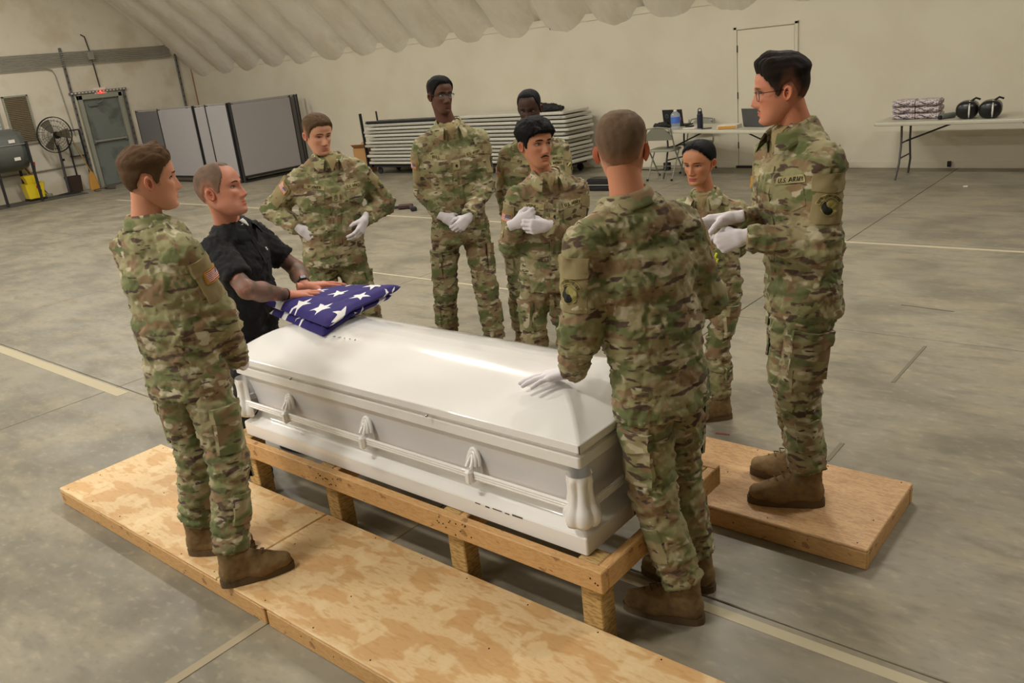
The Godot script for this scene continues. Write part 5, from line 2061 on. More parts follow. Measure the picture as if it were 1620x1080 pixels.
	for k in order:
		var j: Dictionary = FIGURES[k]
		var o: Dictionary = opts[k]
		var n := Vector3(-j.at.x, 0, -j.at.z).normalized()
		var ri := U.cross(n)
		var f: Vector3 = j.tf
		var r := f.cross(U)
		match k:
			"A":
				o.hand_r = ["clasp", -r * 0.9 + f * 0.1 + U * 0.15, -f]
				o.hand_l = ["clasp", r * 0.9 + f * 0.1 + U * 0.1, -f]
				o.out_r = (n * 0.75 + ri * 0.75)
			"B":
				o.hand_r = ["flat", ri + n * 0.25 - U * 0.06, -U]
				o.hand_l = ["flat", ri - n * 0.1 - U * 0.10, -U]
			"C":
				o.hand_r = ["hip", f * 0.30 - r * 0.55 - U * 0.50, -f * 0.7 - r * 0.7]
				o.hand_l = ["hip", f * 0.30 + r * 0.50 - U * 0.60, -f * 0.7 + r * 0.7]
			"D":
				o.hand_r = ["clasp", -r * 0.75 - U * 0.5 + f * 0.1, -f]
				o.hand_l = ["clasp", r * 0.75 - U * 0.55 + f * 0.1, -f]
			"E":
				o.hand_r = ["rest", -r * 0.3 - U * 0.9 + f * 0.1, -r - f * 0.4]
				o.hand_l = ["rest", r * 0.3 - U * 0.9 + f * 0.1, r - f * 0.4]
			"F":
				o.hand_r = ["fist", -r * 0.75 + U * 0.25 + f * 0.2, -f - r * 0.1]
				o.hand_l = ["clasp", r * 0.85 + U * 0.1 + f * 0.2, -f]
			"G":
				o.hand_l = ["flat", -ri + n * 0.15 - U * 0.10, -U + n * 0.1]
				o.hand_r = ["rest", f * 0.8 - U * 0.4, -r]
				o.out_l = (-ri * 0.45 + n * 0.9)
			"H":
				o.hand_r = ["clasp", -r * 0.75 - U * 0.5 + f * 0.1, -f]
				o.hand_l = ["clasp", r * 0.75 - U * 0.5 + f * 0.1, -f]
			"I":
				o.hand_r = ["point", -ri - U * 0.12 + n * 0.05, -U * 0.7 + n * 0.5]
				o.hand_l = ["fist", -ri - U * 0.25, -n - U * 0.2]
				o.out_l = n * 0.9 + ri * 0.25
	# shared pieces
	for h in HAND_SHAPES:
		var hs: Array = HAND_SHAPES[h]
		var fl := hand_flesh(hs[0], hs[1], hs[2], 0.0014, 0.0045)
		fl.finish(false)
		hands[h + "_r"] = fl.arrays()
		hands[h + "_l"] = mirrored(fl).arrays()
	make_boots()
	var made := []
	made.resize(18)
	var job := func(i: int) -> void:
		var k: String = order[i / 2]
		if i % 2 == 0: made[i] = dress(FIGURES[k], opts[k])
		else: made[i] = undressed(FIGURES[k], opts[k])
	var id := WorkerThreadPool.add_group_task(job, 18)
	WorkerThreadPool.wait_for_group_task_completion(id)
	var labels := {
		"A": "soldier in camouflage seen from behind standing on the plywood platform",
		"B": "man in a black polo shirt with tattooed arms leaning on the folded flag",
		"C": "soldier with both white-gloved hands on his hips, looking down",
		"D": "tall soldier with half-rim glasses and gloved hands clasped low",
		"E": "soldier with goatee standing half hidden behind the soldier with thick black hair",
		"F": "soldier with thick black hair and moustache, gloved hands clasped at the chest",
		"G": "soldier with cropped hair, back turned, one gloved hand on the casket lid",
		"H": "soldier with dark hair parted in the middle and tied in a bun",
		"I": "tall soldier with glasses and moustache pointing with gloved hands",
	}
	for i in order.size():
		var k: String = order[i]
		var p := make_person(k, labels[k], opts[k], FIGURES[k], made[i * 2], made[i * 2 + 1])
		if k == "H":
			var sq := new_st()
			tube(sq, [Vector3(0.145, 1.005, 0.235), Vector3(0.135, 0.980, 0.240), Vector3(0.150, 0.975, 0.235), Vector3(0.138, 0.945, 0.240)], 0.006, 6)
			done(sq, "neon_cord", M.neon, p, Vector3(-0.004, 0.007, -0.084), "bright yellow cord end")
		if k == "B":
			var j: Dictionary = FIGURES[k]
			var fa: Vector3 = ((j.wl as Vector3) - j.el).normalized()
			var w := Node3D.new()
			w.name = "wristwatch"
			p.add_child(w, true)
			var at_w: Vector3 = j.wl - fa * 0.035
			var st := new_st()
			var b := hand_basis(fa, -U)
			lathe(st, [[0.033, -0.011], [0.0355, -0.010], [0.0355, 0.010], [0.033, 0.011]], 22, Transform3D(b, at_w))
			done(st, "strap", M.black, w)
			st = new_st()
			cbox(st, Vector3(0.034, 0.038, 0.012), Transform3D(b, at_w + b.z * -0.036), 0.004)
			done(st, "watch_case", M.black_gloss, w)
			fa = ((j.wr as Vector3) - j.er).normalized()
			b = hand_basis(fa, -U)
			st = new_st()
			lathe(st, [[0.0325, -0.003], [0.0345, -0.003], [0.0345, 0.003], [0.0325, 0.003]], 22, Transform3D(b, (j.wr as Vector3) - fa * 0.02))
			done(st, "bracelet", M.black, p)

# ------------------------------------------------------------------ things along the walls
func rod(called: String, pts: Array, r: float, m: Material, parent: Node, seg := 8) -> MeshInstance3D:
	var st := new_st()
	tube(st, pts, r, seg)
	return done(st, called, m, parent)

func block(called: String, size: Vector3, pos: Vector3, m: Material, parent: Node, rot := Vector3.ZERO, bev := 0.004) -> MeshInstance3D:
	return part(called, box_mesh(size, bev), m, parent, Transform3D(Basis.from_euler(rot), pos))

func make_end_wall_things() -> void:
	var X := END_X
	# steel exit door in its frame
	var d := setting("door_2", "grey steel exit door with push bar in the end wall", "door", Vector3(X, 0, -9.86))
	block("leaf", Vector3(0.05, 2.04, 0.88), Vector3(0.03, 1.03, 0), M.doorpaint, d)
	for s in [-1.0, 1.0]: block("jamb", Vector3(0.14, 2.2, 0.09), Vector3(0.05, 1.1, s * 0.49), M.frame, d)
	block("head_jamb", Vector3(0.14, 0.10, 1.07), Vector3(0.05, 2.13, 0), M.frame, d)
	rod("push_bar", [Vector3(0.10, 1.08, 0.40), Vector3(0.10, 1.08, -0.40)], 0.028, M.galv, d)
	for s in [-1.0, 1.0]: block("bar_bracket", Vector3(0.07, 0.10, 0.06), Vector3(0.075, 1.08, s * 0.40), M.grey_metal, d)
	block("closer", Vector3(0.06, 0.06, 0.22), Vector3(0.08, 1.94, 0.22), M.grey_metal, d)
	rod("closer_arm", [Vector3(0.11, 1.96, 0.15), Vector3(0.18, 2.02, 0.0), Vector3(0.10, 2.08, -0.05)], 0.010, M.grey_metal, d, 6)
	# exit sign
	var e := thing("exit_sign", "lit red exit sign above the steel door", "sign", Vector3(X + 0.03, 2.12, -9.92))
	block("sign_housing", Vector3(0.06, 0.20, 0.30), Vector3(0.0, 0.10, 0), M.white_paint, e, Vector3.ZERO, 0.01)
	block("face_plate", Vector3(0.004, 0.165, 0.25), Vector3(0.032, 0.10, 0), M.exit_face, e, Vector3.ZERO, 0.001)
	var tm := TextMesh.new()
	var font := SystemFont.new()
	font.font_names = PackedStringArray(["Droid Sans"])
	font.font_weight = 700
	tm.font = font
	tm.text = "EXIT"
	tm.font_size = 32
	tm.pixel_size = 0.0038
	tm.depth = 0.004
	part("exit_light", tm, M.exit_glow, e, Transform3D(Basis(Vector3.UP, PI / 2), Vector3(0.037, 0.10, 0)))
	var ol := OmniLight3D.new()
	ol.name = "sign_light"
	ol.light_color = Color(1.0, 0.25, 0.2)
	ol.light_energy = 0.008
	ol.omni_range = 30.0
	ol.shadow_enabled = true
	e.add_child(ol)
	ol.position = Vector3(0.07, 0.10, 0)
	# conduit bundle under the roof
	var c := thing("conduit_bundle", "bundle of grey conduit pipes running across the end wall", "pipes", Vector3(X, 0, 0))
	for i in 7:
		var y := 3.16 - i * 0.045
		rod("conduit", [Vector3(0.06, y, 4.0), Vector3(0.06, y + 0.01, -11.7), Vector3(0.06, y + 0.03, -11.95)], 0.014, M.galv, c, 6)
	rod("conduit", [Vector3(0.05, 2.86, 4.0), Vector3(0.05, 2.85, -8.80), Vector3(0.05, 2.80, -8.92), Vector3(0.05, 2.70, -8.96), Vector3(0.05, 1.3, -9.05)], 0.013, M.galv, c, 6)
	rod("riser_cable", [Vector3(0.05, 3.55, -9.78), Vector3(0.06, 3.5, -9.86), Vector3(0.06, 3.1, -9.90), Vector3(0.05, 2.33, -9.93)], 0.014, M.dark_metal, c, 6)
	block("junction_box", Vector3(0.10, 0.18, 0.14), Vector3(0.08, 3.06, -9.88), M.galv, c)
	# strut channels
	for s in [[-9.22, 0.0, 3.28, "slotted steel strut beside the exit door, left of the frame"], [-12.08, 0.0, 3.25, "grey steel strut rising by the beige wall corner"], [-10.50, 0.0, 2.26, "slotted steel strut right of the exit door"]]:
		var t := thing("wall_strut", s[3], "strut", Vector3(X + 0.04, 0, s[0]))
		block("channel", Vector3(0.05, s[2], 0.05), Vector3(0, s[2] / 2, 0), M.strut, t)
		var holes := new_st()
		for k in int(s[2] / 0.15): cbox(holes, Vector3(0.003, 0.05, 0.02), at(0.0255, 0.1 + k * 0.15, 0), 0)
		var hm := done(holes, "slot_row", M.black, t)
		hm.set_meta("kind", "stuff")
	var hd := thing("lintel_strut", "slotted steel strut lying above the exit door", "strut", Vector3(X + 0.05, 2.24, -9.86))
	block("channel", Vector3(0.04, 0.05, 1.42), Vector3.ZERO, M.strut, hd)
	var hl := new_st()
	for k in 16: cbox(hl, Vector3(0.003, 0.025, 0.045), at(0.0205, 0, -0.65 + k * 0.086), 0)
	var hs := done(hl, "slot_row", M.white_paint, hd)
	hs.set_meta("kind", "stuff")
	rod("rail", [Vector3(X + 0.03, 0.60, -5.0), Vector3(X + 0.03, 0.60, -9.15)], 0.018, M.galv, setting("trim_1", "thin rail along the foot of the end wall", "rail"))
	# louvred window
	var w := setting("window_1", "narrow shuttered window in the end wall", "window", Vector3(X, 1.26, -7.95))
	block("backing", Vector3(0.02, 1.02, 0.50), Vector3(0.005, 0.52, 0), M.black, w)
	for k in 26: block("slat", Vector3(0.03, 0.032, 0.48), Vector3(0.025, 0.03 + k * 0.039, 0), M.shutter, w, Vector3(0, 0, 0.5), 0.002)
	for s in [-1.0, 1.0]: block("frame_side", Vector3(0.06, 1.10, 0.04), Vector3(0.02, 0.52, s * 0.26), M.frame, w)
	for y in [0.0, 1.05]: block("frame_rail", Vector3(0.06, 0.04, 0.56), Vector3(0.02, y, 0), M.frame, w)
	var w2 := setting("window_2", "pale window pane beside the shuttered one", "window", Vector3(X, 1.5, -7.2))
	block("pane", Vector3(0.02, 0.9, 0.62), Vector3(0.01, 0.40, 0), M.pale_pane, w2)
	for s in [-1.0, 1.0]: block("frame_side", Vector3(0.05, 1.0, 0.04), Vector3(0.02, 0.4, s * 0.33), M.frame, w2)
	for k in 9: block("slat", Vector3(0.02, 0.012, 0.60), Vector3(0.028, 0.0 + k * 0.1, 0), M.frame, w2, Vector3.ZERO, 0.002)
	# big duct heater on its stand
	var h := thing("duct_heater", "large grey sheet-metal duct heater on slotted legs by the end wall", "heater", Vector3(-20.85, 0, -6.5))
	var st := new_st()
	var rows := []
	for r in [[-1.12, 0.36], [-1.10, 0.42], [-0.98, 0.44], [-0.96, 0.46], [-0.30, 0.46], [0.6, 0.46], [0.62, 0.0]]:
		var ring_ := PackedVector3Array()
		for k in 28:
			var a := TAU * k / 28.0
			ring_.append(Vector3(cos(a) * r[1] * 0.85, 1.18 + sin(a) * r[1], r[0]))
		rows.append(ring_)
	sheet(st, rows, true, false)
	done(st, "drum", M.duct, h)
	st = new_st()
	lathe(st, [[0.0, 0.0], [0.36, 0.0]], 28, Transform3D(Basis(Vector3.RIGHT, -PI / 2).scaled_local(Vector3(0.85, 1, 1)), Vector3(0, 1.18, -1.12)))
	done(st, "end_cap", M.duct, h)
	block("band", Vector3(0.80, 0.015, 0.9), Vector3(0.0, 1.30, -0.62), M.galv, h)
	for z in [-1.08, -0.35]:
		block("leg", Vector3(0.05, 1.35, 0.05), Vector3(0.40, 0.675, z), M.dark_metal, h)
		block("leg", Vector3(0.05, 1.35, 0.05), Vector3(-0.40, 0.675, z), M.dark_metal, h)
	for p in [[1.40, -0.8], [1.02, -0.82]]: block("sticker", Vector3(0.004, 0.07, 0.13), Vector3(0.385, p[0] - 0.02, p[1]), M.white_paint, h)
	# pedestal fan
	var f := thing("pedestal_fan", "tall black pedestal fan with a round wire cage", "fan", Vector3(-20.95, 0, -8.40))
	rod("pole", [Vector3(0, 0.03, 0), Vector3(0, 1.15, -0.03)], 0.030, M.fan_grey, f)
	st = new_st()
	lathe(st, [[0.0, 0.05], [0.05, 0.05], [0.25, 0.025], [0.27, 0.0]], 22)
	done(st, "base", M.black, f)
	var ax := Transform3D(Basis(Vector3.UP, 0.72) * Basis(Vector3.RIGHT, -0.15), Vector3(0.10, 1.38, 0.0))
	st = new_st()
	lathe(st, [[0.0, -0.16], [0.07, -0.15], [0.085, -0.05], [0.06, 0.0], [0.0, 0.01]], 16, ax * Transform3D(Basis(Vector3.RIGHT, PI / 2), Vector3.ZERO))
	done(st, "motor", M.black_gloss, f)
	for k in 3:
		var bl := new_st()
		var br := []
		for r in 6:
			var rr := 0.05 + r * 0.062
			var line := PackedVector3Array()
			for q in 5:
				var a := TAU * k / 3.0 + (q / 4.0 - 0.5) * (0.9 - r * 0.05)
				line.append(ax * Vector3(cos(a) * rr, sin(a) * rr, 0.05 + (q - 2) * 0.012))
			br.append(line)
		sheet(bl, br)
		sheet(bl, br, false, true)
		done(bl, "blade", M.fan_blade, f)
	st = new_st()
	for g in [[0.40, 0.06], [0.40, 0.02], [0.32, 0.11], [0.2, 0.125], [0.32, -0.03], [0.2, -0.05]]:
		var pts := []
		for k in 37: pts.append(ax * Vector3(cos(TAU * k / 36.0) * g[0], sin(TAU * k / 36.0) * g[0], g[1]))
		tube(st, pts, 0.0045 if g[0] < 0.39 else 0.009, 5, false)
	for k in 28:
		var a := TAU * k / 28.0
		for sd in [[0.13, 1.0], [-0.055, -1.0]]:
			tube(st, [ax * Vector3(cos(a) * 0.03, sin(a) * 0.03, sd[0]), ax * Vector3(cos(a + 0.1) * 0.2, sin(a + 0.1) * 0.2, sd[0]), ax * Vector3(cos(a + 0.18) * 0.34, sin(a + 0.18) * 0.34, sd[0] * 0.75), ax * Vector3(cos(a + 0.2) * 0.40, sin(a + 0.2) * 0.40, 0.04)], 0.0022, 4, false)
	done(st, "wire_cage", M.black, f)
	block("clamp_knob", Vector3(0.06, 0.05, 0.06), Vector3(0.02, 0.80, -0.05), M.black, f)
	rod("brace", [Vector3(0.02, 1.05, 0.0), Vector3(0.12, 1.22, 0.06), Vector3(0.08, 1.35, 0.02)], 0.012, M.black, f)
	# yellow mop bucket
	var b := thing("mop_bucket", "yellow wheeled mop bucket with a wringer on top", "bucket", Vector3(-20.9, 0, -7.62))
	st = new_st()
	loft(st, [ring(0.13, 0.17, 0.03, 0.07), ring(0.155, 0.20, 0.03, 0.30), ring(0.165, 0.215, 0.03, 0.40), ring(0.175, 0.235, 0.03, 0.405), ring(0.16, 0.21, 0.03, 0.41), ring(0.12, 0.16, 0.03, 0.14)], false)
	done(st, "tub", M.yellow, b)
	st = new_st()
	loft(st, [ring(0.08, 0.09, 0.02, 0.40), ring(0.10, 0.11, 0.02, 0.50), ring(0.12, 0.15, 0.02, 0.58), ring(0.10, 0.12, 0.02, 0.585), ring(0.06, 0.07, 0.02, 0.44)], false)
	done(st, "wringer", M.yellow, b, Vector3(0, 0, 0.03))
	block("warning_label", Vector3(0.004, 0.06, 0.09), Vector3(0.162, 0.32, -0.06), M.red, b, Vector3(0, 0, -0.08))
	block("caution_mark", Vector3(0.004, 0.06, 0.06), Vector3(0.154, 0.22, -0.08), M.black, b, Vector3(0, 0, -0.08))
	rod("wringer_handle", [Vector3(0.02, 0.5, -0.12), Vector3(0.02, 0.80, -0.16)], 0.016, M.black, b)
	rod("handle_grip", [Vector3(0.02, 0.78, -0.158), Vector3(0.02, 0.86, -0.168)], 0.02, M.red, b)
	for sx in [-1.0, 1.0]:
		for sz in [-1.0, 1.0]:
			st = new_st()
			lathe(st, [[0.0, -0.015], [0.036, -0.014], [0.036, 0.014], [0.0, 0.015]], 14, Transform3D(Basis(Vector3.RIGHT, PI / 2), Vector3(sx * 0.12, 0.037, sz * 0.17)))
			done(st, "wheel", M.rubber, b)
	# brooms and mops leaning there
	var poles := [[Vector3(-21.12, 0.05, -7.98), Vector3(-21.34, 1.12, -7.45), "mop with a yellow handle leaning behind the bucket", M.yellow], [Vector3(-21.20, 0.06, -8.02), Vector3(-21.36, 0.95, -7.62), "push broom with a dark handle leaning behind the bucket", M.brown_bin], [Vector3(-21.28, 0.06, -7.96), Vector3(-21.37, 1.0, -7.70), "broom with a brown handle leaning behind the bucket", M.broom_wood]]
	for p in poles:
		var t := thing("broom", p[2], "broom", Vector3(p[0].x, 0, p[0].z))
		rod("handle", [p[0] - Vector3(p[0].x, 0, p[0].z), p[1] - Vector3(p[0].x, 0, p[0].z)], 0.013, p[3], t, 7)
		block("head", Vector3(0.06, 0.07, 0.20), Vector3(0.0, 0.04, 0), M.brown_bin if p[3] != M.yellow else M.frame, t, Vector3(0, 0.3, 0), 0.015)
	var sb := thing("straw_broom", "straw broom leaning beside the exit door", "broom", Vector3(-21.05, 0, -9.06))
	rod("handle", [Vector3(0, 0.42, 0), Vector3(-0.22, 1.42, 0.20)], 0.012, M.broom_wood, sb, 7)
	st = new_st()
	loft(st, [ring(0.05, 0.11, 0.03, 0.0), ring(0.045, 0.105, 0.03, 0.15), ring(0.035, 0.07, 0.02, 0.33), ring(0.02, 0.025, 0.015, 0.43)])
	done(st, "bristles", M.straw, sb)
	var bn := thing("waste_bin", "dark brown waste bin behind the fan pole", "bin", Vector3(-21.24, 0, -8.68))
	st = new_st()
	loft(st, [ring(0.11, 0.13, 0.03, 0.0), ring(0.13, 0.155, 0.03, 0.37), ring(0.135, 0.16, 0.03, 0.38), ring(0.12, 0.145, 0.03, 0.38), ring(0.10, 0.12, 0.03, 0.02)], true)
	done(st, "tub", M.brown_bin, bn)
	var mt := thing("floor_mat", "dark rubber strip mat under the mop bucket", "mat", Vector3(-20.75, 0, -6.9))
	block("mat_sheet", Vector3(0.7, 0.018, 3.4), Vector3(0, 0.009, 0), M.mat, mt)
	var cb := thing("wall_cabinet", "small slotted rack with a box beside the exit door", "rack", Vector3(X + 0.1, 0, -8.98))
	for s in [-1.0, 1.0]: block("upright", Vector3(0.03, 1.42, 0.03), Vector3(0, 0.71, s * 0.16), M.dark_metal, cb)
	block("top_bar", Vector3(0.03, 0.03, 0.34), Vector3(0, 1.42, 0), M.dark_metal, cb)
	block("box", Vector3(0.12, 0.30, 0.24), Vector3(0.0, 0.98, 0), M.frame, cb)
	block("shelf", Vector3(0.16, 0.02, 0.34), Vector3(0, 0.82, 0), M.dark_metal, cb)
	var cd := thing("power_cable", "thin dark cable lying on the floor by the fan", "cable", Vector3(-20.6, 0, -8.9))
	var cp := []
	for k in 24:
		var a := k * 0.45
		cp.append(Vector3(cos(a) * (0.2 + k * 0.008), 0.008, sin(a) * 0.14 - 0.02 * k))
	rod("cord", cp, 0.008, M.black, cd, 5)

func make_dividers() -> void:
	var tall := 1.70
	var runs := [
		[Vector3(-20.52, 0, -10.27), Vector3(-19.44, 0, -10.27), "grey fabric office divider panel nearest the exit door", M.divider_dark],
		[Vector3(-19.42, 0, -10.25), Vector3(-17.85, 0, -10.25), "wide grey fabric divider panel second from the exit door", M.divider],
		[Vector3(-17.82, 0, -10.27), Vector3(-17.34, 0, -10.27), "narrow grey fabric divider panel in the middle of the run", M.divider],
		[Vector3(-17.32, 0, -10.25), Vector3(-16.46, 0, -10.25), "grey fabric divider panel next to the corner", M.divider],
		[Vector3(-16.40, 0, -10.25), Vector3(-16.40, 0, -11.82), "large grey fabric divider panel facing the hall, end of the run", M.divider],
		[Vector3(-16.55, 0, -10.40), Vector3(-16.55, 0, -12.05), "dark framed divider panel stored behind the large one", M.divider_dark],
		[Vector3(-16.72, 0, -10.45), Vector3(-16.72, 0, -12.25), "dark framed divider panel leaning last by the beige wall", M.divider_dark],
	]
	for r in runs:
		var a: Vector3 = r[0]
		var b: Vector3 = r[1]
		var len := (b - a).length()
		var t := thing("divider_panel", r[2], "divider", (a + b) / 2, atan2(-(b - a).z, (b - a).x), "grey office dividers by the end wall")
		block("fabric", Vector3(len - 0.05, tall - 0.18, 0.06), Vector3(0, 0.14 + (tall - 0.18) / 2, 0), r[3], t, Vector3.ZERO, 0.012)
		for s in [-1.0, 1.0]: block("edge_post", Vector3(0.03, tall, 0.065), Vector3(s * (len / 2 - 0.015), tall / 2, 0), M.divider_frame, t)
		block("top_cap", Vector3(len - 0.06, 0.025, 0.05), Vector3(0, tall - 0.012, 0), M.divider_cap, t)
		block("kick_rail", Vector3(len - 0.06, 0.035, 0.05), Vector3(0, 0.115, 0), M.divider_frame, t)
		block("foot_rail", Vector3(len - 0.06, 0.03, 0.05), Vector3(0, 0.02, 0), M.divider_frame, t)

const ORD := ["lowest", "second", "third", "fourth", "fifth", "sixth", "seventh", "eighth", "ninth", "tenth", "eleventh", "twelfth", "thirteenth", "topmost"]

func make_stacks() -> void:
	var stacks := [[-12.42, -11.86, 2.44, 0.02, "in the stack next to the divider panels", 12], [-9.72, -11.90, 2.50, -0.06, "in the stack next to the folding chairs", 13]]
	for s in stacks:
		# dolly under the stack
		var dl := thing("table_dolly", "low black dolly " + ("under the stack next to the divider panels" if s[0] < -11 else "under the stack next to the folding chairs"), "dolly", Vector3(s[0], 0, s[1]), s[3])
		block("deck", Vector3(2.2, 0.05, 0.66), Vector3(0, 0.165, 0), M.black, dl)
		for x in [-1.0, 1.0]:
			for z in [-0.26, 0.26]:
				var st := new_st()
				lathe(st, [[0.0, -0.02], [0.065, -0.018], [0.07, 0.0], [0.065, 0.018], [0.0, 0.02]], 14, Transform3D(Basis(Vector3.RIGHT, PI / 2), Vector3(x, 0.07, z)))
				done(st, "caster", M.rubber, dl)
		if s[0] < -11:
			for p in [[-1.33, 0.25], [-1.31, 0.30], [-1.35, -0.2]]: rod("post", [Vector3(p[0], 0.15, p[1]), Vector3(p[0] - 0.06, 1.22, p[1] - 0.03)], 0.018, M.black, dl)
			block("end_plate", Vector3(0.10, 0.04, 0.6), Vector3(-1.25, 0.16, 0), M.black, dl)
		var y := 0.192
		for i in s[5]:
			var ox := rng.randf_range(-0.05, 0.05)
			var oz := rng.randf_range(-0.015, 0.015)
			var which: String = ORD[i] if i < s[5] - 1 else "topmost"
			var t := thing("folded_table", "%s folded grey plastic table %s" % [which, s[4]], "table", Vector3(s[0] + ox, y, s[1] + oz), s[3] + rng.randf_range(-0.012, 0.012), "folded tables stacked flat by the beige wall")
			var st := new_st()
			var w: float = s[2] - (0.25 if s[0] < -11 and i % 3 == 1 else 0.0)
			loft(st, [ring(w / 2 - 0.01, 0.36, 0.05, 0.018), ring(w / 2, 0.375, 0.05, 0.024), ring(w / 2, 0.375, 0.05, 0.060), ring(w / 2 - 0.008, 0.367, 0.05, 0.066)])
			done(st, "top_panel", M.stack if i % 2 == 0 else M.stack2, t)
			for x in [-0.8, 0.8]:
				st = new_st()
				tube(st, [Vector3(x, 0.010, -0.30), Vector3(x, 0.010, 0.30), Vector3(x * 0.25, 0.010, 0.30), Vector3(x * 0.25, 0.010, -0.30)], 0.0095, 6)
				done(st, "folded_leg", M.dark_metal, t)
			y += 0.068
		# dark frames and rails lying on top
		if s[0] < -11:
			for q in [["long grey rail lying on top of the stack next to the divider panels", M.galv, 0.24, 2.7], ["long black tube lying on top of the stack next to the divider panels", M.black, 0.30, 2.5], ["second black tube lying on top of the stack", M.black, 0.10, 2.2]]:
				var t := thing("loose_rail", q[0], "rail", Vector3(s[0] + 0.1, y, s[1] + q[2]), 0.02)
				rod("bar", [Vector3(-q[3] / 2, 0.028, 0), Vector3(q[3] / 2, 0.028, 0)], 0.027, q[1], t)
			var bx := thing("cardboard_box", "open brown cardboard box at the end of the table stack", "box", Vector3(-14.05, 0.0, -11.75), 0.3)
			block("crate", Vector3(0.34, 0.52, 0.3), Vector3(0, 0.26, 0), M.cardboard, bx)
			block("flap", Vector3(0.32, 0.01, 0.16), Vector3(0, 0.56, 0.17), M.cardboard, bx, Vector3(-0.6, 0, 0))
			block("flap", Vector3(0.32, 0.01, 0.16), Vector3(0, 0.57, -0.17), M.cardboard, bx, Vector3(0.6, 0, 0))
		else:
			var g := thing("backpack", "limp black backpack thrown on the stack next to the folding chairs", "bag", Vector3(-9.0, y, -11.64))
			var fl := Flesh.new()
			fl.cell = 0.014
			fl.k = 0.05
			fl.soft.seed = 4
			fl.soft.frequency = 9.0
			fl.wrinkle = 0.012
			fl.add(Vector3(-0.22, 0.07, 0), Vector3(0.15, 0.06, 0.02), 0.075, 0.055, 1.6, Vector3.BACK)
			fl.add(Vector3(0.15, 0.06, 0.02), Vector3(0.34, 0.045, 0.0), 0.05, 0.03, 1.4, Vector3.BACK)
			fl.finish()
			part("pack_body", fl.arrays(), M.black, g)
			rod("strap", [Vector3(-0.22, 0.08, 0.10), Vector3(-0.30, 0.0, 0.17), Vector3(-0.34, -0.16, 0.19), Vector3(-0.38, -0.28, 0.20)], 0.012, M.black, g)
			rod("strap", [Vector3(-0.2, 0.06, 0.12), Vector3(-0.24, -0.05, 0.17), Vector3(-0.22, -0.20, 0.18)], 0.010, M.black, g)
			rod("grab_loop", [Vector3(0.30, 0.07, 0.02), Vector3(0.38, 0.06, 0.06), Vector3(0.40, 0.02, 0.12), Vector3(0.42, -0.10, 0.16)], 0.010, M.black, g)

func folding_table(label: String, pos: Vector3, turn: float, len := 2.44) -> Node3D:
	var t := thing("folding_table", label, "table", pos, turn, "folding tables along the beige wall")
	var st := new_st()
	loft(st, [ring(len / 2 - 0.012, 0.365, 0.05, 0.698), ring(len / 2, 0.378, 0.05, 0.703), ring(len / 2, 0.378, 0.05, 0.738), ring(len / 2 - 0.008, 0.370, 0.05, 0.745)])
	done(st, "table_top", M.tabletop, t)
	for s in [-1.0, 1.0]:
		var x: float = s * (len / 2 - 0.30)
		for z in [-1.0, 1.0]:
			rod("leg", [Vector3(x, 0.70, z * 0.20), Vector3(x, 0.50, z * 0.19), Vector3(x, 0.40, z * 0.20), Vector3(x, 0.20, z * 0.25), Vector3(x + s * 0.03, 0.0, z * 0.29)], 0.014, M.grey_leg, t)
		rod("cross_bar", [Vector3(x, 0.46, -0.19), Vector3(x, 0.46, 0.19)], 0.011, M.grey_leg, t)
		rod("cross_bar", [Vector3(x, 0.27, -0.23), Vector3(x, 0.27, 0.23)], 0.011, M.grey_leg, t)
		rod("brace", [Vector3(x, 0.46, 0.0), Vector3(x - s * 0.62, 0.70, 0.0)], 0.011, M.dark_metal, t)
	return t

func folding_chair() -> Node3D:
	# faces -z, its back towards +z
	var t := thing("folding_chair", "", "chair")
	var st := new_st()
	loft(st, [ring(0.20, 0.19, 0.07, 0.425), ring(0.205, 0.195, 0.07, 0.432), ring(0.205, 0.195, 0.07, 0.450), ring(0.195, 0.185, 0.07, 0.457)])
	done(st, "seat", M.chair_seat, t)
	var rows := []
	for r in 7:
		var v := r / 6.0
		var line := PackedVector3Array()
		for k in 13:
			var u := k / 6.0 - 1.0
			line.append(Vector3(u * 0.215 * (1.0 - 0.25 * pow(v, 3.0)), 0.60 + v * 0.19 - 0.07 * pow(absf(u), 3.0) * v, 0.20 + v * 0.05 + 0.02 * (1.0 - u * u)))
		rows.append(line)
	st = new_st()
	sheet(st, rows)
	var inner := []
	for r in rows:
		var line := PackedVector3Array()
		for p in r: line.append(p - Vector3(0, 0, 0.014))
		inner.append(line)
	sheet(st, inner, false, true)
	done(st, "backrest", M.chair, t)
	for s in [-1.0, 1.0]:
		rod("front_leg", [Vector3(s * 0.205, 0.78, 0.24), Vector3(s * 0.215, 0.45, 0.13), Vector3(s * 0.215, 0.0, -0.22)], 0.011, M.chair, t)
		rod("rear_leg", [Vector3(s * 0.200, 0.43, -0.06), Vector3(s * 0.20, 0.0, 0.26)], 0.011, M.chair, t)
		for z in [-0.22, 0.26]: block("foot_cap", Vector3(0.03, 0.03, 0.03), Vector3(s * (0.215 if z < 0 else 0.20), 0.015, z), M.rubber, t)
	rod("stretcher", [Vector3(-0.215, 0.17, -0.09), Vector3(0.215, 0.17, -0.09)], 0.008, M.chair, t)
	rod("stretcher", [Vector3(-0.20, 0.12, 0.17), Vector3(0.20, 0.12, 0.17)], 0.008, M.chair, t)
	rod("top_rail", [Vector3(-0.205, 0.70, 0.235), Vector3(-0.17, 0.78, 0.255), Vector3(0.0, 0.80, 0.27), Vector3(0.17, 0.78, 0.255), Vector3(0.205, 0.70, 0.235)], 0.011, M.chair, t)
	return t

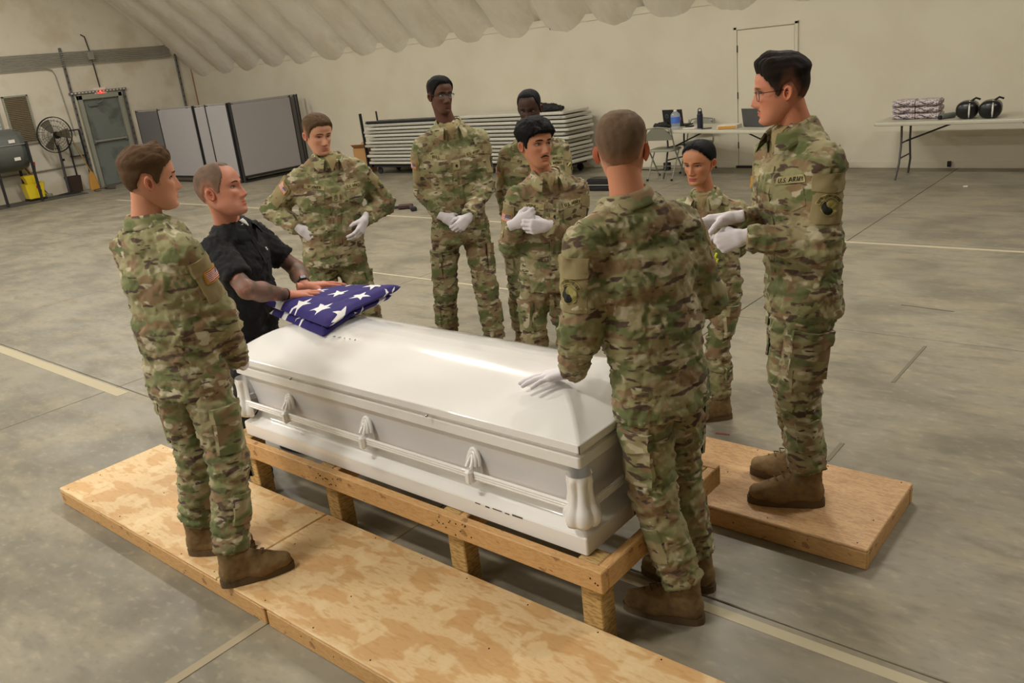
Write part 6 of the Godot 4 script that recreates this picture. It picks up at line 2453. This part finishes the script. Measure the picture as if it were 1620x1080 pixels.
func make_tables() -> void:
	var turn := -0.20
	var t := folding_table("grey folding table with laptops and bottles by the beige door", Vector3(-5.66, 0, -11.50), turn)
	var on := func(x: float, z: float) -> Vector3: return t.transform * Vector3(x, 0.745, z)
	folding_table("long grey folding table with folded blankets against the beige wall", Vector3(-2.32, 0, -11.78), 0.0)
	var ch := folding_chair()
	ch.set_meta("label", "grey folding chair turned away, in front of the laptop table")
	ch.set_meta("group", "grey folding chairs at the laptop table")
	ch.position = Vector3(-6.62, 0, -11.45)
	ch.rotation.y = 0.1
	copy(ch, "grey folding chair behind the laptop table, next to the bottles", Vector3(-6.42, 0, -12.10), PI + 0.15)
	copy(ch, "grey folding chair behind the open grey laptop", Vector3(-5.10, 0, -11.98), PI - 0.1)
	# laptops
	for l in [[on.call(-0.98, -0.05), 0.12, M.black, "open black laptop with stickers on the left table"], [on.call(0.53, 0.02), -0.10, M.laptop, "open dark grey laptop seen from behind on the left table"]]:
		var p := thing("laptop", l[3], "laptop", l[0], turn + l[1])
		block("keyboard_base", Vector3(0.36, 0.018, 0.25), Vector3(0, 0.009, -0.12), M.black if l[2] == M.black else M.laptop, p)
		block("screen_lid", Vector3(0.36, 0.25, 0.010), Vector3(0, 0.135, 0.035), l[2], p, Vector3(0.16, 0, 0), 0.006)
		if l[2] == M.black:
			for q in [[-0.10, 0.16, M.sticker_a], [0.12, 0.12, M.sticker_b], [0.0, 0.07, M.sticker_a]]:
				var st := new_st()
				lathe(st, [[0.0, 0.002], [0.034, 0.002], [0.036, 0.0]], 14, Transform3D(Basis(Vector3.RIGHT, PI / 2 + 0.16), Vector3(q[0], q[1], 0.0445 + (q[1] - 0.135) * 0.16)))
				done(st, "sticker", q[2], p)
	# large water bottle
	var wb := thing("water_bottle", "large clear plastic water bottle with a blue label", "bottle", on.call(-0.74, 0.20))
	var st := new_st()
	lathe(st, [[0.0, 0.0], [0.062, 0.002], [0.068, 0.012], [0.066, 0.06], [0.070, 0.07], [0.068, 0.10], [0.070, 0.19], [0.064, 0.215], [0.036, 0.245], [0.020, 0.255], [0.020, 0.268]], 22)
	done(st, "shell", M.bottle, wb)
	st = new_st()
	lathe(st, [[0.0705, 0.085], [0.0715, 0.086], [0.0715, 0.175], [0.0705, 0.176]], 22)
	done(st, "blue_label", M.bottle_label, wb)
	st = new_st()
	lathe(st, [[0.023, 0.256], [0.024, 0.258], [0.024, 0.276], [0.0, 0.278]], 16)
	done(st, "cap", M.white_paint, wb)
	# dark flask
	var fk := thing("flask", "dark blue steel flask with a loop cap", "flask", on.call(-0.30, 0.17))
	st = new_st()
	lathe(st, [[0.0, 0.0], [0.040, 0.001], [0.043, 0.006], [0.043, 0.195], [0.036, 0.212], [0.030, 0.216]], 20)
	done(st, "flask_body", M.navy, fk)
	st = new_st()
	lathe(st, [[0.030, 0.212], [0.034, 0.214], [0.034, 0.245], [0.0, 0.248]], 18)
	done(st, "cap", M.black, fk)
	rod("loop", [Vector3(-0.026, 0.24, 0), Vector3(-0.026, 0.272, 0), Vector3(-0.015, 0.283, 0), Vector3(0.015, 0.283, 0), Vector3(0.026, 0.272, 0), Vector3(0.026, 0.24, 0)], 0.007, M.black, fk)
	# cap, papers, binder
	var cp := thing("black_bag", "small black pouch lying at the end of the laptop table", "bag", on.call(-1.10, 0.12))
	var fl := Flesh.new()
	fl.cell = 0.012
	fl.k = 0.03
	fl.soft.seed = 12
	fl.soft.frequency = 12.0
	fl.wrinkle = 0.008
	fl.add(Vector3(-0.10, 0.035, 0), Vector3(0.08, 0.045, 0), 0.03, 0.045, 1.3, Vector3.BACK)
	fl.add(Vector3(0.08, 0.03, 0), Vector3(0.16, 0.025, 0), 0.03, 0.022)
	fl.finish()
	part("pouch", fl.arrays(), M.black, cp)
	var bd := thing("ring_binder", "white ring binder lying on the laptop table", "binder", on.call(0.20, 0.14), turn + 0.35)
	block("cover", Vector3(0.28, 0.05, 0.25), Vector3(0, 0.026, 0), M.paper, bd)
	block("page_block", Vector3(0.26, 0.038, 0.012), Vector3(0.0, 0.026, 0.126), M.straw, bd)
	var pb := thing("paper_stack", "loose papers beside the flask on the laptop table", "papers", on.call(-0.48, 0.16), turn + 0.2)
	block("sheets", Vector3(0.20, 0.012, 0.16), Vector3(0, 0.006, 0), M.paper, pb)
	var ph := thing("phone", "black phone lying by the flask", "phone", on.call(-0.16, 0.20), 0.4)
	block("phone_slab", Vector3(0.15, 0.012, 0.075), Vector3(0, 0.006, 0), M.black_gloss, ph)
	var gs := thing("cable_pile", "small black cable heap beside the papers", "cable", on.call(-0.56, 0.10))
	var pts := []
	for k in 26: pts.append(Vector3(cos(k * 0.8) * (0.05 + 0.001 * k), 0.009 + 0.0008 * k, sin(k * 0.8) * 0.04))
	rod("cord", pts, 0.007, M.black, gs, 5)
	# folded blankets, two piles of three
	for col in 2:
		for lv in 3:
			var pl: String = "left" if col == 0 else "right"
			var q := thing("folded_blanket", "white and purple patterned folded blanket, %s of the %s pile" % [["lowest", "middle", "topmost"][lv], pl], "blanket", Vector3(-3.25 + col * 0.29, 0.745 + lv * 0.082, -11.80 + 0.02 * lv), 0.02 * lv - 0.06 * col, "folded blankets on the long table")
			var bs := new_st()
			var rows := []
			for r in 15:
				var a := PI * r / 14.0 - PI / 2
				var line := PackedVector3Array()
				for k in 13:
					var u := k / 6.0 - 1.0
					line.append(Vector3(u * 0.135, 0.041 + sin(a) * (0.039 - 0.004 * absf(u)) + 0.004 * sin(u * 5.0 + lv + col), 0.12 + cos(a) * 0.04 + 0.008 * sin(u * 4.0 + lv * 2.0)))
				rows.append(line)
			sheet(bs, rows)
			cbox(bs, Vector3(0.268, 0.074, 0.24), at(0, 0.041, 0.0), 0.02)
			done(bs, "folded_cloth", M.blanket, q)
			var sp := []
			for k in 12:
				var a := k / 11.0 * 5.2
				sp.append(Vector3(-0.09 + k * 0.016, 0.041 + 0.018 * cos(a), 0.163))
			rod("fold_edge", sp, 0.004, M.purple, q, 5)
	# black helmets in covers with a pale band
	for hx in [[-2.50, -11.62, "black round cap box with a white band, left one on the long table"], [-2.245, -11.60, "black round cap box with a white band, right one on the long table"]]:
		var h := thing("cap_box", hx[2], "case", Vector3(hx[0], 0.745, hx[1]), 0.12)
		st = new_st()
		var rows := []
		for r in [[-0.12, 0.001], [-0.12, 0.085], [-0.10, 0.104], [0.08, 0.106], [0.11, 0.098], [0.135, 0.07], [0.145, 0.03], [0.147, 0.001]]:
			var ln := PackedVector3Array()
			for k in 24:
				var a := TAU * k / 24.0
				ln.append(Vector3(signf(cos(a)) * pow(absf(cos(a)), 0.8) * r[1] * 1.16, 0.105 + signf(sin(a)) * pow(absf(sin(a)), 0.8) * r[1] * (1.0 if sin(a) > 0 else 0.98), r[0]))
			rows.append(ln)
		sheet(st, rows, true, false)
		done(st, "shell", M.black_gloss, h)
		var arc := []
		for k in 11:
			var a := lerpf(-1.35, 1.35, k / 10.0)
			arc.append(Vector3(0.02 + 0.01 * cos(a), 0.105 + sin(a) * 0.102, 0.05 + cos(a) * 0.10))
		rod("white_band", arc, 0.010, M.white_paint, h, 6)
		rod("handle_strap", [Vector3(0.03, 0.20, -0.02), Vector3(0.08, 0.235, -0.02), Vector3(0.13, 0.215, -0.02)], 0.012, M.black, h)
	var rl := thing("rolled_cloth", "small dark rolled cloth beside the blankets", "cloth", Vector3(-2.72, 0.745, -11.66), 0.5)
	rod("roll", [Vector3(-0.10, 0.035, 0.05), Vector3(0.08, 0.035, -0.05)], 0.035, M.grey_metal, rl, 12)
	block("end_patch", Vector3(0.06, 0.05, 0.05), Vector3(-0.11, 0.026, 0.055), M.black, rl, Vector3(0, 0.5, 0), 0.015)
	# things on the floor
	var cs := thing("instrument_case", "flat black hard case with silver corners on the floor", "case", Vector3(-7.12, 0, -10.42), 0.1)
	block("lower_shell", Vector3(0.42, 0.085, 0.26), Vector3(0, 0.043, 0), M.black_gloss, cs, Vector3.ZERO, 0.03)
	block("upper_shell", Vector3(0.42, 0.085, 0.26), Vector3(0, 0.138, 0), M.black_gloss, cs, Vector3.ZERO, 0.03)
	block("seam_band", Vector3(0.415, 0.012, 0.255), Vector3(0, 0.0905, 0), M.galv, cs)
	for x in [-0.18, 0.18]:
		for y in [0.05, 0.13]: block("corner_cap", Vector3(0.02, 0.02, 0.01), Vector3(x, y, 0.131), M.steel, cs)
	var dr := thing("cordless_tool", "small dark power tool lying on the concrete behind the soldiers", "tool", Vector3(-9.45, 0, -8.62), 0.7)
	block("tool_body", Vector3(0.24, 0.075, 0.07), Vector3(-0.06, 0.04, 0), M.brown_bin, dr, Vector3.ZERO, 0.02)
	block("grip", Vector3(0.07, 0.05, 0.20), Vector3(0.05, 0.03, 0.11), M.brown_bin, dr, Vector3(0, 0.25, 0), 0.015)
	block("battery", Vector3(0.09, 0.06, 0.10), Vector3(0.09, 0.032, 0.25), M.black, dr, Vector3(0, 0.25, 0), 0.012)
	rod("chuck", [Vector3(-0.18, 0.04, 0), Vector3(-0.26, 0.04, 0)], 0.022, M.black, dr)
	var so := thing("outlet", "small black socket at the foot of the beige wall", "socket", Vector3(-2.85, 0.02, BACK_Z + 0.02))
	block("socket_box", Vector3(0.045, 0.075, 0.03), Vector3(0, 0.04, 0.01), M.black, so)
	var ps := thing("power_strip", "black plug and cable on the floor by the folding chair", "cable", Vector3(-7.15, 0, -12.2))
	block("plug_block", Vector3(0.10, 0.12, 0.08), Vector3(0.12, 0.06, 0.0), M.black, ps)
	rod("cord", [Vector3(0.12, 0.1, 0), Vector3(0.16, 0.5, 0.02), Vector3(0.10, 0.62, 0.02), Vector3(0.14, 0.70, 0.04)], 0.007, M.black, ps, 5)
	rod("floor_cord", [Vector3(0.1, 0.01, 0.02), Vector3(-0.05, 0.01, 0.1), Vector3(-0.25, 0.01, 0.05), Vector3(-0.5, 0.01, 0.08)], 0.009, M.black, ps, 5)
	var wp := thing("paper_scrap", "tiny white paper scrap on the floor under the long table", "scrap", Vector3(-2.35, 0, -11.1), 0.4)
	block("crumpled_bit", Vector3(0.05, 0.012, 0.03), Vector3(0, 0.006, 0), M.white_paint, wp, Vector3.ZERO, 0.004)
	var rs := thing("red_stick", "thin red scrap of tape on the concrete behind the platform", "tape", Vector3(-1.90, 0, -3.77), 0.25)
	block("strip", Vector3(0.075, 0.003, 0.014), Vector3(0, 0.0016, 0), M.red_dull, rs, Vector3.ZERO, 0.0005)

const FIGURES := {
	"A": {"at": Vector3(-3.120, 0.095, -1.500), "h": 1.78, "tf": Vector3(-0.162, 0.000, -0.987), "pf": Vector3(-0.213, 0.000, -0.977), "hf": Vector3(0.352, -0.070, -0.933), "tilt": 0.0, "chest": Vector3(0.002, 1.424, -0.003), "pelvis": Vector3(0.004, 0.935, -0.008), "sr": Vector3(0.168, 1.424, -0.031), "sl": Vector3(-0.165, 1.424, 0.024), "hr": Vector3(0.094, 0.935, -0.028), "hl": Vector3(-0.086, 0.935, 0.011), "head": Vector3(0.038, 1.668, -0.032), "ar": Vector3(0.170, 0.099, 0.080), "tr": Vector3(0.498, 0.000, -0.867), "kr": Vector3(0.153, 0.505, -0.015), "al": Vector3(-0.180, 0.099, 0.030), "tl": Vector3(0.781, 0.000, -0.625), "kl": Vector3(-0.102, 0.504, -0.012), "er": Vector3(0.164, 1.118, -0.114), "wr": Vector3(0.078, 0.881, -0.201), "wl": Vector3(-0.024, 0.881, -0.205), "el": Vector3(-0.106, 1.130, -0.079)},
	"B": {"at": Vector3(-3.930, 0.000, -2.290), "h": 1.72, "tf": Vector3(0.885, 0.000, -0.466), "pf": Vector3(0.868, 0.000, -0.497), "hf": Vector3(0.803, 0.139, -0.579), "tilt": -6.0, "chest": Vector3(0.032, 1.309, -0.015), "pelvis": Vector3(-0.050, 0.877, -0.033), "sr": Vector3(0.122, 1.309, 0.155), "sl": Vector3(-0.058, 1.309, -0.185), "hr": Vector3(-0.006, 0.877, 0.044), "hl": Vector3(-0.094, 0.877, -0.111), "head": Vector3(0.095, 1.570, 0.035), "ar": Vector3(-0.090, 0.096, 0.110), "tr": Vector3(0.995, 0.000, 0.100), "kr": Vector3(0.048, 0.468, 0.081), "al": Vector3(-0.120, 0.096, -0.170), "tl": Vector3(0.995, 0.000, -0.100), "kl": Vector3(-0.012, 0.476, -0.156), "wr": Vector3(0.339, 1.020, -0.069), "er": Vector3(0.361, 1.118, 0.169), "wl": Vector3(0.283, 1.020, -0.219), "el": Vector3(0.058, 1.069, -0.336)},
	"C": {"at": Vector3(-4.385, 0.000, -3.370), "h": 1.86, "tf": Vector3(0.902, 0.000, 0.431), "pf": Vector3(0.902, 0.000, 0.431), "hf": Vector3(0.958, -0.208, 0.196), "tilt": -3.0, "chest": Vector3(-0.008, 1.479, 0.010), "pelvis": Vector3(-0.043, 0.977, 0.056), "sr": Vector3(-0.092, 1.479, 0.186), "sl": Vector3(0.076, 1.479, -0.166), "hr": Vector3(-0.085, 0.977, 0.143), "hl": Vector3(-0.001, 0.977, -0.031), "head": Vector3(-0.000, 1.714, 0.050), "ar": Vector3(-0.115, 0.103, 0.100), "tr": Vector3(0.287, 0.000, 0.958), "kr": Vector3(-0.082, 0.528, 0.166), "al": Vector3(0.065, 0.103, -0.130), "tl": Vector3(0.600, 0.000, 0.800), "kl": Vector3(0.064, 0.529, -0.045), "wr": Vector3(-0.084, 1.155, 0.256), "er": Vector3(-0.339, 1.267, 0.248), "wl": Vector3(0.157, 1.157, -0.089), "el": Vector3(0.060, 1.202, -0.347)},
	"D": {"at": Vector3(-4.020, 0.000, -4.050), "h": 1.94, "tf": Vector3(0.796, 0.000, 0.605), "pf": Vector3(0.817, 0.000, 0.577), "hf": Vector3(0.955, -0.035, 0.296), "tilt": -3.0, "chest": Vector3(0.034, 1.575, -0.034), "pelvis": Vector3(0.030, 1.018, -0.030), "sr": Vector3(-0.089, 1.575, 0.128), "sl": Vector3(0.157, 1.575, -0.196), "hr": Vector3(-0.028, 1.018, 0.052), "hl": Vector3(0.088, 1.018, -0.112), "head": Vector3(0.029, 1.857, -0.001), "ar": Vector3(-0.160, 0.108, 0.050), "tr": Vector3(0.447, 0.000, 0.894), "kr": Vector3(-0.070, 0.550, 0.095), "al": Vector3(0.220, 0.108, -0.050), "tl": Vector3(0.659, 0.000, 0.753), "kl": Vector3(0.189, 0.561, -0.044), "er": Vector3(-0.156, 1.240, 0.082), "wr": Vector3(0.080, 1.091, 0.166), "el": Vector3(0.183, 1.234, -0.150), "wl": Vector3(0.241, 1.082, 0.092)},
	"E": {"at": Vector3(-3.620, 0.000, -4.580), "h": 1.80, "tf": Vector3(0.747, 0.000, 0.665), "pf": Vector3(0.747, 0.000, 0.665), "hf": Vector3(0.434, -0.208, 0.877), "tilt": 0.0, "chest": Vector3(-0.031, 1.440, 0.024), "pelvis": Vector3(-0.096, 0.945, 0.076), "sr": Vector3(-0.156, 1.440, 0.165), "sl": Vector3(0.095, 1.440, -0.117), "hr": Vector3(-0.158, 0.945, 0.145), "hl": Vector3(-0.033, 0.945, 0.006), "head": Vector3(-0.026, 1.705, 0.046), "ar": Vector3(-0.180, 0.100, 0.180), "tr": Vector3(0.447, 0.000, 0.894), "kr": Vector3(-0.146, 0.515, 0.203), "al": Vector3(0.040, 0.100, -0.020), "tl": Vector3(0.600, 0.000, 0.800), "kl": Vector3(0.033, 0.515, 0.029), "er": Vector3(-0.257, 1.140, 0.117), "wr": Vector3(-0.175, 0.901, 0.212), "el": Vector3(0.154, 1.140, -0.020), "wl": Vector3(0.182, 0.948, 0.168)},
	"F": {"at": Vector3(-2.850, 0.000, -3.620), "h": 1.72, "tf": Vector3(0.790, 0.000, 0.613), "pf": Vector3(0.790, 0.000, 0.613), "hf": Vector3(0.952, 0.000, 0.305), "tilt": -3.0, "chest": Vector3(0.004, 1.345, -0.003), "pelvis": Vector3(-0.016, 0.903, 0.012), "sr": Vector3(-0.106, 1.345, 0.139), "sl": Vector3(0.115, 1.345, -0.146), "hr": Vector3(-0.070, 0.903, 0.083), "hl": Vector3(0.039, 0.903, -0.058), "head": Vector3(-0.008, 1.596, 0.045), "ar": Vector3(-0.130, 0.096, 0.100), "tr": Vector3(0.447, 0.000, 0.894), "kr": Vector3(-0.079, 0.490, 0.130), "al": Vector3(0.070, 0.096, -0.060), "tl": Vector3(0.659, 0.000, 0.753), "kl": Vector3(0.085, 0.492, -0.027), "wr": Vector3(-0.017, 1.209, 0.268), "er": Vector3(-0.175, 1.047, 0.144), "wl": Vector3(0.111, 1.180, 0.155), "el": Vector3(0.113, 1.049, -0.068)},
	"G": {"at": Vector3(-1.390, 0.000, -2.380), "h": 1.84, "tf": Vector3(-0.885, -0.000, -0.465), "pf": Vector3(-0.979, -0.000, -0.203), "hf": Vector3(-0.440, -0.105, -0.892), "tilt": 0.0, "chest": Vector3(-0.076, 1.494, 0.079), "pelvis": Vector3(-0.028, 0.966, 0.016), "sr": Vector3(0.014, 1.494, -0.092), "sl": Vector3(-0.166, 1.494, 0.250), "hr": Vector3(-0.008, 0.966, -0.078), "hl": Vector3(-0.047, 0.966, 0.110), "head": Vector3(-0.098, 1.763, 0.080), "ar": Vector3(0.015, 0.102, -0.120), "tr": Vector3(-0.995, 0.000, 0.100), "kr": Vector3(-0.044, 0.524, -0.096), "al": Vector3(0.070, 0.102, 0.080), "tl": Vector3(-0.968, 0.000, 0.252), "kl": Vector3(-0.034, 0.519, 0.104), "wr": Vector3(-0.221, 1.126, -0.209), "er": Vector3(0.048, 1.182, -0.185), "wl": Vector3(-0.323, 0.960, 0.146), "el": Vector3(-0.185, 1.167, 0.264)},
	"H": {"at": Vector3(-2.050, 0.000, -3.920), "h": 1.58, "tf": Vector3(0.235, 0.000, 0.972), "pf": Vector3(0.235, 0.000, 0.972), "hf": Vector3(-0.007, -0.139, 0.990), "tilt": 0.0, "chest": Vector3(0.010, 1.209, -0.005), "pelvis": Vector3(0.031, 0.830, -0.016), "sr": Vector3(-0.151, 1.209, 0.034), "sl": Vector3(0.172, 1.209, -0.045), "hr": Vector3(-0.049, 0.830, 0.003), "hl": Vector3(0.111, 0.830, -0.036), "head": Vector3(-0.004, 1.435, 0.036), "ar": Vector3(-0.150, 0.088, 0.100), "tr": Vector3(-0.196, 0.000, 0.981), "kr": Vector3(-0.106, 0.457, 0.093), "al": Vector3(0.060, 0.088, -0.030), "tl": Vector3(-0.768, 0.000, 0.640), "kl": Vector3(0.057, 0.453, -0.003), "er": Vector3(-0.215, 0.991, -0.133), "wr": Vector3(-0.088, 0.835, -0.008), "el": Vector3(0.099, 0.967, -0.168), "wl": Vector3(-0.032, 0.832, -0.024)},
	"I": {"at": Vector3(-1.270, 0.095, -3.220), "h": 1.88, "tf": Vector3(-0.594, 0.000, 0.804), "pf": Vector3(-0.701, 0.000, 0.714), "hf": Vector3(-0.882, -0.105, 0.460), "tilt": 0.0, "chest": Vector3(-0.008, 1.504, 0.003), "pelvis": Vector3(0.019, 0.987, -0.008), "sr": Vector3(-0.166, 1.504, -0.114), "sl": Vector3(0.151, 1.504, 0.120), "hr": Vector3(-0.051, 0.987, -0.076), "hl": Vector3(0.089, 0.987, 0.061), "head": Vector3(-0.057, 1.738, 0.044), "ar": Vector3(0.000, 0.104, -0.100), "tr": Vector3(-0.995, 0.000, 0.100), "kr": Vector3(-0.072, 0.534, -0.079), "al": Vector3(0.080, 0.104, 0.070), "tl": Vector3(-0.912, 0.000, 0.410), "kl": Vector3(0.041, 0.537, 0.087), "wr": Vector3(-0.180, 1.276, 0.200), "er": Vector3(-0.155, 1.174, -0.062), "el": Vector3(0.139, 1.170, 0.144), "wl": Vector3(-0.117, 1.214, 0.254)},
}


# ------------------------------------------------------------------ the scene
func _ready() -> void:
	rng.seed = 20
	make_view()
	make_materials()
	M.mortar = plain(Color8(178, 168, 140), 0.85)
	M.crack = plain(Color8(112, 106, 88), 0.9)
	M.neon = plain(Color8(226, 232, 40), 0.6)
	M.rust = plain(Color8(150, 104, 54), 0.8)
	make_lamps()
	make_hall()
	make_platform("low plywood platform under the soldier with the flag patch, left of the seam", -4.64, -2.712, -1.985, -1.386, M.ply, -4.64, -3.06)
	make_platform("long low plywood platform running out of the picture at the bottom", -2.70, -0.26, -1.985, -1.386, M.ply, -3.058, -0.26)
	make_platform("low plywood platform under the tall soldier with glasses", -2.36, -0.868, -3.538, -2.928, M.ply2, -2.36, -0.868)
	make_trestle()
	make_casket()
	make_flag()
	M.strut = plain(Color8(112, 112, 110), 0.5, 0.3)
	M.exit_face = plain(Color8(226, 214, 204), 0.5)
	M.shutter = plain(Color8(112, 100, 76), 0.8)
	M.pale_pane = plain(Color8(190, 194, 190), 0.3)
	M.duct = plain(Color8(112, 116, 112), 0.4, 0.5)
	M.fan_grey = plain(Color8(70, 70, 76), 0.5, 0.3)
	M.fan_blade = plain(Color8(120, 112, 92), 0.5)
	M.mat = plain(Color8(70, 68, 60), 0.9)
	M.divider_dark = plain(Color8(104, 102, 102), 0.95)
	M.divider_frame = plain(Color8(40, 39, 40), 0.5)
	M.divider_cap = plain(Color8(150, 147, 146), 0.6)
	M.grey_leg = plain(Color8(88, 86, 86), 0.4, 0.4)
	M.sticker_a = plain(Color8(60, 70, 66), 0.6)
	M.sticker_b = plain(Color8(150, 70, 84), 0.6)
	M.bottle = plain(Color(0.90, 0.94, 0.97, 0.25), 0.06)
	M.bottle.transparency = BaseMaterial3D.TRANSPARENCY_ALPHA
	M.bottle_label = plain(Color8(70, 110, 196), 0.5)
	M.purple = plain(Color8(64, 46, 74), 0.9)
	M.red_dull = plain(Color8(128, 60, 56), 0.8)
	var bt := noise_bytes(61, 0.03, 256, 256, 2, 3)
	M.blanket = tri_tex(plain(Color(1, 1, 1), 0.95), layered(256, 256, Color8(206, 198, 196), [[bt, 0.60, 0.64, Color8(96, 78, 116)], [noise_bytes(62, 0.03, 256, 256, 2, 3), 0.66, 0.69, Color8(150, 120, 92)]]), Vector3(2.2, 3.0, 2.2))
	make_dividers()
	make_stacks()
	make_tables()
	make_end_wall_things()
	make_cloth()
	make_people()
